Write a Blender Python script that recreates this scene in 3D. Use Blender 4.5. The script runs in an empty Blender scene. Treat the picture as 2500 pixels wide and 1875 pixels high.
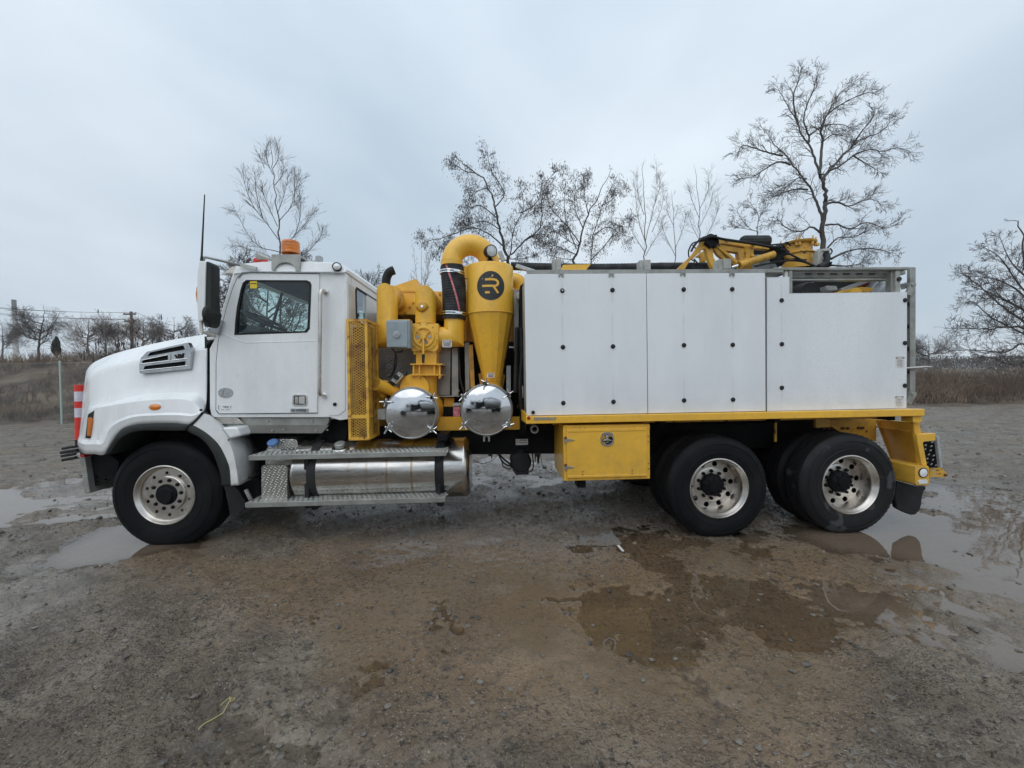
import bpy, math, random
import numpy as np
from mathutils import Vector, Matrix
from mathutils.geometry import tessellate_polygon
random.seed(7); rng = np.random.default_rng(11)
R = math.radians
scn = bpy.context.scene
col = scn.collection

# ---------------------------------------------------------------- camera
FPX, YAW, PITCH, ROLL, CH, CD = 962.8, .0403, .0172, .0153, 1.651, 3.851
_cy, _sy, _cp, _sp, _cr, _sr = math.cos(YAW), math.sin(YAW), math.cos(PITCH), math.sin(PITCH), math.cos(ROLL), math.sin(ROLL)
_rt = Vector((_cy, -_sy, 0)); _fl = Vector((_sy, _cy, 0)); _z = Vector((0, 0, 1))
FWD = _fl*_cp - _z*_sp; _up = _z*_cp + _fl*_sp
RGT = _rt*_cr - _up*_sr; UPV = _rt*_sr + _up*_cr
CAM = Vector((0, -CD, CH))
cd = bpy.data.cameras.new('camera'); cam = bpy.data.objects.new('camera', cd); col.objects.link(cam)
cd.sensor_fit = 'HORIZONTAL'; cd.sensor_width = 36; cd.lens = FPX/2500*36; cd.clip_start = .05; cd.clip_end = 6000
m = Matrix((RGT, UPV, -FWD)).transposed().to_4x4(); m.translation = CAM; cam.matrix_world = m
scn.camera = cam

# ---------------------------------------------------------------- light and sky
SUN_EL, SUN_AZ = R(52), R(200)          # behind the camera and to its left, above thick cloud
w = bpy.data.worlds.new('World'); scn.world = w; w.use_nodes = True
nt = w.node_tree; nt.nodes.clear()
def N(nt, t, **k):
    n = nt.nodes.new(t)
    for a, b in k.items():
        if a.startswith('i_'):
            n.inputs[a[2:]].default_value = b
        else: setattr(n, a, b)
    return n
L = lambda nt, a, b: nt.links.new(a, b)
sky = N(nt, 'ShaderNodeTexSky', sky_type='NISHITA'); sky.sun_disc = False; sky.sun_elevation = SUN_EL; sky.sun_rotation = SUN_AZ
b1 = N(nt, 'ShaderNodeBackground', i_Strength=.1); L(nt, sky.outputs[0], b1.inputs[0])
tc = N(nt, 'ShaderNodeTexCoord'); sep = N(nt, 'ShaderNodeSeparateXYZ'); L(nt, tc.outputs['Generated'], sep.inputs[0])
# cloud layer: project the view direction on a flat cloud deck
mx = N(nt, 'ShaderNodeMath', operation='MAXIMUM'); L(nt, sep.outputs[2], mx.inputs[0]); mx.inputs[1].default_value = 0
ad = N(nt, 'ShaderNodeMath', operation='ADD'); L(nt, mx.outputs[0], ad.inputs[0]); ad.inputs[1].default_value = .22
dv = N(nt, 'ShaderNodeVectorMath', operation='DIVIDE'); L(nt, tc.outputs['Generated'], dv.inputs[0]); L(nt, ad.outputs[0], dv.inputs[1])
mp = N(nt, 'ShaderNodeMapping'); L(nt, dv.outputs[0], mp.inputs[0]); mp.inputs['Location'].default_value = (3.1, 1.2, 0); mp.inputs['Rotation'].default_value = (0, 0, .6); mp.inputs['Scale'].default_value = (.42, .34, .15)
nz = N(nt, 'ShaderNodeTexNoise', i_Scale=1.6, i_Detail=5.0, i_Roughness=.5, i_Distortion=.3); L(nt, mp.outputs[0], nz.inputs['Vector'])
cr = N(nt, 'ShaderNodeValToRGB'); L(nt, nz.outputs[0], cr.inputs[0])
cr.color_ramp.elements[0].position = .32; cr.color_ramp.elements[0].color = (.45, .55, .645, 1)
cr.color_ramp.elements[1].position = .68; cr.color_ramp.elements[1].color = (.78, .865, .925, 1)
e = cr.color_ramp.elements.new(.5); e.color = (.615, .70, .785, 1)
# overcast law: brighter towards the zenith
g1 = N(nt, 'ShaderNodeMapRange'); L(nt, sep.outputs[2], g1.inputs[0]); g1.inputs[1].default_value = -.02; g1.inputs[2].default_value = 1; g1.inputs[3].default_value = .88; g1.inputs[4].default_value = 1.35
vs = N(nt, 'ShaderNodeVectorMath', operation='SCALE'); L(nt, cr.outputs[0], vs.inputs[0]); L(nt, g1.outputs[0], vs.inputs[3])
b2 = N(nt, 'ShaderNodeBackground', i_Strength=1.0); L(nt, vs.outputs[0], b2.inputs[0])
ms = N(nt, 'ShaderNodeMixShader'); ms.inputs[0].default_value = .9; L(nt, b1.outputs[0], ms.inputs[1]); L(nt, b2.outputs[0], ms.inputs[2])
wo = N(nt, 'ShaderNodeOutputWorld'); L(nt, ms.outputs[0], wo.inputs[0])
sl = bpy.data.lights.new('sun', 'SUN'); sl.energy = 1.1; sl.angle = R(75); sl.color = (1, .97, .93)
so = bpy.data.objects.new('sun', sl); col.objects.link(so)
sd = Vector((math.cos(SUN_EL)*-.35, math.cos(SUN_EL)*-.94, math.sin(SUN_EL)))
so.rotation_euler = sd.to_track_quat('Z', 'Y').to_euler()
sky.sun_rotation = math.atan2(sd.x, sd.y)
scn.view_settings.view_transform = 'Standard'; scn.view_settings.look = 'None'; scn.view_settings.exposure = .2; scn.view_settings.gamma = 1; scn.view_settings.use_curve_mapping = False
scn.render.engine = 'CYCLES'; scn.cycles.max_bounces = 8; scn.cycles.transparent_max_bounces = 24; scn.cycles.volume_bounces = 1

# ---------------------------------------------------------------- placing: photograph crops -> points in the place
CR = {'s': (0, 0, 1), 1: (150, 560, 2.949), 2: (150, 950, 4.0218), 3: (560, 980, 3.456), 4: (820, 540, 4.424), 5: (820, 800, 4.424), 6: (1250, 620, 3.403), 7: (1600, 540, 3.16), 8: (1850, 620, 4.148), 9: (1200, 980, 4.424), 10: (1600, 980, 2.949), 11: (0, 650, 3.687), 12: (500, 300, 3.16), 13: (1000, 340, 2.602), 14: (1700, 150, 3.13), 15: (2150, 520, 3.13),
      21: (460, 600, 6.383), 22: (560, 660, 9.217), 23: (1700, 560, 6.32), 24: (2150, 1030, 6.633), 25: (880, 850, 9.217), 26: (140, 1060, 10.37), 27: (1060, 1040, 6.506), 28: (330, 830, 14.747), 29: (2170, 860, 11.85)}
def ray(c, x, y):
    a = CR[c]; u = a[0] + x/a[2]; v = a[1] + y/a[2]
    return FWD + RGT*((u-1250)/FPX) - UPV*((v-937.5)/FPX)
def P(c, x, y, Y):
    d = ray(c, x, y); return CAM + d*((Y+CD)/d.y)
def PX(c, x, y, X):
    d = ray(c, x, y); return CAM + d*(X/d.x)
def G(u, v, z=0):
    d = ray('s', u, v); return CAM + d*((z-CH)/d.z)
def mpp(c, x, y, Y):                       # metres per crop pixel at depth Y
    return (P(c, x, y, Y)-CAM).dot(FWD)/FPX/CR[c][2]

# ---------------------------------------------------------------- mesh builder
def frame(ax):
    ax = Vector(ax).normalized(); a = Vector((0, 0, 1)) if abs(ax.z) < .9 else Vector((1, 0, 0))
    u = ax.cross(a).normalized(); return u, ax.cross(u).normalized(), ax
SPLIT = {'air_hoses', 'control_cables', 'axle', 'step_bracket', 'boom_hoses', 'rack_brace', 'ladder_rung', 'ladder_mount', 'ladder_hinge', 'hydraulic_motor', 'door_catch', 'vent_trim', 'deck_crossbeam', 'deck_stringer', 'boom_pins', 'chain_links', 'pressure_gauge', 'gauge_label', 'gauge_needle', 'body_shell', 'handle_mount', 'hose_clamp', 'insulator', 'door_fold', 'latch_handle'}
SMALL = {'wing_bolts', 'skirt_bolts', 'cover_bolts', 'flange_bolts', 'shroud_lugs', 'turret_bolts', 'hanger_bolts', 'box_rivets', 'valve_label', 'label_print', 'badge_relief', 'lamp_ribs', 'vent_mesh', 'expanded_mesh', 'emblem', 'chassis_frame'}
class MB:
    def __init__(s): s.v = []; s.f = []
    def add(s, vs, fs):
        k = len(s.v); s.v += [tuple(p) for p in vs]; s.f += [tuple(i+k for i in f) for f in fs]; return s
    def box(s, x0, x1, y0, y1, z0, z1):
        return s.add([(x0,y0,z0),(x1,y0,z0),(x1,y1,z0),(x0,y1,z0),(x0,y0,z1),(x1,y0,z1),(x1,y1,z1),(x0,y1,z1)],
                     [(0,3,2,1),(4,5,6,7),(0,1,5,4),(1,2,6,5),(2,3,7,6),(3,0,4,7)])
    def pbox(s, c, x0, y0, x1, y1, Y0, Y1):      # box whose near face is the crop rectangle at depth Y0
        xm, ym = (x0+x1)/2, (y0+y1)/2
        return s.box(P(c,x0,ym,Y0).x, P(c,x1,ym,Y0).x, Y0, Y1, P(c,xm,y1,Y0).z, P(c,xm,y0,Y0).z)
    def plate(s, outer, off, holes=()):
        off = Vector(off); loops = [[Vector(p) for p in outer]] + [[Vector(p) for p in h] for h in holes]
        tr = tessellate_polygon(loops); fl = [p for l in loops for p in l]; n = len(fl)
        nrm = Vector((0,0,0))
        for t in tr:
            nrm += (fl[t[1]]-fl[t[0]]).cross(fl[t[2]]-fl[t[0]])
        # orient every triangle away from off
        vs = fl + [p+off for p in fl]; fs = []
        for t in tr:
            q = (fl[t[1]]-fl[t[0]]).cross(fl[t[2]]-fl[t[0]])
            t = tuple(t) if q.dot(off) < 0 else tuple(reversed(t))
            fs.append(t); fs.append(tuple(i+n for i in reversed(t)))
        k = 0
        for l in loops:
            m_ = len(l)
            for i in range(m_):
                a, b = k+i, k+(i+1) % m_; fs.append((a, b, b+n, a+n))
            k += m_
        return s.add(vs, fs)
    def pplate(s, c, pts, Y, t, holes=()):
        return s.plate([P(c, x, y, Y) for x, y in pts], (0, t, 0), [[P(c, x, y, Y) for x, y in h] for h in holes])
    def tube(s, path, r, n=10, cap=True, closed=False):
        path = [Vector(p) for p in path]; m_ = len(path); rr = r if isinstance(r, (list, tuple)) else [r]*m_
        vs = []; fs = []; pu = None
        for i, p in enumerate(path):
            a = path[(i+1) % m_] if closed or i < m_-1 else p; b = path[i-1] if closed or i else p
            t = (a-b).normalized()
            if pu is None: pu = frame(t)[0]
            u = (pu - t*pu.dot(t)).normalized(); pu = u; v = t.cross(u)
            for k in range(n):
                an = 2*math.pi*k/n; vs.append(p + (u*math.cos(an)+v*math.sin(an))*rr[i])
        for i in range(m_ if closed else m_-1):
            j = (i+1) % m_
            for k in range(n):
                k2 = (k+1) % n; fs.append((i*n+k, i*n+k2, j*n+k2, j*n+k))
        if cap and not closed:
            fs.append(tuple(range(n-1, -1, -1))); fs.append(tuple((m_-1)*n+k for k in range(n)))
        return s.add(vs, fs)
    def lathe(s, o, ax, prof, n=32, mod=None, cap0=False, cap1=False):   # prof: (radius, along)
        u, v, a = frame(ax); o = Vector(o); vs = []; fs = []
        for i, (r, h) in enumerate(prof):
            for k in range(n):
                an = 2*math.pi*k/n; r2 = mod(i, k, r) if mod else r
                vs.append(o + a*h + (u*math.cos(an)+v*math.sin(an))*r2)
        for i in range(len(prof)-1):
            for k in range(n):
                k2 = (k+1) % n; fs.append((i*n+k, (i+1)*n+k, (i+1)*n+k2, i*n+k2))
        if cap0: fs.append(tuple(range(n)))
        if cap1: fs.append(tuple((len(prof)-1)*n+k for k in range(n-1, -1, -1)))
        return s.add(vs, fs)
    def cyl(s, o, ax, r, h, n=24, ch=0):
        pr = [(r, 0), (r, h)] if not ch else [(r-ch, 0), (r, ch), (r, h-ch), (r-ch, h)]
        return s.lathe(o, ax, pr, n, cap0=True, cap1=True)
    def bar(s, a, b, w, d, up=(0, 1, 0)):        # flat bar from a to b, w wide, d deep along up
        a = Vector(a); b = Vector(b); t = (b-a).normalized(); dd = Vector(up); dd = (dd - t*dd.dot(t)).normalized(); ww = t.cross(dd)
        q = [a-ww*w/2-dd*d/2, a+ww*w/2-dd*d/2, a+ww*w/2+dd*d/2, a-ww*w/2+dd*d/2]; q2 = [p+(b-a) for p in q]
        return s.add(q+q2, [(0,1,2,3),(7,6,5,4),(0,4,5,1),(1,5,6,2),(2,6,7,3),(3,7,4,0)])
    def loft(s, rows, wrap=False):
        n = len(rows[0]); vs = [p for r_ in rows for p in r_]; fs = []
        for i in range(len(rows)-1):
            for k in range(n if wrap else n-1):
                k2 = (k+1) % n; fs.append((i*n+k, i*n+k2, (i+1)*n+k2, (i+1)*n+k))
        return s.add(vs, fs)
    def pieces(s):
        par = list(range(len(s.v)))
        def fi(i):
            while par[i] != i: par[i] = par[par[i]]; i = par[i]
            return i
        for f in s.f:
            a = fi(f[0])
            for i in f[1:]: par[fi(i)] = a
        gr = {}
        for f in s.f: gr.setdefault(fi(f[0]), []).append(f)
        out = []
        for fs in gr.values():
            ids = sorted({i for f in fs for i in f}); mp = {i: k for k, i in enumerate(ids)}; q = MB(); q.v = [s.v[i] for i in ids]; q.f = [tuple(mp[i] for i in f) for f in fs]; out.append(q)
        return out
    def build(s, name, mat, parent=None, ang=38, bevel=0, segs=2, loc=None):
        if name in SPLIT:
            ps = s.pieces()
            if len(ps) > 1: return [q.build1(name, mat, parent, ang, bevel, segs, loc) for q in ps][0]
        o = s.build1(name, mat, parent, ang, bevel, segs, loc)
        if name in SMALL: o['kind'] = 'stuff'
        return o
    def build1(s, name, mat, parent=None, ang=38, bevel=0, segs=2, loc=None):
        me = bpy.data.meshes.new(name); me.from_pydata(s.v, [], s.f); me.validate()
        me.materials.append(mat); me.polygons.foreach_set('use_smooth', [True]*len(me.polygons)); me.update()
        try: me.set_sharp_from_angle(angle=R(ang))
        except Exception: pass
        o = bpy.data.objects.new(name, me); col.objects.link(o)
        place(o, parent, loc)
        if bevel:
            b = o.modifiers.new('bevel', 'BEVEL'); b.width = bevel; b.segments = segs; b.limit_method = 'ANGLE'; b.angle_limit = R(35); b.harden_normals = False
        return o
ORI = {}
def place(o, parent, loc=None):                  # loc: world point at which the mesh's own origin lies
    wl = Vector(loc) if loc is not None else Vector((0, 0, 0))
    if parent is not None:
        o.parent = parent; o.location = wl - ORI[parent.name]
    else: o.location = wl
    ORI[o.name] = wl
def tag(o, label=None, cat=None, group=None, kind=None):
    if label: o['label'] = label
    if cat: o['category'] = cat
    if group: o['group'] = group
    if kind: o['kind'] = kind
    return o
def empty(name, loc, label=None, cat=None, group=None):
    o = bpy.data.objects.new(name, None); o.empty_display_size = .3; col.objects.link(o); o.location = loc; ORI[o.name] = Vector(loc)
    return tag(o, label, cat, group)
def npmesh(name, verts, faces, mat, parent=None, smooth=False, loc=None):   # faces: (n,3) or (n,4) int array
    me = bpy.data.meshes.new(name); nv = len(verts); nf, k = faces.shape
    me.vertices.add(nv); me.vertices.foreach_set('co', np.asarray(verts, dtype=np.float32).ravel())
    me.loops.add(nf*k); me.loops.foreach_set('vertex_index', faces.astype(np.int32).ravel())
    me.polygons.add(nf); me.polygons.foreach_set('loop_start', np.arange(0, nf*k, k, dtype=np.int32)); me.polygons.foreach_set('use_smooth', np.full(nf, smooth))
    me.update(calc_edges=True); me.materials.append(mat)
    o = bpy.data.objects.new(name, me); col.objects.link(o); place(o, parent, loc); return o
def stroke(c, pts, wd, Y, t, mb):                # rounded flat strokes (lettering) cut from a thin sheet
    for a, b in zip(pts[:-1], pts[1:]):
        A = P(c, *a, Y); B = P(c, *b, Y); k = mpp(c, *a, Y); mb.bar(A+Vector((0, t/2, 0)), B+Vector((0, t/2, 0)), wd*k, t)
def text_part(s_, name, mat, parent, loc, size, shear=0, sx=1):
    cu = bpy.data.curves.new(name, 'FONT'); cu.body = s_; cu.size = size; cu.extrude = .0008; cu.shear = shear
    tmp = bpy.data.objects.new('tmp', cu); col.objects.link(tmp)
    me = bpy.data.meshes.new_from_object(tmp.evaluated_get(bpy.context.evaluated_depsgraph_get()))
    bpy.data.objects.remove(tmp); me.transform(Matrix.Rotation(R(90), 4, 'X') @ Matrix.Diagonal((sx, 1, 1, 1))); me.materials.clear(); me.materials.append(mat)
    o = bpy.data.objects.new(name, me); col.objects.link(o); place(o, parent, loc); return o

# ---------------------------------------------------------------- materials
def mat(name, base, rough=.5, metal=0, c2=None, cs=3, cthr=(.4, .65), bump=0, bs=80, rvar=0, rs=8, stretch=(1, 1, 1), coat=0, spec=None, det=5, ior=None,
        speck=None, sps=200, spthr=(.62, .7), rust=None, rsc=14, rthr=(.62, .68)):
    m_ = bpy.data.materials.new(name); m_.use_nodes = True; nt = m_.node_tree; p = nt.nodes['Principled BSDF']
    p.inputs['Base Color'].default_value = (*base, 1); p.inputs['Roughness'].default_value = rough; p.inputs['Metallic'].default_value = metal
    if coat: p.inputs['Coat Weight'].default_value = coat; p.inputs['Coat Roughness'].default_value = .08
    if ior: p.inputs['IOR'].default_value = ior
    if spec is not None: p.inputs['Specular IOR Level'].default_value = spec
    tc = N(nt, 'ShaderNodeTexCoord'); mp = N(nt, 'ShaderNodeMapping'); L(nt, tc.outputs['Object'], mp.inputs[0]); mp.inputs['Scale'].default_value = stretch
    last = None
    def layer(color, scale, thr, vec, prev, detail=det):
        n = N(nt, 'ShaderNodeTexNoise', i_Scale=scale, i_Detail=float(detail), i_Roughness=.6); L(nt, vec, n.inputs['Vector'])
        r_ = N(nt, 'ShaderNodeMapRange'); L(nt, n.outputs[0], r_.inputs[0]); r_.inputs[1].default_value = thr[0]; r_.inputs[2].default_value = thr[1]
        mi = N(nt, 'ShaderNodeMix', data_type='RGBA'); L(nt, r_.outputs[0], mi.inputs[0])
        if prev is None: mi.inputs[6].default_value = (*base, 1)
        else: L(nt, prev, mi.inputs[6])
        mi.inputs[7].default_value = (*color, 1); return mi.outputs[2]
    if c2: last = layer(c2, cs, cthr, mp.outputs[0], last)
    if speck: last = layer(speck, sps, spthr, tc.outputs['Object'], last, 2)
    if rust: last = layer(rust, rsc, rthr, tc.outputs['Object'], last, 8)
    if last is not None: L(nt, last, p.inputs['Base Color'])
    if rvar:
        n = N(nt, 'ShaderNodeTexNoise', i_Scale=rs, i_Detail=4.0); L(nt, mp.outputs[0], n.inputs['Vector'])
        r_ = N(nt, 'ShaderNodeMapRange'); L(nt, n.outputs[0], r_.inputs[0]); r_.inputs[1].default_value = .3; r_.inputs[2].default_value = .7; r_.inputs[3].default_value = max(0, rough-rvar); r_.inputs[4].default_value = min(1, rough+rvar); L(nt, r_.outputs[0], p.inputs['Roughness'])
    if bump:
        n = N(nt, 'ShaderNodeTexNoise', i_Scale=bs, i_Detail=4.0); L(nt, tc.outputs['Object'], n.inputs['Vector'])
        b = N(nt, 'ShaderNodeBump', i_Strength=1.0, i_Distance=bump); L(nt, n.outputs[0], b.inputs['Height']); L(nt, b.outputs[0], p.inputs['Normal'])
    return m_
M = {}
M['white'] = mat('white_paint', (.83, .845, .85), .32, c2=(.70, .72, .72), cs=2.2, cthr=(.45, .75), bump=.0006, bs=260, rvar=.08, coat=.3, stretch=(1, 1, .5), speck=(.62, .65, .67), sps=170, spthr=(.60, .72))
M['panel'] = mat('white_composite_panel', (.79, .82, .845), .5, c2=(.66, .69, .72), cs=1.6, cthr=(.4, .8), bump=.0007, bs=300, rvar=.1, stretch=(1, 1, .35), speck=(.58, .61, .65), sps=150, spthr=(.56, .72))
M['cream'] = mat('dirty_white_paint', (.66, .63, .57), .45, c2=(.48, .44, .38), cs=5, cthr=(.45, .75), bump=.0004)
M['yellow'] = mat('yellow_paint', (.87, .49, .045), .38, c2=(.74, .42, .045), cs=3, cthr=(.4, .75), bump=.0005, bs=120, rvar=.1, coat=.2, rust=(.12, .06, .03), rsc=9, rthr=(.70, .73), speck=(.70, .40, .06), sps=16, spthr=(.50, .80))
M['yellow_worn'] = mat('worn_yellow_paint', (.62, .34, .04), .5, c2=(.38, .21, .04), cs=6, cthr=(.45, .7), bump=.001, bs=90, rust=(.10, .04, .02), rsc=11, rthr=(.6, .66))
M['mesh_yellow'] = mat('rusty_yellow_mesh', (.74, .43, .06), .5, c2=(.34, .15, .04), cs=7, cthr=(.5, .66), bump=.001, rust=(.13, .045, .02), rsc=20, rthr=(.6, .66))
M['rust'] = mat('rusty_core', (.16, .065, .03), .8, c2=(.07, .03, .02), cs=12, bump=.003)
M['rubber'] = mat('tyre_rubber', (.006, .0065, .008), .62, spec=.16, c2=(.017, .017, .018), cs=4, cthr=(.5, .8), bump=.0008, bs=160, rvar=.12)
M['rubber2'] = mat('muddy_tyre_rubber', (.010, .0105, .012), .58, spec=.25, c2=(.050, .052, .054), cs=3.6, cthr=(.60, .63), bump=.0008, bs=160, rvar=.1, det=2)
M['black'] = mat('black_plastic', (.010, .011, .013), .5, spec=.25, c2=(.03, .03, .03), bump=.0006)
M['chassis'] = mat('black_chassis_steel', (.004, .0045, .006), .6, spec=.15, c2=(.010, .010, .011), cs=5, bump=.001)
M['flare'] = mat('grey_black_arch_flare', (.018, .021, .021), .55, spec=.3, c2=(.03, .034, .032), cs=5, bump=.0006)
M['alloy'] = mat('polished_alloy', (.62, .59, .55), .33, 1, c2=(.44, .41, .37), cs=6, cthr=(.45, .7), rvar=.1, bump=.0004)
M['tank'] = mat('brushed_tank_alloy', (.60, .59, .575), .22, 1, c2=(.42, .40, .37), cs=3, cthr=(.4, .7), rvar=.06, stretch=(1, 3, 8), bump=.0003, bs=60)
M['dull'] = mat('dull_alloy', (.42, .43, .41), .5, .75, c2=(.28, .28, .26), cs=6, cthr=(.4, .7), rvar=.1, bump=.0008)
M['galv'] = mat('weathered_galvanised_steel', (.35, .36, .34), .6, .35, c2=(.22, .22, .20), cs=8, cthr=(.4, .7), bump=.001)
M['chrome'] = mat('chrome', (.78, .79, .80), .07, 1, c2=(.60, .60, .60), cs=5, cthr=(.5, .8), rvar=.03)
M['dome'] = mat('polished_steel_lid', (.66, .67, .69), .07, 1, c2=(.50, .51, .54), cs=5, cthr=(.45, .75), bump=.0010, bs=14, rvar=.04)
M['steel_panel'] = mat('brushed_steel_panel', (.30, .29, .27), .42, .6, c2=(.20, .19, .18), cs=4, bump=.0005)
M['greybox'] = mat('grey_enclosure_paint', (.30, .36, .39), .42, c2=(.24, .29, .32), cs=4, bump=.0003)
M['greyplate'] = mat('grey_painted_steel', (.42, .43, .40), .5, c2=(.30, .30, .28), cs=8, bump=.0005)
M['orange'] = mat('orange_lens', (.75, .22, .02), .2, coat=.6, c2=(.5, .13, .01), cs=14)
M['amber'] = mat('amber_lens', (.60, .17, .015), .15, coat=.6)
M['red'] = mat('red_lens', (.35, .02, .015), .2, coat=.5)
M['safety_red'] = mat('fluorescent_red_plastic', (.80, .045, .03), .5, c2=(.65, .04, .03), cs=10)
M['reflective'] = mat('reflective_white_sheeting', (.70, .68, .76), .4, c2=(.6, .58, .66), cs=20)
M['lens'] = mat('clear_lamp_lens', (.75, .77, .78), .12, coat=.8)
M['hose'] = mat('black_corrugated_hose', (.012, .013, .016), .55, spec=.3, bump=.001, c2=(.04, .04, .045), cs=10)
M['pink'] = mat('faded_red_stripe', (.45, .07, .09), .6, c2=(.6, .3, .3), cs=30)
M['blue'] = mat('blue_cap', (.10, .20, .42), .4)
M['logo'] = mat('black_decal', (.018, .02, .022), .4, rust=(.65, .42, .2), rsc=16, rthr=(.68, .70))
M['sticker'] = mat('white_sticker', (.75, .75, .73), .5, c2=(.6, .6, .58), cs=30)
M['stickerlines'] = mat('sticker_print', (.25, .22, .22), .5)
M['badge'] = mat('grey_badge', (.38, .41, .43), .35, c2=(.28, .31, .33), cs=25)
M['ghost'] = mat('faded_decal', (.42, .30, .12), .5, c2=(.30, .24, .14), cs=30)
M['ventchrome'] = mat('chrome_reflecting_dark', (.50, .51, .52), .16, 1, c2=(.34, .35, .36), cs=9, cthr=(.45, .7))  # dark grey reflection put into the base colour of the chrome
M['tagyellow'] = mat('yellow_tag', (.75, .55, .03), .5)
M['seatfab'] = mat('grey_cab_trim', (.06, .065, .07), .8, c2=(.04, .045, .05))
M['wood'] = mat('weathered_pole', (.14, .11, .09), .9)
M['concrete'] = mat('chimney_concrete', (.55, .55, .53), .9, c2=(.45, .45, .44), cs=.05)
M['chimtop'] = mat('chimney_dark_top', (.02, .022, .025), .9)
def grime(m_, xs=(), z0=.55, z1=1.45, colr=(.30, .26, .21), amt=.5):
    nt = m_.node_tree; p = nt.nodes['Principled BSDF']; prev = p.inputs['Base Color'].links[0].from_socket
    tc = N(nt, 'ShaderNodeTexCoord'); sp = N(nt, 'ShaderNodeSeparateXYZ'); L(nt, tc.outputs['Object'], sp.inputs[0])
    n = N(nt, 'ShaderNodeTexNoise', i_Scale=7., i_Detail=7., i_Roughness=.7); L(nt, tc.outputs['Object'], n.inputs['Vector'])
    a = N(nt, 'ShaderNodeMapRange'); L(nt, sp.outputs[2], a.inputs[0]); [setattr(a.inputs[i+1], 'default_value', v) for i, v in enumerate((z0, z1, amt, 0.))]
    b = N(nt, 'ShaderNodeMapRange'); L(nt, n.outputs[0], b.inputs[0]); [setattr(b.inputs[i+1], 'default_value', v) for i, v in enumerate((.35, .65, .2, 1.))]
    c = N(nt, 'ShaderNodeMath', operation='MULTIPLY'); L(nt, a.outputs[0], c.inputs[0]); L(nt, b.outputs[0], c.inputs[1])
    mi = N(nt, 'ShaderNodeMix', data_type='RGBA'); L(nt, c.outputs[0], mi.inputs[0]); L(nt, prev, mi.inputs[6]); mi.inputs[7].default_value = (*colr, 1); prev = mi.outputs[2]
    ms2 = N(nt, 'ShaderNodeMapping'); L(nt, tc.outputs['Object'], ms2.inputs[0]); ms2.inputs['Scale'].default_value = (26, 1, 1.1)
    n2 = N(nt, 'ShaderNodeTexNoise', i_Scale=1.6, i_Detail=4.); L(nt, ms2.outputs[0], n2.inputs['Vector'])
    d = N(nt, 'ShaderNodeMapRange'); L(nt, n2.outputs[0], d.inputs[0]); [setattr(d.inputs[i+1], 'default_value', v) for i, v in enumerate((.58, .74, 0., .08))]
    mi = N(nt, 'ShaderNodeMix', data_type='RGBA'); L(nt, d.outputs[0], mi.inputs[0]); L(nt, prev, mi.inputs[6]); mi.inputs[7].default_value = (.42, .41, .40, 1); prev = mi.outputs[2]
    for x in xs:
        e = N(nt, 'ShaderNodeMath', operation='SUBTRACT'); L(nt, sp.outputs[0], e.inputs[0]); e.inputs[1].default_value = x
        f = N(nt, 'ShaderNodeMath', operation='ABSOLUTE'); L(nt, e.outputs[0], f.inputs[0])
        g = N(nt, 'ShaderNodeMapRange'); L(nt, f.outputs[0], g.inputs[0]); [setattr(g.inputs[i+1], 'default_value', v) for i, v in enumerate((.016, .002, 0., 1.))]
        h = N(nt, 'ShaderNodeTexNoise', i_Scale=3.1, i_Detail=3.); h.noise_dimensions = '1D'; L(nt, sp.outputs[2], h.inputs['W'])
        k = N(nt, 'ShaderNodeMapRange'); L(nt, h.outputs[0], k.inputs[0]); [setattr(k.inputs[i+1], 'default_value', v) for i, v in enumerate((.42, .62, 0., .2))]
        q = N(nt, 'ShaderNodeMath', operation='MULTIPLY'); L(nt, g.outputs[0], q.inputs[0]); L(nt, k.outputs[0], q.inputs[1])
        mi = N(nt, 'ShaderNodeMix', data_type='RGBA'); L(nt, q.outputs[0], mi.inputs[0]); L(nt, prev, mi.inputs[6]); mi.inputs[7].default_value = (.36, .30, .29, 1); prev = mi.outputs[2]
    L(nt, prev, p.inputs['Base Color'])
grime(M['white']); grime(M['panel'], [P(6, x, 760, 0).x for x in (421, 837, 1427, 1832)]+[P(8, 242, 900, .03).x], 1.2, 1.7, amt=.18)
grime(M['yellow'], (), .5, 1.3, (.16, .11, .07), .4)
def glassmat(name, tint, refl=1.0, gl=(.9, .95, 1)):
    m_ = bpy.data.materials.new(name); m_.use_nodes = True; nt = m_.node_tree; nt.nodes.clear()
    t = N(nt, 'ShaderNodeBsdfTransparent'); t.inputs[0].default_value = (*tint, 1); g = N(nt, 'ShaderNodeBsdfGlossy'); g.inputs['Roughness'].default_value = .02; g.inputs['Color'].default_value = (*gl, 1)
    fr = N(nt, 'ShaderNodeLayerWeight', i_Blend=.5); mu = N(nt, 'ShaderNodeMath', operation='MULTIPLY_ADD'); pw_ = N(nt, 'ShaderNodeMath', operation='POWER'); L(nt, fr.outputs['Facing'], pw_.inputs[0]); pw_.inputs[1].default_value = 3.; L(nt, pw_.outputs[0], mu.inputs[0]); mu.inputs[1].default_value = refl; mu.inputs[2].default_value = .05
    mi = N(nt, 'ShaderNodeMixShader'); L(nt, mu.outputs[0], mi.inputs[0]); L(nt, t.outputs[0], mi.inputs[1]); L(nt, g.outputs[0], mi.inputs[2])
    o = N(nt, 'ShaderNodeOutputMaterial'); L(nt, mi.outputs[0], o.inputs[0]); return m_
M['glass'] = glassmat('tinted_cab_glass', (.80, .93, .91), .75)
M['bark'] = mat('grey_bark', (.085, .077, .070), .9, c2=(.05, .045, .043), cs=3)
M['twig'] = mat('dark_twigs', (.075, .063, .058), .9, c2=(.12, .10, .09), cs=2)
M['twig_pale'] = mat('pale_twigs', (.15, .135, .125), .9, c2=(.10, .09, .085), cs=2)
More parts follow.
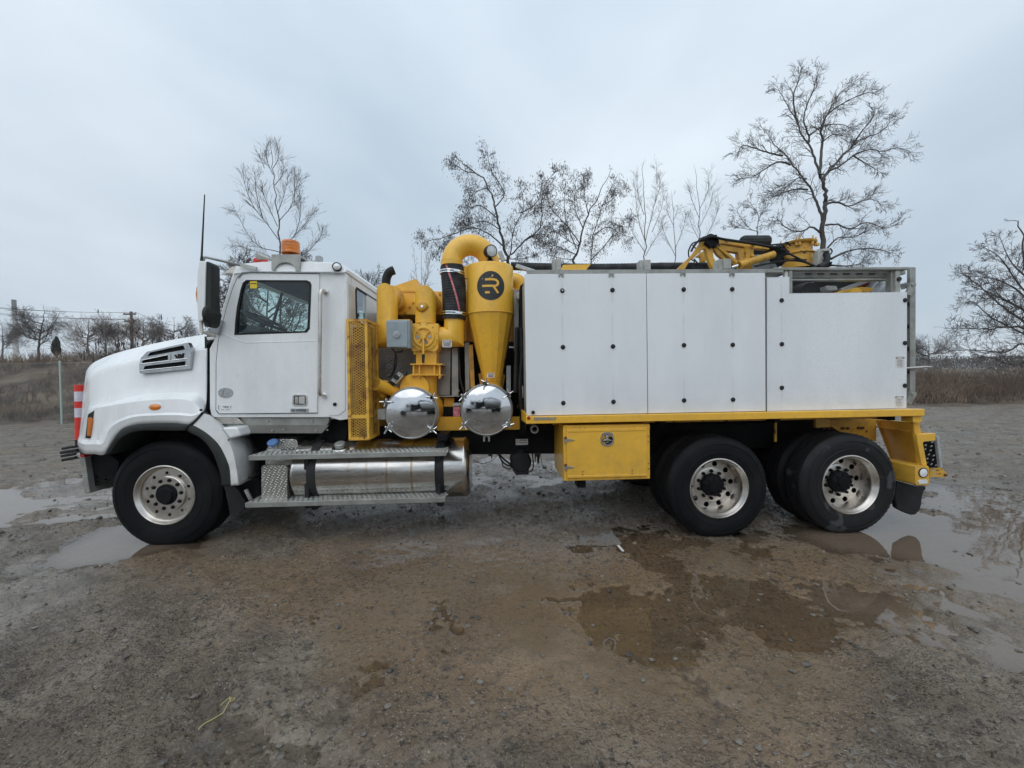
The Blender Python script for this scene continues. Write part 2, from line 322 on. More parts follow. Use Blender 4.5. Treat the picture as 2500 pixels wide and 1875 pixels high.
M['pods'] = mat('dark_seed_pods', (.07, .055, .050), .8)
M['shrub'] = mat('brown_brush_twigs', (.19, .135, .10), .95, c2=(.10, .078, .065), cs=.5)
M['grass'] = mat('dry_grass', (.33, .25, .155), .95, c2=(.17, .125, .085), cs=.8, cthr=(.35, .65))
M['grass2'] = mat('dead_field_stems', (.29, .22, .16), .95, c2=(.085, .068, .055), cs=1.1, cthr=(.42, .58))
M['evergreen'] = mat('dark_evergreen', (.03, .04, .028), .9)
M['stone'] = mat('wet_grey_stones', (.17, .15, .125), .42, c2=(.05, .044, .038), cs=9, cthr=(.4, .6), bump=.002)

# ---------------------------------------------------------------- ground
def hash2(ix, iy, s_):
    h = (ix.astype(np.int64)*374761393 + iy.astype(np.int64)*668265263 + s_*1274126177) & 0x7fffffff
    h = ((h ^ (h >> 13))*1103515245) & 0x7fffffff; h = h ^ (h >> 16); return (h & 0xffff)/65535.
def vnoise(x, y, s_):
    ix = np.floor(x); iy = np.floor(y); fx = x-ix; fy = y-iy; fx = fx*fx*fx*(fx*(fx*6-15)+10); fy = fy*fy*fy*(fy*(fy*6-15)+10)
    a = hash2(ix, iy, s_); b = hash2(ix+1, iy, s_); c = hash2(ix, iy+1, s_); d = hash2(ix+1, iy+1, s_)
    return (a*(1-fx)+b*fx)*(1-fy) + (c*(1-fx)+d*fx)*fy - .5
def fbm(x, y, sc, o, s_, g=.5):
    r_ = 0; a = 1
    for i in range(o):
        c_, s2 = math.cos(i*1.3), math.sin(i*1.3); r_ = r_ + a*vnoise((x*c_-y*s2)*sc*2**i+i*17.3, (x*s2+y*c_)*sc*2**i-i*9.1, s_+i); a *= g
    return r_
def sst(a, b, x): t = np.clip((x-a)/(b-a), 0, 1); return t*t*(3-2*t)
def poly_sd(px, py, poly):                    # signed distance, + inside
    best = np.full(px.shape, 1e9); ins = np.zeros(px.shape, bool); n = len(poly)
    for i in range(n):
        ax, ay = poly[i]; bx, by = poly[(i+1) % n]; dx, dy = bx-ax, by-ay
        t = np.clip(((px-ax)*dx+(py-ay)*dy)/(dx*dx+dy*dy+1e-12), 0, 1); best = np.minimum(best, (px-ax-t*dx)**2+(py-ay-t*dy)**2)
        c_ = (ay > py) != (by > py); xi = ax+(py-ay)*dx/(dy if abs(dy) > 1e-9 else 1e-9); ins ^= c_ & (px < xi)
    return np.where(ins, 1, -1)*np.sqrt(best)
def gp(pts): return [tuple(G(u, v))[:2] for u, v in pts]
PUD = [  # (outline seen in the photograph, depth of the bed below the water, edge raggedness)
 (gp([(-200,1215),(0,1192),(100,1180),(200,1162),(262,1172),(215,1205),(120,1232),(60,1268),(0,1303),(-200,1380)]), .020, .10),
 (gp([(150,1352),(235,1312),(300,1285),(380,1280),(440,1318),(470,1328),(395,1338),(330,1347),(262,1368),(175,1372)]), .020, .05),
 (gp([(1960,1300),(2100,1290),(2190,1238),(2280,1262),(2390,1295),(2560,1310),(2700,1400),(2600,1440),(2420,1408),(2300,1385),(2215,1372),(2120,1358),(2010,1330)]), .022, .07),
 (gp([(2270,1420),(2420,1430),(2700,1440),(2700,1640),(2460,1600),(2330,1580),(2235,1552),(2290,1500)]), .0035, .26),
 (gp([(2260,1195),(2400,1205),(2700,1215),(2700,1228),(2400,1218),(2270,1208)]), .012, .10),
 (gp([(1065,1132),(1200,1118),(1360,1122),(1420,1150),(1400,1192),(1200,1200),(1070,1190)]), .003, .16),
 (gp([(150,1190),(330,1175),(300,1250),(180,1262)]), .003, .14), (gp([(2240,1215),(2420,1225),(2600,1260),(2600,1290),(2400,1275),(2260,1235)]), .004, .14),
]
SHEEN = [
 (gp([(1520,1328),(1560,1320),(1620,1318),(1715,1326),(1600,1360),(1540,1362),(1510,1345)]), .012, .06),
 (gp([(1750,1320),(1880,1318),(1960,1335),(1900,1352),(1790,1350)]), .010, .05),
 (gp([(1380,1455),(1560,1440),(1700,1450),(1950,1430),(2200,1420),(2290,1470),(2275,1545),(2180,1575),(1900,1600),(1600,1622),(1440,1600),(1360,1540)]), .0035, .12),
 (gp([(945,1590),(1040,1585),(1060,1650),(1035,1680),(965,1668)]), .006, .05),
 (gp([(1100,1585),(1180,1600),(1240,1590),(1235,1650),(1180,1670),(1110,1630)]), .005, .06),
 (gp([(490,1790),(560,1780),(640,1830),(900,1760),(1120,1700),(1140,1740),(1180,1900),(480,1900)]), .006, .10),
 (gp([(480,1265),(760,1235),(1100,1225),(1250,1235),(1100,1262),(760,1270),(520,1285)]), .002, .14),
 (gp([(60,1450),(250,1390),(420,1440),(380,1500),(150,1500)]), 0, .2), (gp([(-100,1330),(140,1340),(120,1420),(-100,1440)]), 0, .2), (gp([(640,1400),(1000,1370),(1390,1380),(1400,1640),(1100,1700),(720,1600)]), 0, .2), (gp([(1700,1330),(2200,1340),(2300,1440),(1400,1470),(1350,1400)]), 0, .2),
]
FILM = gp([(250,1335),(700,1330),(1400,1320),(2250,1310),(2330,1480),(2290,1590),(2000,1640),(1560,1720),(1400,1890),(760,1890),(700,1640),(420,1450)])
def terrain(x, y):
    k = sst(-8, 6, x); rise = 3.05*(1-k) + 1.55*k
    t = sst(13.6, 25+22*k, y); far = sst(60, 500, y)
    lump = fbm(x, y, .12, 3, 90)*.8*t
    return rise*t*(1-far*.9) + lump*(1-far)
def ground_h(x, y):
    d0 = np.hypot(x, y+CD)
    macro = fbm(x, y, .45, 3, 1)*.045
    med = fbm(x*.75+.25*y, y, 5., 3, 20, .55)
    ridge = np.abs(fbm(x, y, 9, 3, 33, .6))
    fine = fbm(x, y, 26, 2, 50, .6)
    film = sst(-.5, .4, poly_sd(x, y, FILM)+fbm(x, y, .9, 3, 60)*.8)
    near = 1-sst(9, 30, d0)
    amp = (1-.72*film)
    # tyre ruts that sweep across the lot
    rut = 0; rutw = np.zeros(x.shape)
    for (cx, cy, rad, wd) in ((-9.5, -8.5, 9.2, .28), (-9.5, -8.5, 11.1, .28), (6, -16, 17.6, .3), (6, -16, 19.6, .3), (2, 34, 28.5, .35), (2, 34, 26.6, .35)):
        dd = np.abs(np.hypot(x-cx, y-cy)-rad); rutw = np.maximum(rutw, np.exp(-(dd/wd)**4)*near); rut = rut + .007*np.exp(-(dd/(wd*.8))**6)*np.sign(np.sin(np.arctan2(y-cy, x-cx)*rad/.022+dd*18)) - .024*np.exp(-(dd/wd)**4) + .020*np.exp(-((dd-wd*1.5)/(wd*.35))**2)
    h = .019 - .009*film + macro*(1-.8*film) + (med*.022 + ridge*.022 + fine*.012)*amp + rut*(1-.6*film)*near
    wet = .25 + .55*film
    pn = fbm(x, y, 1.3, 5, 150, .6); sheen = film*sst(-.2, .25, pn)*.9
    for poly, dep, rag in SHEEN: sheen = np.maximum(sheen, sst(-.6, .25, poly_sd(x, y, poly)+fbm(x, y, 1.1, 5, 160, .65)*1.4))
    sheen = np.maximum(sheen, rutw*sst(-.1, .3, pn)*.7)
    h = h*(1-.45*sheen)
    wmx = np.zeros(x.shape)
    for poly, dep, rag in SHEEN[:6]:
        w_ = sst(-.16, .16, poly_sd(x, y, poly)+fbm(x, y, 2.1, 5, 165, .65)*.9); h = h*(1-w_) + (-.0045+fine*.006+med*.0045+ridge*.002)*w_; wmx = np.maximum(wmx, w_)
    nz_ = fbm(x, y, 1.7, 5, 70, .62)
    wm = np.zeros(x.shape)
    for poly, dep, rag in PUD:
        sd = poly_sd(x, y, poly) + nz_*rag*4
        w_ = sst(-.16, .10, sd); h = h*(1-w_) + (-dep + fine*.006 + med*.008 + np.maximum(0, pn-.16)*(.10 if rag > .12 else .0))*w_; wet = np.maximum(wet, sst(-.5, 0, sd)); wm = np.maximum(wm, w_)
    h = np.maximum(h, .0025+fine*.006+med*.005-wm*.5-wmx*.5)
    hug = 1-sst(12, 14, y)
    return h*hug + terrain(x, y) + (1-hug)*(fbm(x, y, 1.5, 3, 80)*.12), wet, film, np.maximum(sheen, np.maximum(wm, wmx)), wm, wmx
ang = np.concatenate([np.linspace(-71, 71, 620), np.linspace(72.5, 287.5, 130)])
rad = np.concatenate([[.004, .1, .22], np.geomspace(.35, 16, 560, endpoint=False), np.geomspace(16, 980, 145)])
A_, R_ = np.meshgrid(np.radians(ang), rad); gx = (np.sin(A_)*R_).ravel(); gy = (np.cos(A_)*R_ - CD).ravel()
gh, gw, gf, gs, _, _ = ground_h(gx, gy)
na, nr = len(ang), len(rad); i0 = (np.arange(nr-1)[:, None]*na + np.arange(na)[None]); i1 = (np.arange(nr-1)[:, None]*na + (np.arange(na)[None]+1) % na)
fc = np.stack([i0, i1, i1+na, i0+na], -1).reshape(-1, 4)[:, ::-1]
gm = bpy.data.materials.new('wet_gravel_mud'); gm.use_nodes = True; nt = gm.node_tree; p = nt.nodes['Principled BSDF']
ge = N(nt, 'ShaderNodeNewGeometry'); aw = N(nt, 'ShaderNodeAttribute', attribute_name='wet'); af = N(nt, 'ShaderNodeAttribute', attribute_name='film'); as_ = N(nt, 'ShaderNodeAttribute', attribute_name='sheen')
def gn(sc, det=6., ro=.6, dist=0.):
    n = N(nt, 'ShaderNodeTexNoise', i_Scale=sc, i_Detail=det, i_Roughness=ro, i_Distortion=dist); L(nt, ge.outputs['Position'], n.inputs['Vector']); return n.outputs[0]
def mr(x, a, b, c=0., d=1.):
    n = N(nt, 'ShaderNodeMapRange'); L(nt, x, n.inputs[0]); [setattr(n.inputs[i+1], 'default_value', v) for i, v in enumerate((a, b, c, d))]; return n.outputs[0]
def mixc(f, a, b):
    n = N(nt, 'ShaderNodeMix', data_type='RGBA')
    if isinstance(f, float): n.inputs[0].default_value = f
    else: L(nt, f, n.inputs[0])
    for i, v in ((6, a), (7, b)):
        if isinstance(v, tuple): n.inputs[i].default_value = (*v, 1)
        else: L(nt, v, n.inputs[i])
    return n.outputs[2]
def mth(op, a, b):
    n = N(nt, 'ShaderNodeMath', operation=op)
    for i, v in ((0, a), (1, b)):
        if isinstance(v, (int, float)): n.inputs[i].default_value = v
        else: L(nt, v, n.inputs[i])
    return n.outputs[0]
brown = mixc(mr(gn(1.1), .38, .62), (.175, .120, .074), (.250, .175, .108))
grey = mixc(mr(gn(2.2), .4, .6), (.155, .125, .092), (.255, .213, .165))
c_ = mixc(mr(af.outputs[2], .15, .9), grey, brown)
c_ = mixc(mr(gn(30., 8., .8), .52, .60), c_, (.055, .046, .038))
c_ = mixc(mr(gn(9., 7., .7), .54, .66), c_, (.085, .070, .056)); c_ = mixc(mr(gn(75., 3., .7), .60, .68), c_, (.38, .345, .30))
c_ = mixc(mr(gn(.35, 4.), .52, .70), c_, (.20, .145, .09)); 
sepg = N(nt, 'ShaderNodeSeparateXYZ'); L(nt, ge.outputs['Position'], sepg.inputs[0])
c_ = mixc(mr(sepg.outputs[1], 12.6, 14.2), c_, mixc(mr(gn(.5, 5.), .42, .6), (.085, .068, .052), (.20, .15, .105)))
vsc = N(nt, 'ShaderNodeVectorMath', operation='SCALE'); L(nt, c_, vsc.inputs[0]); L(nt, mr(as_.outputs[2], .05, .7, 1., .76), vsc.inputs[3]); L(nt, vsc.outputs[0], p.inputs['Base Color'])   # soaked mud is darker than drained mud
rg = mth('SUBTRACT', mr(gn(3.2, 6., .65), .35, .65, .13, .50), mth('MULTIPLY', aw.outputs[2], .16))
stn = N(nt, 'ShaderNodeMapping'); L(nt, ge.outputs['Position'], stn.inputs[0]); stn.inputs['Scale'].default_value = (.35, 1.3, 1.)
sn = N(nt, 'ShaderNodeTexNoise', i_Scale=2.4, i_Detail=7., i_Roughness=.68); L(nt, stn.outputs[0], sn.inputs['Vector'])
rg = mth('ADD', rg, mr(sn.outputs[0], .42, .60, -.12, .20))
rg = mth('MAXIMUM', rg, .08)
mxr = N(nt, 'ShaderNodeMix'); L(nt, as_.outputs[2], mxr.inputs[0]); L(nt, rg, mxr.inputs[2]); mxr.inputs[3].default_value = .09
rg = mth('ADD', mxr.outputs[0], mr(sepg.outputs[1], 12., 15., 0., .5)); L(nt, rg, p.inputs['Roughness'])
p.inputs['IOR'].default_value = 1.36
vor = N(nt, 'ShaderNodeTexVoronoi', i_Scale=55.0); L(nt, ge.outputs['Position'], vor.inputs['Vector'])
hh = mth('ADD', mth('MULTIPLY', gn(45., 6., .65), 1.), mth('MULTIPLY', mr(vor.outputs[0], 0., .5, 1., 0.), .5))
bu = N(nt, 'ShaderNodeBump', i_Strength=1.); L(nt, hh, bu.inputs['Height']); L(nt, mth('MULTIPLY', mr(af.outputs[2], 0., 1., .034, .011), mr(as_.outputs[2], 0., 1., 1., .16)), bu.inputs['Distance']); L(nt, bu.outputs[0], p.inputs['Normal'])
ground = npmesh('ground', np.stack([gx, gy, gh], 1), fc, gm, smooth=True); tag(ground, 'wet brown and grey gravel lot with mud, rising to a bank of dead grass', kind='structure')
for nm, v in (('wet', gw), ('film', gf), ('sheen', gs)):
    at = ground.data.attributes.new(nm, 'FLOAT', 'POINT'); at.data.foreach_set('value', v.astype(np.float32))
m_ = bpy.data.materials.new('puddle_water'); m_.use_nodes = True; nt = m_.node_tree; nt.nodes.clear()
am = N(nt, 'ShaderNodeAttribute', attribute_name='murk'); ge = N(nt, 'ShaderNodeNewGeometry')
t = N(nt, 'ShaderNodeBsdfTransparent'); t.inputs[0].default_value = (1, .985, .96, 1); d = N(nt, 'ShaderNodeBsdfDiffuse'); d.inputs[0].default_value = (.24, .18, .13, 1)
g = N(nt, 'ShaderNodeBsdfGlossy'); g.inputs['Roughness'].default_value = .02
n = N(nt, 'ShaderNodeTexNoise', i_Scale=3., i_Detail=2.); L(nt, ge.outputs['Position'], n.inputs['Vector'])
b = N(nt, 'ShaderNodeBump', i_Strength=.35, i_Distance=.004); L(nt, n.outputs[0], b.inputs['Height'])
io = N(nt, 'ShaderNodeMapRange'); L(nt, am.outputs[2], io.inputs[0]); io.inputs[3].default_value = 1.36; io.inputs[4].default_value = 1.8
fr = N(nt, 'ShaderNodeFresnel'); L(nt, io.outputs[0], fr.inputs['IOR']); L(nt, b.outputs[0], fr.inputs['Normal']); L(nt, b.outputs[0], g.inputs['Normal'])
a = N(nt, 'ShaderNodeMixShader'); mm = N(nt, 'ShaderNodeMath', operation='MULTIPLY'); L(nt, am.outputs[2], mm.inputs[0]); mm.inputs[1].default_value = .6; L(nt, mm.outputs[0], a.inputs[0]); L(nt, t.outputs[0], a.inputs[1]); L(nt, d.outputs[0], a.inputs[2])
z_ = N(nt, 'ShaderNodeMixShader'); L(nt, fr.outputs[0], z_.inputs[0]); L(nt, a.outputs[0], z_.inputs[1]); L(nt, g.outputs[0], z_.inputs[2])
o = N(nt, 'ShaderNodeOutputMaterial'); L(nt, z_.outputs[0], o.inputs[0])
# one level water surface; it shows wherever the bed dips below it
wx, wy = np.meshgrid(np.arange(-16, 15, .12), np.arange(-3.4, 8, .12)); nyy, nxx = wx.shape; wx = wx.ravel(); wy = wy.ravel()
_, _, _, _, w1_, w2_ = ground_h(wx, wy); ii = (np.arange(nyy-1)[:, None]*nxx+np.arange(nxx-1)[None]).reshape(-1); fq = np.stack([ii, ii+1, ii+1+nxx, ii+nxx], -1)
act = np.maximum(w1_, w2_)[fq].max(1) > .001; fq = fq[act]; us = np.unique(fq); rm = np.zeros(len(wx), int); rm[us] = np.arange(len(us))
wo_ = npmesh('puddle_water', np.stack([wx[us], wy[us], us*0.], 1), rm[fq], m_, smooth=True); tag(wo_, 'shallow muddy puddles standing in the dips of the lot', kind='structure')
at = wo_.data.attributes.new('murk', 'FLOAT', 'POINT')
mk_ = w1_.reshape(nyy, nxx)
for _i in range(3): mk_ = (mk_+np.roll(mk_, 1, 0)+np.roll(mk_, -1, 0)+np.roll(mk_, 1, 1)+np.roll(mk_, -1, 1))/5
at.data.foreach_set('value', sst(0, .8, mk_.ravel()[us]).astype(np.float32))
# ================================================================ THE TRUCK
truck = empty('vacuum_truck', (0, 1.22, 0), 'white and yellow three-axle vacuum truck with a yellow cyclone, parked broadside in mud', 'truck')
T = truck
YC = 1.22                                        # centre line of the truck
def mir(v): return Vector((v[0], 2*YC-v[1], v[2]))
def rrect(x0, y0, x1, y1, r, n=4):               # rounded rectangle outline in crop pixels
    o = []
    for cx, cy, a0 in ((x1-r, y0+r, -90), (x1-r, y1-r, 0), (x0+r, y1-r, 90), (x0+r, y0+r, 180)):
        for i in range(n+1): a = R(a0+90*i/n); o.append((cx+r*math.cos(a), cy+r*math.sin(a)))
    return o
def ell(cx, cy, rx, ry, n=20): return [(cx+rx*math.cos(2*math.pi*i/n), cy+ry*math.sin(2*math.pi*i/n)) for i in range(n)]
def cr_interp(pts, k):                           # Catmull-Rom through 3d points, k pieces each
    pts = [Vector(p) for p in pts]; o = []
    for i in range(len(pts)-1):
        a = pts[max(i-1, 0)]; b = pts[i]; c = pts[i+1]; d = pts[min(i+2, len(pts)-1)]
        for j in range(k):
            t = j/k; o.append(.5*((2*b)+(c-a)*t+(2*a-5*b+4*c-d)*t*t+(3*b-a-3*c+d)*t**3))
    o.append(pts[-1]); return o

# ---------------------------------------------------------------- hood with its front wings
lev = {
 'A': [(700,1640,.42),(758,1688,.22),(850,1690,.14),(945,1690,.13),(1042,1535,.13),(1195,1437,.13),(1400,1419,.13),(1589,1421,.13),(1692,1430,.13),(1827,1317,.15)],
 'B': [(698,1570,.40),(748,1600,.21),(850,1602,.13),(930,1592,.12),(1000,1450,.118),(1180,1362,.118),(1400,1343,.118),(1600,1340,.118),(1725,1347,.13),(1829,1315,.15)],
 'B2': [(712,1520,.47),(760,1560,.27),(848,1562,.16),(915,1555,.15),(975,1440,.14),(1160,1345,.14),(1395,1322,.14),(1605,1318,.14),(1735,1330,.145),(1830,1313,.155)],
 'C': [(722,1440,.55),(782,1350,.34),(845,1284,.2),(960,1262,.17),(1080,1240,.16),(1280,1212,.16),(1480,1199,.16),(1640,1199,.16),(1745,1228,.165),(1832,1311,.18)],
 'C2': [(724,1420,.56),(784,1335,.36),(847,1276,.23),(960,1253,.20),(1080,1232,.19),(1280,1203,.19),(1480,1189,.19),(1642,1189,.19),(1750,1219,.19),(1836,1305,.20)],
 'D': [(732,1340,.62),(792,1275,.43),(852,1252,.36),(960,1233,.33),(1080,1204,.31),(1280,1155,.3),(1480,1138,.3),(1650,1138,.3),(1790,1150,.3),(1858,1250,.3)],
 'D2': [(735,1290,.64),(794,1240,.45),(854,1215,.375),(960,1196,.345),(1080,1172,.325),(1280,1126,.315),(1480,1108,.312),(1650,1105,.31),(1790,1118,.31),(1859,1200,.31)],
 'Da': [(748,1150,.69),(794,1105,.49),(848,1070,.42),(960,1040,.385),(1080,1010,.37),(1280,965,.355),(1480,930,.35),(1650,915,.34),(1775,910,.335),(1859,960,.33)],
 'E0': [(757,1075,.72),(795,1018,.51),(840,972,.445),(960,920,.415),(1080,890,.40),(1280,845,.39),(1480,805,.38),(1650,777,.37),(1760,762,.36),(1860,748,.35)],
 'E': [(760,1050,.73),(797,998,.53),(842,952,.47),(960,900,.435),(1080,870,.42),(1280,825,.41),(1480,785,.40),(1650,757,.39),(1760,742,.38),(1861,728,.37)],
 'F0': [(772,965,.86),(802,918,.74),(850,873,.70),(960,823,.66),(1080,783,.64),(1280,730,.62),(1480,687,.60),(1650,655,.59),(1760,638,.58),(1862,622,.58)],
 'F': [(777,945,.95),(804,903,.85),(852,862,.80),(960,812,.76),(1080,772,.74),(1280,720,.72),(1480,676,.70),(1650,645,.69),(1760,628,.68),(1863,612,.68)],
}
rows = []
for k in ('A', 'B', 'B2', 'C', 'C2', 'D', 'D2', 'Da', 'E0', 'E', 'F0', 'F'):
    rows.append(cr_interp([P(11, *q) for q in lev[k]], 4))
dense = [rows[0]]
for a, b, n in zip(rows[:-1], rows[1:], (2, 1, 4, 1, 2, 1, 3, 3, 1, 3, 1)):
    for i in range(1, n+1): dense.append([a[j].lerp(b[j], i/n) for j in range(len(a))])
top = dense[-1]; cen = [Vector((p.x-.01, YC, p.z+.02)) for p in top]; half = dense + [[a.lerp(b, .5)+Vector((0, 0, .008)) for a, b in zip(top, cen)]]
full = half + [cen] + [[mir(p) for p in r_] for r_ in reversed(half)]
mb = MB().loft(full)
k = len(full); nose = [r_[0] for r_ in full]; mb.add(nose, [tuple(range(len(nose)))])
hood = mb.build('hood', M['white'], T, ang=24)
s_ = hood.modifiers.new('thickness', 'SOLIDIFY'); s_.thickness = .012; s_.offset = 1 if False else -1
def pil(name, mb, mt, par=T, **k): return mb.build(name, mt, par, **k)
# hood side vent with louvre openings and emblem
YV = .308
vent_out = [(140,880),(200,640),(420,420),(1880,90),(2010,330),(1990,1050),(200,1215),(150,1180)]
h1 = [(445,585),(540,440),(1735,195),(1800,340)]; h2 = [(260,830),(250,735),(1180,545),(1185,712)]; h3 = [(300,1065),(340,930),(1815,765),(1805,915)]
vent = MB().pplate(28, vent_out, YV, .055, [h1, h2, h3]).build('hood_vent', M['ventchrome'], T, bevel=.004)
MB().pplate(28, [(180,1180),(220,660),(430,440),(1850,120),(1950,1030)], YV+.02, .02).build('vent_recess', M['chassis'], vent)
mb = MB()
for a, b in (((230,735),(1180,535)), ((200,870),(1890,665)), ((200,1105),(1890,925))):
    mb.tube([P(28, *a, YV-.002), P(28, *b, YV-.002)], .0045, 8)
mb.build('vent_trim', M['chrome'], vent)
MB().pplate(28, [(1210,530),(1265,520),(1265,735),(1210,740)], YV-.006, .008).build('badge_plate', M['alloy'], vent)
mb = MB()
stroke(28, [(1420,535),(1490,645),(1590,640)], 45, YV-.008, .01, mb); stroke(28, [(1500,645),(1560,560)], 30, YV-.008, .01, mb)
stroke(28, [(1600,640),(1690,630)], 45, YV-.008, .01, mb); stroke(28, [(1610,630),(1650,520)], 34, YV-.008, .01, mb); stroke(28, [(1685,630),(1715,475)], 44, YV-.008, .01, mb)
mb.pplate(28, [(1520,505),(1545,520),(1560,500),(1575,520),(1600,500),(1590,560),(1530,560)], YV-.008, .008)
mb.build('emblem', M['black'], vent)
# marker lamp on the wing
mk = MB().pplate(11, ell(1402,1268,73,36), .148, .03).build('marker_lamp', M['white'], T, bevel=.004)
mb = MB(); c = P(11, 1395, 1270, .148); kk = mpp(11, 1395, 1270, .148); rr = []
for i in range(5):
    f = math.cos(i*math.pi/9); rr.append([Vector((c.x+53*kk*f*math.cos(2*math.pi*j/20), c.y-.016*math.sin(i*math.pi/9), c.z+29*kk*f*math.sin(2*math.pi*j/20))) for j in range(20)])
mb.loft(rr, True); mb.add([c-Vector((0, .017, 0))]+rr[-1], [(0, j+1, (j+1) % 20+1) for j in range(20)]); mb.build('lamp_lens', M['orange'], mk)
# turn signal wrapping the front corner
hl = MB().pplate(11, [(765,1550),(790,1330),(845,1296),(822,1552)], .19, .10).build('headlamp', M['flare'], T, bevel=.008)
MB().pplate(11, [(776,1532),(787,1372),(800,1358),(815,1362),(826,1388),(808,1530)], .175, .04).build('turn_signal', M['amber'], hl, bevel=.008)
# rear part of the wing, fixed to the cab
arch = [(1245,392),(1290,362),(1390,408),(1480,478),(1560,570),(1640,750),(1655,880),(1662,942)]
outc = [(1392,238),(1440,262),(1545,372),(1610,455),(1655,540),(1692,650),(1720,800),(1738,943)]
rows = [cr_interp([P(2, *q, .16) for q in arch], 3)]
o1 = cr_interp([P(2, *q, .135) for q in outc], 3); i1_ = cr_interp([P(2, x+70, y+10-(20 if i < 3 else 0), .30) for i, (x, y) in enumerate(outc)], 3)
inn = cr_interp([P(2, *q, .62) for q in [(1480,262),(1560,300),(1690,372),(1790,420),(1880,500),(1925,600),(1940,730),(1942,852)]], 3)
a_ = rows[0]; rows = [a_, [p.lerp(q, .12)+Vector((0, -.018, 0)) for p, q in zip(a_, o1)], [p.lerp(q, .5)+Vector((0, -.008, 0)) for p, q in zip(a_, o1)], [p.lerp(q, .9) for p, q in zip(a_, o1)], o1,
        [p.lerp(q, .1)+Vector((.004, 0, 0)) for p, q in zip(o1, inn)], [p.lerp(q, .4) for p, q in zip(o1, inn)], inn]
rw = MB().loft(rows).build('rear_wing', M['white'], T, ang=40); s_ = rw.modifiers.new('t', 'SOLIDIFY'); s_.thickness = .01; s_.offset = 0
MB().pplate(2, [(1565,378),(1722,374),(1756,462),(1648,492)], .15, .3).build('wing_shelf', M['white'], T, bevel=.02, segs=3)
mb = MB()
for q in [(1785,890),(1840,872),(1890,852),(1925,832)]: mb.cyl(P(2, *q, .34), (0, 1, 0), .008, .03, 10)
mb.cyl(P(2, 1615, 917, .15), (0, -1, 0), .010, .012, 10); mb.cyl(P(2, 1645, 498, .13), (0, -1, 0), .008, .01, 10); mb.cyl(P(2, 1375, 205, .14), (0, -1, 0), .012, .012, 10)
mb.build('wing_bolts', M['black'], T)
# black arch flares
def flare(name, outer, inner, Ya, Yb):
    a = cr_interp([P(2, *q, Ya) for q in outer], 3); b = cr_interp([P(2, *q, Ya-.004) for q in inner], 3); d = [Vector((p.x, Yb, p.z)) for p in b]
    o = MB().loft([[p+Vector((0, .02, 0)) for p in a], a, [p.lerp(q, .5)+Vector((0, -.01, 0)) for p, q in zip(a, b)], b, [p+Vector((0, .025, 0)) for p in b], d]).build(name, M['flare'], T, ang=45)
    o.modifiers.new('t', 'SOLIDIFY').thickness = .006
flare('arch_flare', [(432,640),(482,545),(590,402),(700,360),(850,345),(1000,340),(1130,342),(1250,355)], [(472,640),(540,520),(630,445),(730,408),(850,400),(1000,400),(1120,402),(1232,400)], .122, .6)
flare('arch_flare', [(1250,360),(1300,365),(1390,412),(1480,482),(1560,574),(1640,752),(1655,882),(1660,945)], [(1238,405),(1290,432),(1350,462),(1430,530),(1500,640),(1555,790),(1575,880),(1580,945)], .135, .6)
MB().pplate(2, [(1378,222),(1402,234),(1250,392),(1222,406)], .128, .05).build('wing_seam', M['black'], T)
# inner arch liner and the dark engine bay behind it
x0 = P(2, 250, 600, .3).x
lin = cr_interp([P(2, *q, .55) for q in [(440,980),(455,640),(560,480),(720,400),(1000,385),(1250,400),(1430,540),(1560,760),(1600,1000)]], 3)
MB().loft([lin, [Vector((p.x, 1.9, p.z)) for p in lin]]).build('arch_liner', M['chassis'], T)
MB().box(x0+.25, -1.9, .62, 1.82, .55, 1.1).build('engine_block', M['chassis'], T)
# front bumper, plate, and rubber fingers
pts = [(640,500),(1310,515),(1560,700),(1480,1110),(800,1385),(680,1385)]
MB().pplate(26, pts, .42, .05, [ell(765,680,48,82,12), [(950,1015),(1055,1070),(1040,1110),(1005,1118),(965,1070)], ell(1228,1143,42,20,8), ell(1015,1195,38,18,8)]).build('bumper_bracket', M['chassis'], T)
bx = P(26, 600, 1000, .30); 
mb = MB().plate([P(26, 560, 585, .36), P(26, 690, 575, .36), P(26, 825, 1495, .36), P(26, 690, 1500, .36)], (0, 1.72, 0)); mb.build('bumper', M['galv'], T, bevel=.008)
mb = MB().plate([P(26, 560, 560, .35), P(26, 690, 555, .35), P(26, 695, 600, .35), P(26, 560, 605, .35)], (0, 1.74, 0)); mb.build('bumper_lip', M['greyplate'], T)
mb = MB().plate([P(26, 575, 515, .34), P(26, 670, 515, .34), P(26, 690, 580, .34), P(26, 575, 585, .34)], (0, .12, 0)); mb.build('tow_light', M['red'], T)
mb = MB(); q_ = [(475,480),(560,470),(585,590),(520,610),(460,530)]; mb.pplate(26, q_, .36, .3).build('tow_pin', M['dull'], T, bevel=.008)
for i, (a, b, hh_) in enumerate([((225,350),(590,290),62), ((185,452),(590,398),72), ((205,540),(560,480),66), ((225,640),(560,575),72)]):
    o = MB().bar(P(26, *a, .42), P(26, *b, .42), mpp(26, 400, 400, .4)*hh_, .10).build('rubber_finger', M['black'], T, bevel=.006)

# ---------------------------------------------------------------- cab
YD = .28                                          # plane of the cab side
doorc = [(1115,950),(1130,800),(1190,560),(1235,420),(1268,345),(1310,312),(1855,322),(1840,1320),(1135,1326),(1113,1300)]
winc = [(1330,364),(1765,366),(1790,378),(1799,400),(1786,715),(1765,742),(1245,760),(1250,660),(1262,560),(1290,430),(1305,385)]
body = [(1068,860),(1128,745),(1142,655),(1190,480),(1243,335),(1265,312),(1300,300),(2040,303),(2052,330),(2062,1366),(2000,1372),(1930,1350),(1100,1352),(1080,1335),(1070,1290)]
cab = MB().pplate(1, body, YD+.006, .05, [ [(x, y) for x, y in winc] ])
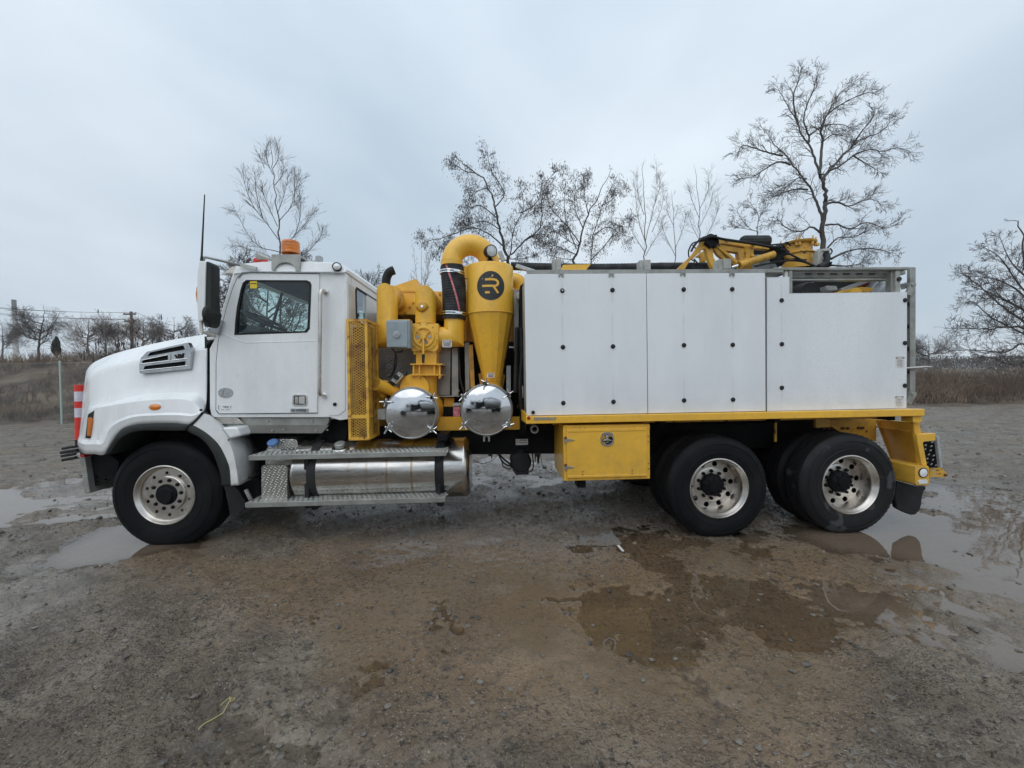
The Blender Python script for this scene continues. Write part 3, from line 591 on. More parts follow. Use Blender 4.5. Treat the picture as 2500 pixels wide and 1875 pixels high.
# far side and the skin in between
XB = P(1, 2052, 800, YD).x; XF = P(1, 1068, 900, YD).x
far = [mir(P(1, *q, YD+.006)) for q in body]; cab.plate(far, (0, -.05, 0), [[mir(P(1, *q, YD+.006)) for q in winc]])
zc = [P(1, *q, YD) for q in body]
ztop = P(1, 2040, 303, YD).z; zbot = P(1, 1500, 1352, YD).z
# roof: crowned
pr = []
rf = [(1180,318,.20),(1225,268,.25),(1290,246,.30),(1400,240,.32),(1700,236,.33),(1930,246,.33),(2000,265,.32),(2040,300,.29)]
base = [(1235,322),(1250,318),(1290,312),(1400,306),(1700,304),(1930,304),(2010,304),(2046,306)]
r0 = [P(1, *b, YD-.004) for b in base]; r1 = [P(1, x, y, Yp+.10) for x, y, Yp in rf]
r1 = [Vector((a.x, YD+.11, b.z+.0)) for a, b in zip(r0, r1)]; r1[0].x -= .07
mid = [Vector((a.x, YD+.015, a.z+(b.z-a.z)*.72)) for a, b in zip(r0, r1)]
rc = [Vector((b.x, YC, b.z+.015)) for b in r1]
roof = MB().loft([r0, mid, r1, rc, [mir(p) for p in r1], [mir(p) for p in mid], [mir(p) for p in r0]]); n_ = len(r0)
ends = [r[-1] for r in ([r0, mid, r1, rc, [mir(p) for p in r1], [mir(p) for p in mid], [mir(p) for p in r0]])]; roof.add(ends, [tuple(range(7))])
# rear wall with its window (in the plane X = XB)
wallc = [Vector((XB, YD+.01, zbot)), Vector((XB, 2*YC-YD-.01, zbot)), Vector((XB, 2*YC-YD-.01, ztop)), Vector((XB, YC, ztop+.05)), Vector((XB, YD+.01, ztop))]
def pr4(x, y): v = PX(4, x, y, XB); return v
w1 = [(222,722),(235,715),(395,835),(408,860),(410,1078),(400,1090),(215,1045)]
wz = [PX(4, *q, XB) for q in w1]
wy0, wy1 = min(p.y for p in wz), max(p.y for p in wz)+.28; wz0, wz1 = min(p.z for p in wz)-.05, max(p.z for p in wz)-.005
wwin = [Vector((XB, wy0+.0, wz0)), Vector((XB, wy1, wz0)), Vector((XB, wy1, wz1-.04)), Vector((XB, wy1-.04, wz1)), Vector((XB, wy0+.04, wz1)), Vector((XB, wy0, wz1-.04))]
cab.plate(wallc, (-.04, 0, 0), [wwin, [mir(p) for p in wwin]])
cab.box(XF, XB, YD+.06, 2*YC-YD-.06, zbot, zbot+.06)
# firewall, A pillars seen from inside, roof lining
cab.box(XF+.02, XF+.06, YD+.06, 2*YC-YD-.06, zbot+.06, P(1, 1100, 800, YD).z)
cabo = cab.build('cab', M['white'], T, bevel=.012, segs=3)
MB().box(XB-.002, XB+.012, YD+.10, wy0-.04, wz0-.0, wz1-.02).build('wall_rib', M['cream'], cabo, bevel=.01)
ro = roof.build('cab_roof', M['white'], T, ang=50); 
MB().box(P(1, 1300, 300, YD).x, XB-.04, YD+.05, 2*YC-YD-.05, ztop-.03, ztop-.005).build('roof_lining', M['seatfab'], T)
wf = MB().plate([p+Vector((.006, 0, 0)) for p in wwin], (-.012, 0, 0), [[p+(Vector((XB, sum(q.y for q in wwin)/6, sum(q.z for q in wwin)/6))-p)*.08+Vector((.006, 0, 0)) for p in wwin]])
wfo = wf.build('rear_window', M['black'], T); MB().add([p-Vector((.01, 0, 0)) for p in wwin], [tuple(range(6))]).build('pane', M['glass'], wfo)
MB().add([mir(p)-Vector((.01, 0, 0)) for p in wwin], [tuple(range(6))]).build('rear_window', M['glass'], T)
# windscreen
a0, a1 = P(1, 1135, 745, YD+.07), P(1, 1262, 325, YD+.07)
MB().add([a0, a1, mir(a1), mir(a0)], [(0, 1, 2, 3)]).build('windscreen', M['glass'], T)
for fn in (lambda p: p, mir):
    MB().bar(fn(a0), fn(a1), .05, .05).build('windscreen_pillar', M['white'], T, bevel=.01)
c0 = (a0+mir(a0))/2; c1 = (a1+mir(a1))/2; MB().bar(c0, c1, .02, .03).build('windscreen_divider', M['black'], T)
# door
dr = MB().pplate(1, doorc, YD-.012, .03, [winc]).build('door', M['white'], T, bevel=.006, segs=3)
sh = lambda pts, k, cx=1525, cy=560: [(cx+(x-cx)*k, cy+(y-cy)*k) for x, y in pts]
MB().pplate(1, sh(doorc, 1.008, 1480, 830), YD-.002, .012, [winc]).build('door_seal', M['black'], dr)
MB().pplate(1, sh(winc, 1.004), YD-.016, .03, [sh(winc, .945)]).build('window_seal', M['black'], dr, bevel=.003)
MB().add([P(1, *q, YD-.004) for q in sh(winc, .96)], [tuple(range(len(winc)))]).build('window_pane', M['glass'], dr)
MB().add([mir(P(1, *q, YD)) for q in winc], [tuple(range(len(winc)))]).build('far_window_pane', M['glass'], T)
# pressed crease below the window
MB().pplate(1, [(1180,752),(1260,792),(1330,812),(1825,800),(1825,806),(1330,820),(1255,800),(1176,758)], YD-.0145, .006).build('door_crease', M['white'], dr, bevel=.0025)
MB().pplate(1, rrect(1358,372,1408,425,4), YD-.018, .004).build('window_tag', M['tagyellow'], dr)
MB().pplate(1, [(1362,387),(1404,387),(1404,392),(1362,392)], YD-.020, .003).build('tag_print', M['black'], dr)
# badges, latch and lettering
bd = MB().pplate(22 if 0 else 1, ell(1181,1177,55,37,28), YD-.016, .006).build('door_badge', M['badge'], dr, bevel=.001)
mb = MB()
for a, b in (((1150,1190),(1165,1160)), ((1165,1160),(1160,1196)), ((1185,1155),(1188,1178)), ((1160,1200),(1205,1190))): stroke(1, [a, b], 5, YD-.018, .003, mb)
mb.build('badge_relief', M['alloy'], bd)
lt = MB().pplate(1, rrect(1662,1187,1769,1271,18), YD-.020, .014, [rrect(1672,1196,1759,1261,12)]).build('door_latch', M['chrome'], dr, bevel=.003)
MB().pplate(1, rrect(1670,1194,1761,1263,12), YD-.013, .006).build('latch_pocket', M['black'], lt)
MB().pplate(1, rrect(1708,1202,1752,1256,6), YD-.018, .008).build('latch_paddle', M['chrome'], lt, bevel=.004)
MB().pplate(1, rrect(1680,1204,1704,1254,6), YD-.015, .006).build('latch_plate', M['alloy'], lt)
pl = MB().pplate(1, rrect(1649,1290,1780,1316,4), YD-.017, .006).build('nameplate', M['badge'], dr)
q0 = P(1, 1655, 1312, YD-.019)
text_part('W 4700SB', 'nameplate_lettering', M['black'], pl, q0, .034, .1, 1.0)
stk = MB().pplate(1, [(1120,1262),(1224,1262),(1226,1306),(1122,1306)], YD-.0145, .003).build('fleet_sticker', M['white'], dr)
mb = MB()
for a, b, w9 in (((1129,1270),(1129,1294),3), ((1129,1270),(1140,1270),3), ((1129,1294),(1138,1294),3), ((1160,1275),(1205,1275),5), ((1168,1283),(1200,1283),4), ((1217,1272),(1217,1288),3), ((1150,1296),(1172,1296),2.5), ((1186,1296),(1210,1296),2.5)): stroke(1, [a, b], w9, YD-.017, .002, mb)
mb.build('label_print', M['stickerlines'], stk)
# grab handle
hx = [(1905,450),(1880,445),(1866,465),(1862,700),(1858,1000),(1860,1170),(1872,1192),(1895,1196)]
gp_ = cr_interp([P(1, x, y, YD-.075 if 1 < i < 6 else (YD-.05 if i in (1, 6) else YD)) for i, (x, y) in enumerate(hx)], 4)
gh_ = MB().tube(gp_, .019, 12).build('grab_handle', M['alloy'], T)
mb = MB(); mb.cyl(P(1, 1900, 450, YD), (0, -1, 0), .028, .02, 16, .005); mb.cyl(P(1, 1892, 1197, YD), (0, -1, 0), .028, .02, 16, .005); mb.build('handle_mount', M['chrome'], gh_)
MB().pplate(1, [(1925,1342),(1925,1250),(1935,900),(1960,620),(2000,480),(2040,420),(2046,1300),(2000,1338)], YD-.001, .02).build('corner_post', M['white'], T, bevel=.006, segs=3)
MB().cyl(P(1, 1970, 1259, YD), (0, -1, 0), .018, .012, 16).build('body_plug', M['black'], T)
MB().pplate(1, [(1030,770),(1100,778),(1095,800),(1044,830),(1052,1330),(1075,1345),(1062,1370),(1044,1345)], .36, .5).build('cowl_gap', M['flare'], T)
cw = MB().pplate(1, [(1040,775),(1105,772),(1100,792),(1048,800)], .34, 1.7).build('cowl', M['white'], T, bevel=.01)
# visor
v0, v1, v2 = P(1, 1165, 316, .36), P(1, 1262, 318, .36), P(1, 1300, 262, .36)
MB().add([v0, v1, v2, P(1, 1225, 268, .36), mir(v0), mir(v1), mir(v2), mir(P(1, 1225, 268, .36))], [(0,1,2,3),(7,6,5,4),(0,4,5,1),(0,3,7,4),(3,2,6,7)]).build('sun_visor', M['cream'], T, bevel=.006)
MB().tube([P(1, 1270, 345, YD-.02), P(1, 1300, 313, YD-.02), P(1, 1360, 306, YD-.02), P(1, 2035, 312, YD-.02)], .009, 8).build('drip_rail', M['badge'], T)
# interior
dash = MB().pplate(22, [(170,1225),(520,1240),(740,1290),(720,1370),(160,1390)], YD+.12, 1.5).build('dashboard', M['seatfab'], T, bevel=.02)
wc = P(22, 790, 1140, .62); ax = (Vector((.42, 0, -.9)))
ring = []; u_, v_, a_ = frame((-.45, 0, -.9))
for i in range(28): an = 2*math.pi*i/28; ring.append(wc + (u_*math.cos(an)+v_*math.sin(an))*.225)
sw = MB().tube(ring, .017, 8, closed=True)
for an in (0, 2.1, 4.2): sw.bar(wc, wc+(u_*math.cos(an)+v_*math.sin(an))*.22, .035, .012, a_)
sw.cyl(wc-a_*.02, a_, .07, .05, 16); sw.tube([wc, wc+a_*.3], .03, 8)
sw.build('steering_wheel', M['black'], T)
for yy in (.62,):
    st = MB().box(XB-.62, XB-.17, yy-.05, yy+.42, zbot+.35, zbot+.52).build('seat', M['seatfab'], T, bevel=.04)
    mb = MB().box(XB-.26, XB-.12, yy-.04, yy+.41, zbot+.5, P(22, 1300, 1180, .7).z); mb.build('seat_back', M['seatfab'], st, bevel=.04)
MB().box(XB-.10, XB-.045, YD+.06, 2*YC-YD-.06, zbot+.06, wz0-.01).build('cab_trim', M['seatfab'], T)
MB().box(XB-.5, XB-.05, YD+.055, YD+.075, P(1, 1700, 900, YD).z, P(1, 1700, 760, YD).z).build('door_trim', M['seatfab'], T)
# mirror
Ym = .02
ms_ = MB().pplate(21, [(160,250),(200,235),(270,238),(262,420),(255,800),(250,1000),(215,1170),(150,1180),(132,900),(132,600),(140,400)], Ym, .10).build('mirror', M['white'], T, bevel=.018, segs=3)
MB().pplate(21, [(265,240),(320,245),(352,290),(350,940),(360,1000),(385,1050),(345,1230),(300,1268),(240,1255),(215,1180),(250,1000),(258,600)], Ym+.012, .13).build('mirror_back', M['flare'], ms_, bevel=.02, segs=3)
mc_ = P(21, 335, 1080, Ym+.02); MB().lathe(mc_, (1, .0, 0), [(.001, .026), (.05, .022), (.080, .010), (.088, -.012), (.06, -.03)], 24).build('spot_mirror', M['flare'], ms_)
MB().pplate(21, [(108,760),(122,640),(140,630),(142,870),(125,885)], Ym+.02, .08).build('mirror_lamp', M['orange'], ms_, bevel=.008)
arm = MB().tube(cr_interp([P(21, 232, 240, Ym+.05), P(21, 240, 205, Ym+.05), P(21, 275, 182, Ym+.06), P(21, 500, 230, .14), P(21, 820, 305, .27)], 5), .013, 10)
arm.bar(P(21, 820, 300, .25), P(21, 1065, 355, .25), .03, .02); arm.build('mirror_arm', M['dull'], T)
MB().tube([P(21, 195, 1170, Ym+.05), P(21, 205, 1340, .06), P(21, 400, 1400, .2)], .018, 8).build('mirror_arm', M['cream'], T)
MB().pplate(21, [(375,1160),(530,1155),(470,1395),(315,1340)], .24, .12).build('mirror_mount', M['badge'], T, bevel=.012)
MB().tube([P(21, 205, 235, Ym+.03), P(21, 208, 150, Ym+.03), P(11, 1842, -645, Ym+.03)], [.014, .009, .0045], 8).build('antenna', M['black'], T)
# roof lights
bm_ = MB().pplate(1, [(1512,180),(1716,180),(1716,298),(1684,300)]+[(1610+78*math.cos(R(a)), 300-64*math.sin(R(a))) for a in range(10, 171, 16)]+[(1540,296),(1512,292)], .262, .02)
bm_.box(P(1, 1512, 240, .262).x, P(1, 1716, 240, .262).x, .283, .62, P(1, 1610, 190, .262).z-.006, P(1, 1610, 184, .262).z); bmo = bm_.build('beacon_bracket', M['greyplate'], T)
mb = MB().lathe(P(1, 1652, 175, .47), (0, 0, 1), [(.088, -.005), (.092, 0), (.092, .02), (.088, .024), (.092, .05), (.088, .055), (.092, .08), (.088, .086), (.090, .11), (.082, .128), (.001, .133)], 28); mb.build('beacon_lens', M['orange'], bmo, ang=20)
MB().pplate(1, [(1375,235),(1378,208),(1445,196),(1455,212),(1400,236)], .95, .12).build('strobe_lamp', M['safety_red'], T, bevel=.01)
MB().pplate(1, [(1395,200),(1395,166),(1440,160),(1450,200)], .9, .06).build('horn_bracket', M['badge'], T)
hn = MB().lathe(P(1, 1420, 190, .8), (1, .1, -.28), [(.05, 0), (.03, .04), (.018, .1), (.014, .36), (.02, .37)], 16); hn.build('air_horn', M['dull'], T)
MB().pplate(1, [(1716,182),(1780,222),(1800,238),(1716,238)], .6, .2).build('beacon_tray', M['badge'], T)
MB().tube([P(1, 1780, 232, .8), P(1, 1850, 230, .8)], .012, 8).build('light_bar', M['dull'], T)
MB().pplate(1, [(1826,240),(1828,192),(1862,188),(1862,240)], .8, .08).build('light_bracket', M['badge'], T)
rl = MB().lathe(P(1, 1984, 272, .275), (.25, -1, .12), [(.036, -.02), (.046, 0), (.046, .018), (.038, .022)], 22, cap0=True).build('roof_lamp', M['black'], T)
MB().lathe(P(1, 1985, 272, .27), (.25, -1, .12), [(.038, .012), (.028, .024), (.001, .03)], 20).build('lamp_glass', M['lens'], rl)
# cab skirts
MB().pplate(3, [(-180,125),(845,130),(840,175),(780,268),(150,262),(60,225),(-160,215),(-190,170)], .33, .04).build('cab_skirt', M['dull'], T, bevel=.008)
sk = MB().pplate(2, [(1512,275),(1720,275),(1790,340),(1560,342),(1520,315)], .30, .03).build('skirt_plate', M['alloy'], T, bevel=.004)
mb = MB().pplate(3, [(0,128),(840,128),(838,138),(0,136)], .30, .03).build('skirt_ledge', M['dull'], T)
MB().pplate(3, [(150,200),(840,200),(780,268),(150,268)], .325, .03).build('lower_skirt', M['steel_panel'], T)
mb = MB()
for q in ((325,165),(700,167),(460,235),(733,243),(365,245),(830,240)): mb.cyl(P(3, *q, .325), (0, -1, 0), .009, .012, 10)
mb.build('skirt_bolts', M['alloy'], T)
MB().pplate(3, [(845,160),(880,155),(960,160),(995,200),(985,330),(700,335),(790,250)], .5, .4).build('cab_mount', M['chassis'], T)

# ---------------------------------------------------------------- tanks and steps
zt0, zt1 = P(3, 1900, 318, .45).z, P(3, 1900, 815, .45).z; TR = .318
tc_ = P(3, 1300, 565, .43); xL, xR = P(3, 545, 565, .30).x, P(3, 2040, 565, .45).x
ftank = MB().lathe((xL, .45, tc_.z), (1, 0, 0), [(.001, .0), (TR*.6, -.0), (TR*.9, .012), (TR, .05), (TR, .055), (TR+.004, .058), (TR+.004, .066), (TR, .07), (TR, xR-xL-.07), (TR+.004, xR-xL-.066), (TR+.004, xR-xL-.058), (TR, xR-xL-.05), (TR*.92, xR-xL-.012), (TR*.7, xR-xL), (.001, xR-xL)], 64)
def tankmat():
    m_ = M['tank'].copy(); m_.name = 'stained_tank_alloy'; nt = m_.node_tree; p = nt.nodes['Principled BSDF']; src = p.inputs['Base Color'].links[0].from_socket
    tc = N(nt, 'ShaderNodeTexCoord'); sp = N(nt, 'ShaderNodeSeparateXYZ'); L(nt, tc.outputs['Object'], sp.inputs[0]); prev = src
    nn = N(nt, 'ShaderNodeTexNoise', i_Scale=9., i_Detail=4.); L(nt, tc.outputs['Object'], nn.inputs['Vector'])
    for px_, wd, am in ((1322, .014, .75), (1533, .016, .7), (1150, .02, .35), (1000, .015, .25)):
        xx = P(3, px_, 600, .13).x; a = N(nt, 'ShaderNodeMath', operation='SUBTRACT'); L(nt, sp.outputs[0], a.inputs[0]); a.inputs[1].default_value = xx
        b = N(nt, 'ShaderNodeMath', operation='ABSOLUTE'); L(nt, a.outputs[0], b.inputs[0])
        c_ = N(nt, 'ShaderNodeMapRange'); L(nt, b.outputs[0], c_.inputs[0]); c_.inputs[1].default_value = wd; c_.inputs[2].default_value = wd*.2; c_.inputs[3].default_value = 0; c_.inputs[4].default_value = am
        d = N(nt, 'ShaderNodeMath', operation='MULTIPLY'); L(nt, c_.outputs[0], d.inputs[0]); L(nt, nn.outputs[0], d.inputs[1]); d2 = N(nt, 'ShaderNodeMath', operation='MULTIPLY'); L(nt, d.outputs[0], d2.inputs[0]); d2.inputs[1].default_value = 1.7; d2.use_clamp = True
        mi = N(nt, 'ShaderNodeMix', data_type='RGBA'); L(nt, d2.outputs[0], mi.inputs[0]); L(nt, prev, mi.inputs[6]); mi.inputs[7].default_value = (.30, .17, .04, 1); prev = mi.outputs[2]
    L(nt, prev, p.inputs['Base Color']); return m_
ft = ftank.build('fuel_tank', tankmat(), T, ang=50)
for xa in ((650+715)/2, 1767):
    xx = P(3, xa, 600, .13).x; ww = .088*.5
    MB().lathe((xx-ww, .45, tc_.z), (1, 0, 0), [(TR+.002, 0), (TR+.009, .004), (TR+.009, 2*ww-.004), (TR+.002, 2*ww)], 48).build('tank_strap', M['black'], ft)
cap_c = P(3, 935, 372, .22); axc = Vector((0, -.35, .94)).normalized()
cp_ = MB().cyl(cap_c-axc*.05, axc, .085, .035, 24, .01).build('filler_neck', M['tank'], ft); MB().cyl(cap_c-axc*.015, axc, .052, .045, 12, .006).build('filler_cap', M['dull'], ft)
# diamond plate material
def plate_mat():
    m_ = mat('diamond_tread_plate', (.50, .49, .46), .34, 1, c2=(.36, .35, .32), cs=5, cthr=(.4, .7)); nt = m_.node_tree; p = nt.nodes['Principled BSDF']
    tc = N(nt, 'ShaderNodeTexCoord'); mp = N(nt, 'ShaderNodeMapping'); L(nt, tc.outputs['Object'], mp.inputs[0]); mp.inputs['Rotation'].default_value = (R(45), R(45), R(45)); mp.inputs['Scale'].default_value = (42, 42, 42)
    v = N(nt, 'ShaderNodeTexVoronoi', i_Scale=1.0, i_Randomness=0.0); L(nt, mp.outputs[0], v.inputs['Vector']); r_ = N(nt, 'ShaderNodeMapRange'); L(nt, v.outputs[0], r_.inputs[0]); r_.inputs[1].default_value = .5; r_.inputs[2].default_value = .2
    b = N(nt, 'ShaderNodeBump', i_Strength=1., i_Distance=.0032); L(nt, r_.outputs[0], b.inputs['Height']); L(nt, b.outputs[0], p.inputs['Normal']); return m_
M['tread'] = plate_mat()
df = MB().plate([P(3, 300, 425, .36)]+[P(3, x, y, .36) for x, y in [(335,355),(360,325),(420,315),(560,318),(575,350),(575,800),(300,800)]], (0, .35, 0)).build('def_tank', M['tread'], T, bevel=.02, segs=3)
MB().pplate(3, rrect(270,540,488,830,22), .14, .24).build('def_tank_cover', M['tread'], T, bevel=.02, segs=3)
MB().cyl(P(3, 372, 362, .33), Vector((0, -.5, .85)), .052, .04, 18, .008).build('fluid_cap', M['blue'], df)
MB().pplate(3, rrect(325,403,432,426,8), .345, .01).build('cap_label', M['sticker'], df)
def step(c0, c1, yt0, yb0, yt1, yb1):
    # a channel step: front lip + tread plate running back
    A, B = P(3, c0, yt0, .04), P(3, c1, yt1, .04); A2, B2 = P(3, c0, yb0, .04), P(3, c1, yb1, .04); z1 = (A.z+B.z)/2; z0 = (A2.z+B2.z)/2
    mb = MB().box(A.x, B.x, .04, .06, z0, z1).box(A.x, B.x, .062, .30, z0+.012, z1-.002); s_ = mb.build('side_step', M['dull'], T, bevel=.003)
    tp = MB(); n = int((B.x-A.x)/.048)
    for i in range(n):
        for j in range(4):
            x = A.x+.03+i*.048+(j % 2)*.024; y = .085+j*.055
            tp.add([(x-.018, y-.012, z1-.002), (x+.018, y-.012, z1-.002), (x+.018, y+.012, z1-.002), (x-.018, y+.012, z1-.002), (x-.009, y, z1+.005), (x+.009, y, z1+.005)], [(0,1,5,4),(1,2,5),(2,3,4,5),(3,0,4)])
    o = tp.build('tread_studs', M['dull'], s_); tag(o, kind='stuff')
step(160, 1828, 448, 490, 428, 470); step(130, 1822, 848, 892, 818, 858)
mb = MB(); 
for xa in (672, 1767):
    x = P(3, xa, 600, .2).x; mb.box(x-.02, x+.02, .14, .3, P(3, 900, 880, .2).z, P(3, 900, 470, .2).z)
    mb.box(x-.03, x+.03, .28, .9, tc_.z-TR-.06, tc_.z-TR-.01)
mb.build('step_bracket', M['black'], T)
MB().bar(P(2, 1810, 985, .2), P(2, 1860, 1085, .2), .03, .02).build('step_stay', M['dull'], T)
MB().pplate(2, [(1590,955),(1690,950),(1750,1010),(1800,1100),(1790,1180),(1660,1250),(1610,1000)], .30, .45).build('front_mud_flap', M['black'], T)
MB().pplate(2, [(1690,945),(1940,860),(1950,900),(1960,1100),(1840,1100),(1760,1010)], .42, .4).build('flap_bracket', M['chassis'], T)

# ---------------------------------------------------------------- wheels
def tyre(Rt, W_, flat, mt):
    pr = [(.285, .022), (.300, .010), (.315, .008), (.36, .0-.004), (Rt*.80, -.006), (Rt*.90, .004), (Rt*.955, .020), (Rt*.985, .034), (Rt, .045)]
    gr = []; n = 5; w0, w1 = .045, W_-.045
    for i in range(1, n):
        x = w0+(w1-w0)*i/n; gr += [(Rt, x-.006), (Rt-.014, x-.005), (Rt-.014, x+.005), (Rt, x+.006)]
    pr2 = [(r_, W_-h) for r_, h in reversed(pr)]; prof = pr+gr+pr2; na_ = 120
    sh_i = {5, 6, 7, 8, len(prof)-6, len(prof)-7, len(prof)-8, len(prof)-9}
    def mod(i, k, r_): return r_-((.003 if Rt > .53 else .007) if (k % 2 and i in sh_i and r_ > Rt*.94) else 0)
    mb = MB().lathe((0, 0, 0), (0, 1, 0), prof, na_, mod)
    # raised rings moulded on the sidewall
    mb.lathe((0, 0, 0), (0, 1, 0), [(Rt*.86, -.004), (Rt*.865, -.008), (Rt*.875, -.004)], 96); mb.lathe((0, 0, 0), (0, 1, 0), [(Rt*.70, -.004), (Rt*.705, -.0075), (Rt*.715, -.004)], 96)
    mb.v = [(x*(1+max(0, -z-flat*.9)*.25), y, max(z, -flat)) for x, y, z in mb.v]
    return mb
def disc_with_holes(r0, r1, y0, y1, holes_r, hole_rad, ph=0, t=.014):
    circ = lambda r_, n, y: [Vector((r_*math.cos(2*math.pi*i/n), y, r_*math.sin(2*math.pi*i/n))) for i in range(n)]
    hs = [[Vector((holes_r*math.cos(a)+hole_rad*math.cos(b), 0, holes_r*math.sin(a)+hole_rad*math.sin(b))) for b in [2*math.pi*j/12 for j in range(12)]] for a in [ph+2*math.pi*i/10 for i in range(10)]]
    mb = MB().plate(circ(r1, 60, 0), (0, t, 0), hs+[circ(r0, 30, 0)])
    mb.v = [(x, y+y0+(y1-y0)*((math.hypot(x, z)-r0)/(r1-r0)), z) for x, y, z in mb.v]; return mb
def make_wheel(kind, center, Rt, W_, flat, tm):
    c = Vector(center)
    if kind == 'front':
        hub = MB().lathe((0, 0, 0), (0, 1, 0), [(.001, -.004), (.055, -.002), (.07, .004), (.078, .014), (.098, .016), (.106, .024), (.106, .05), (.05, .1)], 28)
    else:
        hub = MB().lathe((0, 0, 0), (0, 1, 0), [(.001, .075), (.055, .078), (.062, .092), (.095, .10), (.108, .115), (.115, .16), (.115, .22)], 28, mod=lambda i, k, r_: r_*(1+.09*(k % 3 == 0)*(2 < i < 6)))
        for i in range(8):
            a = 2*math.pi*i/8; hub.cyl((.083*math.cos(a), .102, .083*math.sin(a)), (0, -1, 0), .011, .014, 6)
    root = hub.build('wheel', M['chassis'], T, loc=c)
    tyre(Rt, W_, flat, tm).build('tyre', tm, root, loc=c, ang=28)
    if kind == 'front':
        mb = MB().lathe((0, 0, 0), (0, 1, 0), [(.305, .012), (.303, .0), (.294, -.003), (.286, .006), (.280, .022), (.266, .034), (.262, .060), (.255, .066)], 72)
        mb.lathe((0, 0, 0), (0, 1, 0), [(.262, .06), (.262, .2)], 48)
        d = disc_with_holes(.183, .2625, .050, .050, .216, .0165, ph=.35); mb.add(d.v, d.f); mb.lathe((0, 0, 0), (0, 1, 0), [(.1835, .050), (.181, .034), (.176, .030), (.10, .030)], 60)
        mb.build('rim', M['alloy'], root, loc=c, ang=35)
        nr, ny, ns, ph = .145, .026, .018, .1
    else:
        mb = MB().lathe((0, 0, 0), (0, 1, 0), [(.305, .012), (.303, .0), (.294, -.003), (.286, .008), (.281, .024), (.268, .036), (.262, .060), (.254, .13), (.247, .172)], 72)
        d = disc_with_holes(.10, .249, .168, .168, .216, .028, ph=.1); mb.add(d.v, d.f)
        mb.lathe((0, 0, 0), (0, 1, 0), [(.182, .17), (.178, .160), (.168, .157), (.11, .157)], 48)
        mb.build('rim', M['alloy'], root, loc=c, ang=35)
        nr, ny, ns, ph = .142, .140, .016, .3
    nut = None
    for i in range(10):
        a = ph+2*math.pi*i/10; loc = c+Vector((nr*math.cos(a), ny, nr*math.sin(a)))
        if nut is None: nut = MB().lathe((0, 0, 0), (0, 1, 0), [(.001, -.013), (ns*.75, -.011), (ns*.95, -.002), (ns*1.1, .003), (ns*1.1, .02)], 8).build('lug_nut', M['chassis'], root, loc=loc)
        else: n2 = nut.copy(); col.objects.link(n2); n2.parent = root; n2.location = loc-c
    return root
XR1, XFR = 2.2231, -3.3689
front = make_wheel('front', (XFR, .255, .512), .548, .33, .512, M['rubber'])
r1_ = make_wheel('rear', (XR1, 0, .503), .518, .28, .503, M['rubber'])
r2_ = make_wheel('rear', (XR1+1.37, 0, .503), .518, .28, .503, M['rubber2'])
# the inner tyre of each pair and the wheels on the far side
inner_me = None
for x in (XR1, XR1+1.37):
    for y in (.315, 2*YC-.28-.315, 2*YC-.28):
        if inner_me is None:
            io = tyre(.518, .28, .503, M['rubber']).build('tyre', M['rubber'], T, loc=(x, y, .503), ang=28); inner_me = io
        else:
            o = inner_me.copy(); col.objects.link(o); o.parent = T; o.location = Vector((x, y, .503))-ORI['vacuum_truck']
tyre(.548, .33, .512, M['rubber']).build('tyre', M['rubber'], T, loc=(XFR, 2*YC-.33-.255, .512), ang=28)
mb = MB()
for x, r_ in ((XR1, .12), (XR1+1.37, .12), (XFR, .07)): mb.cyl((x, .25, .50), (0, 1, 0), r_, 1.94, 20)
for x in (XR1, XR1+1.37): mb.lathe((x, YC-.28, .5), (0, 1, 0), [(.1, 0), (.24, .12), (.27, .28), (.24, .44), (.1, .56)], 24)
mb.build('axle', M['chassis'], T)

# ---------------------------------------------------------------- chassis
zfr = P(27, 900, 440, .8).z; zfr1 = P(27, 900, 95, .8).z
mb = MB()
for y in (.78, 1.60): mb.box(XFR-.55, 4.3, y, y+.06, zfr-.0, zfr+.30)
for x in (-3.6, -2.6, -1.6, -.6, .4, 1.4, 2.2, 2.9, 3.6, 4.2): mb.box(x, x+.08, .84, 1.6, zfr+.02, zfr+.26)
mb.box(-1.5, 4.2, .86, 1.58, zfr+.2, zfr+.32)
mb.box(XR1-.75, XR1+2.1, .66, .80, .42, .62)
mb.build('chassis_frame', M['chassis'], T)
MB().pplate(27, [(620,90),(1910,50),(1910,440),(1500,440),(1230,440),(1225,450),(620,450)], .72, .03).build('frame_side', M['chassis'], T)
mb = MB().pplate(27, [(1290,440),(1500,440),(1505,600),(1505,775),(1300,778),(1245,700),(1230,470)], .55, .2); mb.lathe(P(27, 1380, 580, .55), (0, 1, 0), [(.001, -.01), (.10, -.01), (.12, .03), (.12, .25)], 24); mb.build('hanging_air_valve', M['black'], T, bevel=.006)
mb = MB()
def hose(c, pts, Y, r, n=6): return mb.tube(cr_interp([P(c, *q, Y) for q in pts], 6), r, n)
hose(27, [(1020,450),(1080,560),(1160,620),(1250,640)], .6, .010); hose(27, [(1030,440),(1100,520),(1240,630)], .6, .012); hose(27, [(1070,550),(1100,640),(1190,685),(1240,640)], .6, .007)
hose(27, [(1560,440),(1575,600),(1560,700),(1510,730)], .6, .008); hose(27, [(620,540),(780,600),(930,540),(1010,450)], .6, .003); hose(27, [(1690,440),(1720,620),(1830,740),(1930,690)], .6, .003)
mb.pplate(27, [(860,450),(920,450),(920,480),(860,480)], .6, .05).pplate(27, [(905,480),(922,480),(922,520),(905,520)], .6, .02).pplate(27, [(1600,430),(1690,430),(1660,600),(1640,600),(1635,490),(1615,490),(1612,570),(1600,570)], .6, .03)
mb.build('air_hoses', M['black'], T)
lb = MB().pplate(27, [(1293,210),(1488,206),(1490,298),(1296,304)], .715, .006).build('warning_label', M['sticker'], T)
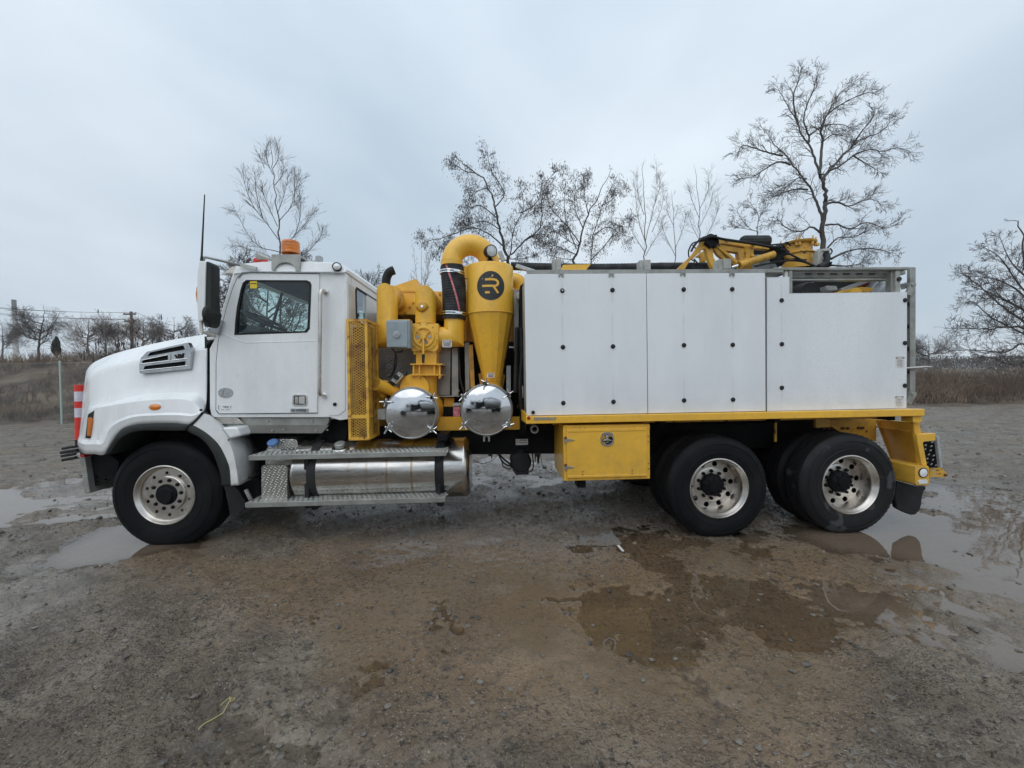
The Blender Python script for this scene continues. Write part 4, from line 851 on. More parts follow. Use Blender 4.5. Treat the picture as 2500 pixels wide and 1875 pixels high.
mb = MB(); stroke(27, [(1350,228),(1470,226)], 16, .711, .003, mb); stroke(27, [(1350,266),(1470,264)], 12, .711, .003, mb); stroke(27, [(1318,222),(1308,240),(1322,244),(1310,268)], 7, .711, .003, mb); mb.build('label_print', M['stickerlines'], lb)
mb = MB().lathe(P(27, 1597, 55, .30), (0, 1, 0), [(.030, .1), (.030, 0), (.038, -.004), (.044, 0), (.044, .3)], 24); mb.build('pipe_end', M['badge'], T)
MB().pplate(27, [(1495,0),(1910,-40),(1910,60),(1500,60)], .36, .05).build('rail_gusset', M['chassis'], T)
MB().pplate(3, [(1240,255),(2080,255),(2180,330),(2180,400),(1240,400)], .70, .04).build('frame_plate', M['chassis'], T)
MB().pplate(5, [(280,1100),(1650,1105),(1650,1215),(280,1215)], .66, .05).build('frame_web', M['chassis'], T)
mb = MB().pplate(3, [(1755,280),(1840,280),(1835,330),(1760,330)], .2, .3); mb.build('strap_clamp', M['chassis'], T)

# ---------------------------------------------------------------- expanded-metal guard behind the cab
def lattice(mb, o, u, v, W_, H_, pu, pv, t, d):
    o, u, v = Vector(o), Vector(u), Vector(v); s = pv/pu
    for sg in (1, -1):
        k = -int(W_*s/pv)-2
        while k*pv < H_+W_*s+pv:
            b = k*pv; pts = []            # line y = sg*s*x + b
            xs = [0, W_]; ys = [0, H_]
            cand = []
            for x in xs:
                y = sg*s*x+b
                if -1e-9 <= y <= H_+1e-9: cand.append((x, y))
            for y in ys:
                x = (y-b)/(sg*s)
                if -1e-9 <= x <= W_+1e-9: cand.append((x, y))
            if len(cand) >= 2:
                a, c = min(cand), max(cand)
                if math.hypot(c[0]-a[0], c[1]-a[1]) > .01: mb.bar(o+u*a[0]+v*a[1], o+u*c[0]+v*c[1], t, d, u.cross(v))
            k += 1
gx0, gx1 = P(5, 122, 500, .15).x, P(5, 347, 500, .15).x; gz0, gz1 = P(5, 240, 1212, .15).z, P(4, 220, 1055, .15).z
GD = .36; mb = MB(); fr_ = .026
for x in (gx0, gx1-fr_): 
    for y in (.15, .15+GD-fr_): mb.box(x, x+fr_, y, y+fr_, gz0, gz1)
for z in (gz0, gz0+.215, gz1-fr_):
    mb.box(gx0+fr_, gx1-fr_, .152, .152+fr_, z, z+fr_*1.3 if z == gz0+.215 else z+fr_); mb.box(gx0+.002, gx0+fr_-.002, .15+fr_, .15+GD-fr_, z, z+fr_); mb.box(gx1-fr_+.002, gx1-.002, .15+fr_, .15+GD-fr_, z, z+fr_)
mb.box(gx0, gx1, .15, .15+GD, gz0-.004, gz0+.006)
gd = mb.build('exhaust_guard', M['mesh_yellow'], T)
mb = MB(); lattice(mb, (gx0+fr_, .160, gz0+fr_), (1, 0, 0), (0, 0, 1), gx1-gx0-2*fr_, gz1-gz0-2*fr_, .042, .0272, .0052, .004); mb.build('expanded_mesh', M['mesh_yellow'], gd)
mb = MB(); lattice(mb, (gx1-.010, .15+fr_, gz0+fr_), (0, 1, 0), (0, 0, 1), GD-2*fr_, gz1-gz0-2*fr_, .042, .0272, .0052, .004); mb.build('expanded_mesh', M['mesh_yellow'], gd)
MB().lathe(((gx0+gx1)/2, .15+GD/2, gz0+.03), (0, 0, 1), [(.095, 0), (.095, gz1-gz0-.1)], 20, cap1=True).build('exhaust_silencer', M['rust'], T)

# ---------------------------------------------------------------- vacuum plant
YP = .60                                          # depth of the pipe plane (front of the pipes about .48)
def kk4(x, y, Y): return mpp(4, x, y, Y)
# black exhaust elbow
Ye = 1.0; mb = MB().tube(cr_interp([P(4, 543, 740, Ye), P(4, 541, 670, Ye), P(4, 552, 600, Ye), P(4, 582, 550, Ye), P(4, 628, 530, Ye)], 6), kk4(540, 650, Ye)*46, 20, cap=False)
mb.build('exhaust_stack', M['black'], T).modifiers.new('t', 'SOLIDIFY').thickness = .004
# sheet-metal shroud behind
MB().pplate(4, [(668,752),(886,757),(1380,760),(1380,1005),(665,1008)], 1.0, .5).build('plant_shroud', M['yellow'], T)
MB().pplate(4, [(635,750),(633,698),(862,622),(888,640),(887,752)], .995, .5).build('shroud_peak', M['yellow'], T)
MB().pplate(4, [(640,752),(885,755),(885,762),(640,760)], .985, .02).build('shroud_seam', M['yellow'], T)
mb = MB()
for q in ((800,925),(835,880),(750,990),(1110,855),(1120,790)): mb.cyl(P(4, *q, 1.0), (0, -1, 0), .012, .03, 8)
mb.build('shroud_lugs', M['yellow_worn'], T)
MB().pplate(4, [(1380,745),(1945,740),(1945,1300),(1380,1300)], 1.05, .1).build('cyclone_backplate', M['yellow'], T)
MB().pplate(4, [(1372,480),(1410,480),(1410,1300),(1372,1300)], .95, .1).build('cyclone_post', M['yellow'], T)
# mitred pipes: a vertical leg, bottom cut at 45 degrees into a horizontal leg
def mitre_pipe(name, path, r, mt=None, n=28):
    pts = [Vector(p) for p in path]; rings = []
    pu = None
    for i, p in enumerate(pts):
        if i == 0: t = (pts[1]-p).normalized(); k = t
        elif i == len(pts)-1: t = (p-pts[-2]).normalized(); k = t
        else:
            t = (p-pts[i-1]).normalized(); t2 = (pts[i+1]-p).normalized(); k = (t+t2).normalized()
        u, v, _ = frame(t) if pu is None else (None, None, None)
        if pu is None: pu = u
        u = (pu-t*pu.dot(t)).normalized(); v = t.cross(u); ring = []
        for j in range(n):
            an = 2*math.pi*j/n; q = p+(u*math.cos(an)+v*math.sin(an))*r
            q = q + t*((p-q).dot(k)/max(t.dot(k), .2)); ring.append(q)
        if i and i < len(pts)-1:
            t3 = (pts[i+1]-p).normalized(); pu = (u-t3*u.dot(t3)); pu = pu.normalized() if pu.length > .3 else (-t)  # carry frame across
            # rebuild ring start for next leg by projecting: frame rotated about mitre
            ax_ = t.cross(t3)
            if ax_.length > 1e-6: pu = Matrix.Rotation(t.angle(t3), 3, ax_.normalized()) @ u
        rings.append(ring)
    mb = MB().loft(rings, True); return mb.build(name, mt or M['yellow'], T, ang=30)
rp = kk4(555, 900, .5)*113
a = P(4, 556, 805, YP); b = P(4, 556, 1255, YP)
mitre_pipe('suction_pipe', [Vector((a.x, YP+.55, a.z)), a, b, Vector((P(4, 860, 1250, YP).x, YP, b.z))], rp)
MB().lathe(Vector((a.x, YP+.14, a.z)), (0, 1, 0), [(rp, 0), (rp+.035, .002), (rp+.035, .02), (rp, .022)], 32).build('pipe_flange', M['yellow_worn'], T)
a2 = P(4, 970, 825, YP); b2 = P(4, 970, 1110, YP)
mitre_pipe('blower_pipe', [Vector((a2.x, YP+.55, a2.z)), a2, b2], rp)
c3 = P(4, 1277, 1030, YP); d3 = P(4, 1277, 1250, YP); e3 = P(4, 1100, 1250, YP); rp2 = kk4(1277, 1100, .5)*110
mitre_pipe('return_pipe', [c3, d3, Vector((e3.x, YP, d3.z))], rp2)
lb = MB().pplate(4, rrect(1150,1280,1252,1362,6), .47, .012).build('danger_label', M['sticker'], T)
mb = MB(); mb.pplate(4, rrect(1156,1285,1246,1308,8), .466, .003, [rrect(1164,1289,1238,1304,7)]); 
for yy in (1318,1328,1338,1348): stroke(4, [(1162,yy),(1240,yy)], 4, .466, .003, mb)
mb.build('label_print', M['stickerlines'], lb)
# knob on the blower pipe
mb = MB().lathe(P(4, 935, 925, .49), (0, -1, 0), [(.075, -.03), (.06, 0), (.045, .02), (.045, .05), (.03, .055), (.001, .056)], 20, mod=lambda i, k, r_: r_*(1.12 if (i < 2 and k % 5 == 0) else 1)); mb.build('relief_valve', M['yellow_worn'], T)
MB().lathe(P(4, 930, 922, .43), (0, -1, 0), [(.014, 0), (.014, .004), (.001, .005)], 12).build('valve_tip', M['chrome'], T)
# rotary valve housing
vb = MB().pplate(4, [(805,1105),(1108,1105),(1108,1365),(1088,1405),(825,1405),(805,1370)], .47, .26).build('valve_housing', M['yellow'], T, bevel=.008)
vc = P(4, 952, 1250, .47); mb = MB().lathe(vc, (0, -1, 0), [(.150, -.005), (.152, .012), (.138, .014), (.118, .014), (.112, .030), (.10, .034), (.088, .030), (.084, .014), (.03, .014)], 44)
for an in (45, 135, 225, 315):
    d = Vector((math.cos(R(an)), 0, math.sin(R(an)))); mb.bar(vc+Vector((0, -.02, 0))+d*.03, vc+Vector((0, -.02, 0))+d*.10, .014, .02)
mb.cyl(vc, (0, -1, 0), .032, .055, 18, .004); mb.build('valve_cover', M['yellow'], vb)
mb = MB()
for i in range(12): an = R(i*30+15); mb.cyl(vc+Vector((.142*math.cos(an), -.012, .142*math.sin(an))), (0, -1, 0), .007, .008, 6)
mb.build('cover_bolts', M['yellow_worn'], vb)
MB().tube([P(4, 945, 1255, .415), P(4, 944, 1440, .40)], .0125, 10).build('valve_lever', M['yellow'], vb); MB().tube([P(4, 944, 1436, .40), P(4, 944, 1460, .40), P(4, 944, 1532, .40)], [.014, .017, .013], 10).build('lever_grip', M['black'], vb)
mb = MB().pplate(4, ell(882,1252,17,20,10), .449, .003).pplate(4, ell(1012,1248,15,18,10), .449, .003).pplate(4, rrect(955,1285,990,1318,4), .449, .003); mb.build('valve_label', M['badge'], vb)
# duct below the valve
dz = MB().pplate(5, [(862,255),(1086,255),(1086,395),(862,395)], .50, .24).build('valve_duct', M['yellow'], T, bevel=.004)
mb = MB().pplate(5, [(800,388),(1146,388),(1146,402),(800,402)], .42, .4).pplate(5, [(805,505),(1140,505),(1140,517),(805,517)], .42, .4)
for x in (835, 900, 1060, 1118): mb.pplate(5, [(x-6,402),(x+10,402),(x+10,505),(x-6,505)], .44, .03)
mb.pplate(5, [(845,402),(1110,402),(1110,505),(845,505)], .50, .2); mb.build('duct_flange', M['yellow'], T, bevel=.002)
mb = MB()
for x, y in ((820,498),(1115,385),(1120,520),(900,520),(1128,500),(1060,250),(850,258)): mb.cyl(P(5, x, y+2, .43), (0, 0, -1), .012, .03, 8)
mb.build('flange_bolts', M['yellow_worn'], T)
rd = mpp(5, 970, 600, .55)*118
mitre_pipe('lower_elbow', [P(5, 975, 515, .62), P(5, 975, 760, .62), P(5, 940, 900, .62)], rd)
MB().lathe(P(5, 880, 650, .62), (0, 1, 0), [(.001, -.16), (.155, -.16), (.16, -.15), (.16, .15)], 32).build('elbow_drum', M['yellow'], T)
# grey electrical enclosure
gb = MB().pplate(4, [(543,1078),(772,1076),(775,1360),(548,1362)], .30, .14).build('electrical_box', M['greybox'], T, bevel=.006)
MB().pplate(4, [(548,1068),(795,1066),(797,1372),(560,1366)], .315, .16).build('box_cabinet', M['greybox'], gb, bevel=.004)
MB().pplate(4, [(600,1060),(798,1058),(798,1100),(600,1100)], .33, .14).build('box_bracket', M['yellow_worn'], gb)
mb = MB().lathe(P(4, 655, 1225, .30), (0, -1, 0), [(.036, 0), (.036, .01), (.028, .013), (.016, .012), (.014, .018), (.001, .019)], 20); mb.build('box_switch', M['badge'], gb)
mb = MB(); kw = dict()
def hs(c, pts, Y, r): mb.tube(cr_interp([P(c, *q, Y) for q in pts], 6), r, 8)
hs(25, [(690,0),(750,50),(790,140),(770,300),(760,430),(700,600),(630,660)], .40, .0075); hs(25, [(960,40),(900,85),(800,95),(815,200),(800,400),(740,560),(690,640)], .41, .0075)
hs(25, [(1060,530),(1030,600),(1015,860)], .55, .006); hs(5, [(1320,215),(1335,400),(1345,560),(1385,700)], .62, .010); hs(5, [(2000,0),(2010,300),(1990,600),(2005,900)], .45, .02)
hs(5, [(1960,0),(1950,300),(1940,700)], .5, .025); mb.build('control_cables', M['black'], T)
# rotated switch box on the elbow
def quad25(pts, Y, t, nm, mt, par=None, bv=.003): return MB().pplate(25, pts, Y, t).build(nm, mt, par or T, bevel=bv)
lsb = quad25([(680,730),(850,530),(945,590),(770,790)], .36, .09, 'limit_switch', M['dull']); quad25([(775,795),(945,600),(962,625),(790,812)], .355, .08, 'switch_edge', M['alloy'], lsb)
MB().cyl(P(25, 812, 650, .36), (0, -1, 0), .027, .03, 14, .004).build('switch_knob', M['black'], lsb); quad25([(845,600),(880,610),(870,640),(835,640)], .35, .02, 'knob_pointer', M['sticker'], lsb)
quad25([(610,760),(700,740),(780,810),(740,850),(620,830)], .40, .06, 'switch_base', M['black']); quad25([(520,1020),(640,840),(740,850),(600,1090)], .42, .06, 'switch_stem', M['black'])
quad25([(540,1030),(570,960),(610,990),(580,1040)], .40, .03, 'blue_fitting', M['blue']); quad25([(590,935),(660,870),(672,885),(600,950)], .40, .02, 'stem_label', M['sticker'])
# vent stub with mesh end
s0 = P(5, 433, 608, .30); s1 = P(5, 560, 690, .50); dd = (s1-s0).normalized(); u, v, _ = frame(Vector((.12, 1, 0)))
mb = MB().lathe(s0, Vector((.55, .75, -.35)), [(.060, .01), (.060, 0), (.066, 0), (.066, .012), (.062, .016), (.062, .30)], 28); vs = mb.build('vent_pipe', M['yellow'], T)
mb = MB(); ax3 = Vector((.55, .75, -.35)).normalized(); u, v, _ = frame(ax3)
for k in range(-3, 4):
    hw = math.sqrt(max(.0001, .058**2-(k*.019)**2))
    for s_ in (1, -1):
        e1 = (u+v*s_*.7).normalized(); e2 = ax3.cross(e1); mb.bar(s0+e2*k*.019-e1*hw, s0+e2*k*.019+e1*hw, .004, .004, ax3)
mb.build('vent_mesh', M['mesh_yellow'], vs); MB().lathe(s0+ax3*.02, ax3, [(.001, 0), (.058, .0)], 20).build('vent_core', M['rust'], vs)
# second angled stub
MB().bar(P(25, 430, 1080, .5), P(25, 640, 760, .5), .12, .12).build('vent_elbow', M['yellow'], T, bevel=.03)
# brushed control panels
cpn = MB().pplate(25, [(415,-330),(1230,-330),(1230,900),(430,900)], .98, .1).build('control_panel', M['steel_panel'], T)
mb = MB()
for x, y in ((640,235),(645,415),(865,410)):
    k_ = mpp(25, x, y, .96); mb.lathe(P(25, x, y, .98), (0, -1, 0), [(k_*62, 0), (k_*62, .02), (k_*52, .022), (k_*50, .014), (.001, .014)], 24)
mb.build('pressure_gauge', M['badge'], cpn); mb = MB()
for x0_, y0_, x1_ in ((560,300,730),(560,485,720),(780,485,945),(590,590,680)): mb.pplate(25, rrect(x0_, y0_, x1_, y0_+32, 4), .975, .004)
mb.build('gauge_label', M['greyplate'], cpn)
mb = MB()
for x, y in ((640,235),(645,415),(865,410)): mb.bar(P(25, x-15, y+18, .962), P(25, x+20, y-22, .962), .005, .003)
mb.build('gauge_needle', M['black'], cpn)
MB().pplate(5, [(1090,220),(1240,220),(1232,730),(1090,730)], .72, .12).build('steel_cabinet', M['steel_panel'], T, bevel=.004)
MB().pplate(5, [(1252,220),(1318,215),(1322,735),(1252,735)], .74, .1).build('steel_cabinet', M['dull'], T, bevel=.004)
MB().pplate(5, [(1100,735),(1330,735),(1330,747),(1100,747)], .70, .2).build('cabinet_sill', M['dull'], T)
MB().bar(P(5, 1260, 740, .66), P(5, 1335, 675, .66), .012, .01).build('sill_stay', M['dull'], T)
MB().pplate(5, [(1390,165),(1440,160),(1445,660),(1400,690)], .78, .06).build('post_strip', M['galv'], T)
MB().pplate(5, [(1432,190),(1478,180),(1500,640),(1455,650)], .76, .05).build('cyclone_stay', M['yellow_worn'], T)
MB().pplate(5, [(460,-160),(2050,-160),(2050,1100),(440,1100)], 1.55, .04).build('plant_backing', M['chassis'], T)
# yellow cross member under the plant
MB().pplate(5, [(1085,968),(2055,965),(2055,1100),(1085,1112)], .58, .08).build('plant_beam', M['yellow'], T, bevel=.006)
MB().pplate(5, [(1085,855),(1280,855),(1280,962),(1085,962)], .75, .05).build('beam_recess', M['chassis'], T)
MB().pplate(5, [(1170,760),(1275,760),(1275,855),(1170,855)], .8, .05).build('beam_bracket', M['yellow'], T)
MB().pplate(5, [(445,0),(560,0),(560,1200),(445,1200)], 1.1, .05).build('side_sheet', M['yellow_worn'], T)

# cyclone separator
Yc_ = .68; kc = kk4(1662, 700, Yc_-.0); Rc = kk4(1662, 700, Yc_)*252
zT, zM = P(4, 1662, 440, Yc_-Rc).z, P(4, 1662, 968, Yc_-Rc).z; zB = P(5, 1688, 582, Yc_-.1).z; cX = P(4, 1665, 700, Yc_).x
Rb = mpp(5, 1690, 580, Yc_)*98; cBx = P(5, 1690, 580, Yc_).x
cyl_ = MB(); NB = 40
def ringc(r_, z, x, n=NB): return [Vector((x+r_*math.cos(2*math.pi*j/n), Yc_+r_*math.sin(2*math.pi*j/n), z)) for j in range(n)]
rs = [ringc(.001, zT+.025, cX), ringc(Rc*.8, zT+.02, cX), ringc(Rc*.98, zT+.012, cX), ringc(Rc, zT, cX), ringc(Rc, zM+.004, cX), ringc(Rc+.006, zM+.003, cX), ringc(Rc+.006, zM-.004, cX), ringc(Rc-.002, zM-.006, cX)]
cyc = MB().loft(rs, True).build('cyclone_separator', M['yellow'], T, ang=30)
NB2 = 16; cn = MB().loft([ringc(Rc-.002, zM-.006, cX, NB2), ringc(Rb, zB, cBx, NB2)], True)   # pressed cone: visible flats
cn.build('cyclone_cone', M['yellow'], cyc, ang=12)
MB().lathe((cBx, Yc_, zB-.006), (0, 0, -1), [(Rb, -.002), (Rb+.006, 0), (Rb+.006, .01), (Rb, .012), (Rb, .22)], 32).build('cyclone_outlet', M['yellow'], cyc)
# logo disc that follows the curve of the drum
def oncyl(x, y, off): 
    v = P(4, x, y, Yc_-Rc); s = (v.x-(cX))/Rc; s = max(-.95, min(.95, s)); an = math.asin(s); r_ = Rc+off
    return Vector((cX+r_*math.sin(an), Yc_-r_*math.cos(an), v.z))
lx, ly, lr = 1672, 695, 148
mb = MB(); gr = []
for j in range(0, 9): gr.append([oncyl(lx+lr*j/8*math.cos(2*math.pi*i/36), ly+(lr+10)*j/8*math.sin(2*math.pi*i/36), .0025) for i in range(36)])
lg = mb.loft(gr, True).build('logo_disc', M['logo'], cyc)
def cstroke(mb, pts, wd):
    for a, b in zip(pts[:-1], pts[1:]):
        a = Vector(a); b = Vector(b); t = (b-a).normalized(); nn = Vector((-t.y, t.x)); n = max(1, int((b-a).length/14)); a = a-t*wd*.3; b = b+t*wd*.3
        rr_ = [[oncyl(*(a.lerp(b, i/n)+nn*wd*.5*s), .0045) for i in range(n+1)] for s in (-1, -.4, .4, 1)]; mb.loft(rr_)
mb = MB(); cstroke(mb, [(1618,628),(1700,627),(1728,632),(1748,650),(1750,672),(1738,690),(1715,698),(1588,698)], 23); cstroke(mb, [(1706,706),(1748,768)], 23); cstroke(mb, [(1618,768),(1656,768)], 22)
mb.build('logo_strokes', M['yellow'], cyc)
lb = MB().pplate(5, rrect(1632,487,1712,540,4), Yc_-.175, .01).build('danger_label', M['sticker'], cyc)
mb = MB().pplate(5, rrect(1638,491,1706,508,7), Yc_-.179, .003, [rrect(1645,494,1699,505,5)]).pplate(5, rrect(1645,514,1700,532,3), Yc_-.179, .003); mb.build('label_print', M['stickerlines'], cyc)
MB().pplate(5, [(1540,500),(1575,480),(1800,480),(1830,520),(1795,690),(1570,690)], .84, .1).build('cyclone_support', M['yellow_worn'], T)
# U-shaped top pipe
k0 = kk4(1450, 430, .62); rU = k0*112; cxa = P(4, 1252, 440, YP).x; cxb = cX-.0; zA = P(4, 1252, 440, .55).z
mid_ = (cxa+cxb)/2; ru = (cxb-cxa)/2; pth = [Vector((cxa, YP, zA-.03))]
for i in range(0, 13): an = math.pi*(1-i/12); pth.append(Vector((mid_+ru*math.cos(an), YP+(Yc_-YP)*i/12, zA+.005+ru*math.sin(an))))
pth.append(Vector((cxb, Yc_, zT)))
MB().tube(pth, rU, 32).build('top_elbow', M['yellow'], T, ang=25)
MB().lathe((cxa, YP, zA-.035), (0, 0, 1), [(rU, 0), (rU+.006, .002), (rU+.006, .06), (rU, .064)], 32).build('elbow_band', M['yellow'], T)
# flexible hose between the pipes
h0 = Vector((cxa, YP, P(4, 1250, 465, .5).z)); h1 = Vector((P(4, 1277, 1045, YP).x, YP, P(4, 1277, 1050, .5).z)); n = 130; pth = []; rr = []
for i in range(n+1):
    t = i/n; pth.append(h0.lerp(h1, t)+Vector((.012*math.sin(t*math.pi), 0, 0)))
    band = t < .17 or t > .86; rr.append(rU+.013+(.0 if band else .0035*abs(math.sin((t-.17)/.69*14*math.pi))))
ho = MB().tube(pth, rr, 32).build('flexible_hose', M['hose'], T, ang=60)
mb = MB(); segs = 44; ra = []
for s in (-.5, .5):
    row = []
    for i in range(segs+1):
        t = .02+.84*i/segs; p_ = h0.lerp(h1, t)+Vector((.012*math.sin(t*math.pi), 0, 0)); an = -1.95+t*1.05+s*.16; r_ = rU+.0215
        row.append(p_+Vector((r_*math.cos(an), r_*math.sin(an), 0)))
    ra.append(row)
mb.loft(ra).build('hose_stripe', M['pink'], ho)
for i, t in enumerate((.125, .895)):
    p_ = h0.lerp(h1, t); ax_ = (Vector((.06, 0, 1))).normalized(); hc_ = MB()
    for dz_ in (-.012, .012): hc_.lathe(p_+ax_*dz_, ax_, [(rU+.014, -.008), (rU+.024, -.006), (rU+.024, .006), (rU+.014, .008)], 36)
    hc_.bar(p_+Vector((.03, -rU-.03, -.005)), p_+Vector((.10, -rU-.012, -.01)), .018, .02); hc_.build('hose_clamp', M['chrome'], ho)
MB().tube([P(4, 1395, 500, .62), P(4, 1398, 620, .62)], .028, 10).build('cyclone_fitting', M['yellow'], T)
# work lamp on the cyclone
lc = P(4, 1672, 325, .46); axl = Vector((.38, -.9, -.12)).normalized()
wl = MB().lathe(lc, axl, [(.03, -.085), (.058, -.07), (.066, -.03), (.066, .03), (.060, .034)], 28, cap0=True).build('work_lamp', M['black'], T)
MB().lathe(lc, axl, [(.060, .026), (.04, .034), (.001, .038)], 24).build('lamp_glass', M['lens'], wl)
mb = MB()
for k in range(-3, 4): u, v, _ = frame(axl); mb.bar(lc+axl*.037+u*k*.016-v*.05, lc+axl*.037+u*k*.016+v*.05, .002, .002, axl)
mb.build('lamp_ribs', M['badge'], wl)
mb = MB().tube([P(4, 1655, 360, .5), P(4, 1640, 385, .5), P(4, 1668, 405, .5), P(4, 1668, 440, .52)], .010, 8); mb.lathe(P(4, 1668, 440, .52), (0, 0, 1), [(.06, -.02), (.02, .04)], 12); mb.build('lamp_bracket', M['black'], wl)
MB().bar(P(4, 1770, 330, .9), P(4, 1810, 430, .9), .05, .05).build('cyclone_gas_strut', M['badge'], T)
# outlet pipe to the right of the cyclone
tb = MB().tube(cr_interp([P(4, 1880, 640, .95), P(4, 1945, 645, .95), P(4, 1985, 680, .95), P(4, 2000, 740, .95), P(4, 2000, 900, .95)], 5), kk4(1950, 640, .95)*80, 20).build('outlet_pipe', M['yellow'], T)
MB().pplate(4, [(1925,740),(1985,740),(1985,1400),(1925,1400)], .8, .1).build('body_post', M['dull'], T)
MB().pplate(4, [(1990,700),(2045,650),(2050,2300),(1990,2300)], .5, .4).build('body_gap', M['chassis'], T)
mb = MB(); mb.pplate(4, ell(1975,800,22,40,12), .7, .04); mb.build('rail_lamp', M['sticker'], T)
MB().bar(P(4, 1870, 1360, .68), P(4, 1965, 1365, .68), .02, .02).build('latch_bar', M['dull'], T)
MB().pplate(5, [(1842,410),(1888,410),(1888,700),(1842,700)], .7, .05).build('gap_strip', M['badge'], T)
MB().pplate(5, rrect(1980,628,2025,760,12), .45, .03).build('sight_glass', M['greyplate'], T)
# round lids of the two filter drums
def drum(name, cx, cy, clamps, Yf=.22):
    c = P(5, cx, cy, Yf); k_ = mpp(5, cx, cy, Yf); Ro = k_*283; Ri = k_*262
    body_ = MB().lathe(c+Vector((0, .07, 0)), (0, 1, 0), [(Ro*.97, 0), (Ro*.97, .75), (.001, .75)], 48).build(name, M['yellow'], T)
    MB().lathe(c, (0, 1, 0), [(Ri, -.004), (Ri+.006, -.010), (Ri+.013, -.004), (Ri+.014, .008), (Ro-.004, .004), (Ro, .012), (Ro, .03), (Ro-.01, .034), (Ro-.01, .045), (Ro+.004, .05), (Ro+.004, .068), (Ro-.01, .07)], 72).build('lid_rim', M['dull'], body_)
    pr = [(Ri*math.sin(t*math.pi/2), -.004-.062*(math.cos(t*math.pi/2)) if False else -.006-.030*(1-(math.sin(t*math.pi/2))**2)) for t in [i/14 for i in range(14, -1, -1)]]; pr[-1] = (.0005, pr[-1][1])
    MB().lathe(c, (0, 1, 0), pr, 72).build('polished_lid', M['dome'], body_, ang=60)
    for an, tw in clamps:
        d = Vector((math.cos(R(an)), 0, math.sin(R(an)))); p_ = c+d*(Ro+.006)+Vector((0, -.01, 0)); tt = Vector((-d.z, 0, d.x)); a = (d*math.cos(R(tw))+tt*math.sin(R(tw))); b_ = Vector((-a.z, 0, a.x))
        mb = MB().tube([p_-a*.060+Vector((0, -.030, 0)), p_-Vector((0, .024, 0)), p_+a*.060+Vector((0, -.038, 0))], .0075, 8); mb.tube([p_+Vector((0, .05, 0)), p_-Vector((0, .05, 0))], .011, 8)
        mb.tube([p_+b_*.05+a*.02, p_-b_*.035], .008, 8); mb.cyl(p_+Vector((0, -.015, 0)), (0, -1, 0), .02, .02, 8); mb.bar(p_-d*.04+Vector((0, .02, 0)), p_+d*.02+Vector((0, .02, 0)), .045, .02)
        mb.build('wing_clamp', M['chrome'], body_)
    return body_
d1 = drum('filter_drum', 812, 925, [(153, 25), (36, -45), (212, 30), (-38, 0)])
d2 = drum('filter_drum', 1628, 890, [(92, -20), (148, 80), (35, 0), (212, 15), (-35, 55)], .20)
MB().pplate(5, rrect(448,880,535,992,6), .28, .12).build('drum_hinge', M['dull'], T, bevel=.006)
hb = MB().pplate(5, [(1265,820),(1352,815),(1352,840),(1265,845)], .27, .1).build('drum_hinge', M['dull'], T); MB().pplate(5, [(1268,850),(1340,848),(1340,958),(1268,960)], .29, .04).build('warning_decal', M['pink'], T)
MB().pplate(5, [(1590,1165),(1664,1165),(1662,1230),(1645,1230),(1645,1190),(1628,1172),(1610,1190),(1608,1230),(1592,1230)], .24, .015).build('drum_foot', M['dull'], T)
MB().pplate(5, [(1128,1150),(1200,1148),(1200,1195),(1128,1200)], .5, .1).build('frame_tab', M['rust'], T)
# ---------------------------------------------------------------- deck, doors of the body
zd1 = P(6, 1100, 1325, 0).z; zt = P(6, 1100, 162, 0).z
xb0, xb1, xb2 = P(6, 112, 700, 0).x, P(6, 1123, 700, 0).x, P(6, 2110, 700, 0).x
xb3, xb4 = P(8, 95, 900, .03).x, P(8, 1508, 900, .03).x
def bolts(parent, pts, Y, first=[None]):
    for c, x, y in pts:
        p = P(c, x, y, Y)
        if first[0] is None:
            o = MB().lathe((0, 0, 0), (0, -1, 0), [(.0225, 0), (.0225, .005), (.017, .010), (.010, .012), (.001, .012)], 16).build('fastener', M['black'], parent, loc=p)
            MB().cyl((0, -.010, 0), (0, -1, 0), .0085, .008, 8).build('fastener_head', M['alloy'], o, loc=p); first[0] = o
        else:
            o = first[0].copy(); col.objects.link(o); o.parent = parent; o.location = p-ORI[parent.name]
d1_ = MB().box(xb0, xb1-.0035, 0, .035, zd1, zt).build('body_door', M['panel'], T, bevel=.003)
d2_ = MB().box(xb1+.0035, xb2-.006, 0, .035, zd1, zt).build('body_door', M['panel'], T, bevel=.003)
z3t, z3n = P(8, 200, 236, .03).z, P(8, 900, 393, .03).z; xn0, xn1 = P(8, 318, 300, .03).x, P(8, 1497, 392, .03).x
d3_ = MB().plate([(xb3, .03, zd1), (xb4, .03, zd1), (xb4, .03, z3n), (xn0, .03, z3n), (xn0, .03, z3t), (xb3, .03, z3t)], (0, .035, 0)).build('body_door', M['panel'], T, bevel=.003)
tag(d3_, 'rear body door with a notch cut out of its upper edge')
bolts(T, [(6, x, y) for x, y in ((418,305),(834,300),(423,774),(839,768),(426,1238),(843,1228),(1426,295),(1829,293),(1428,758),(1833,755),(1429,1216),(1836,1210))] , -.001)
bolts(T, [(8, x, y) for x, y in ((241,470),(243,913),(243,1355),(1491,468),(1489,902),(1488,1333))] , .029)
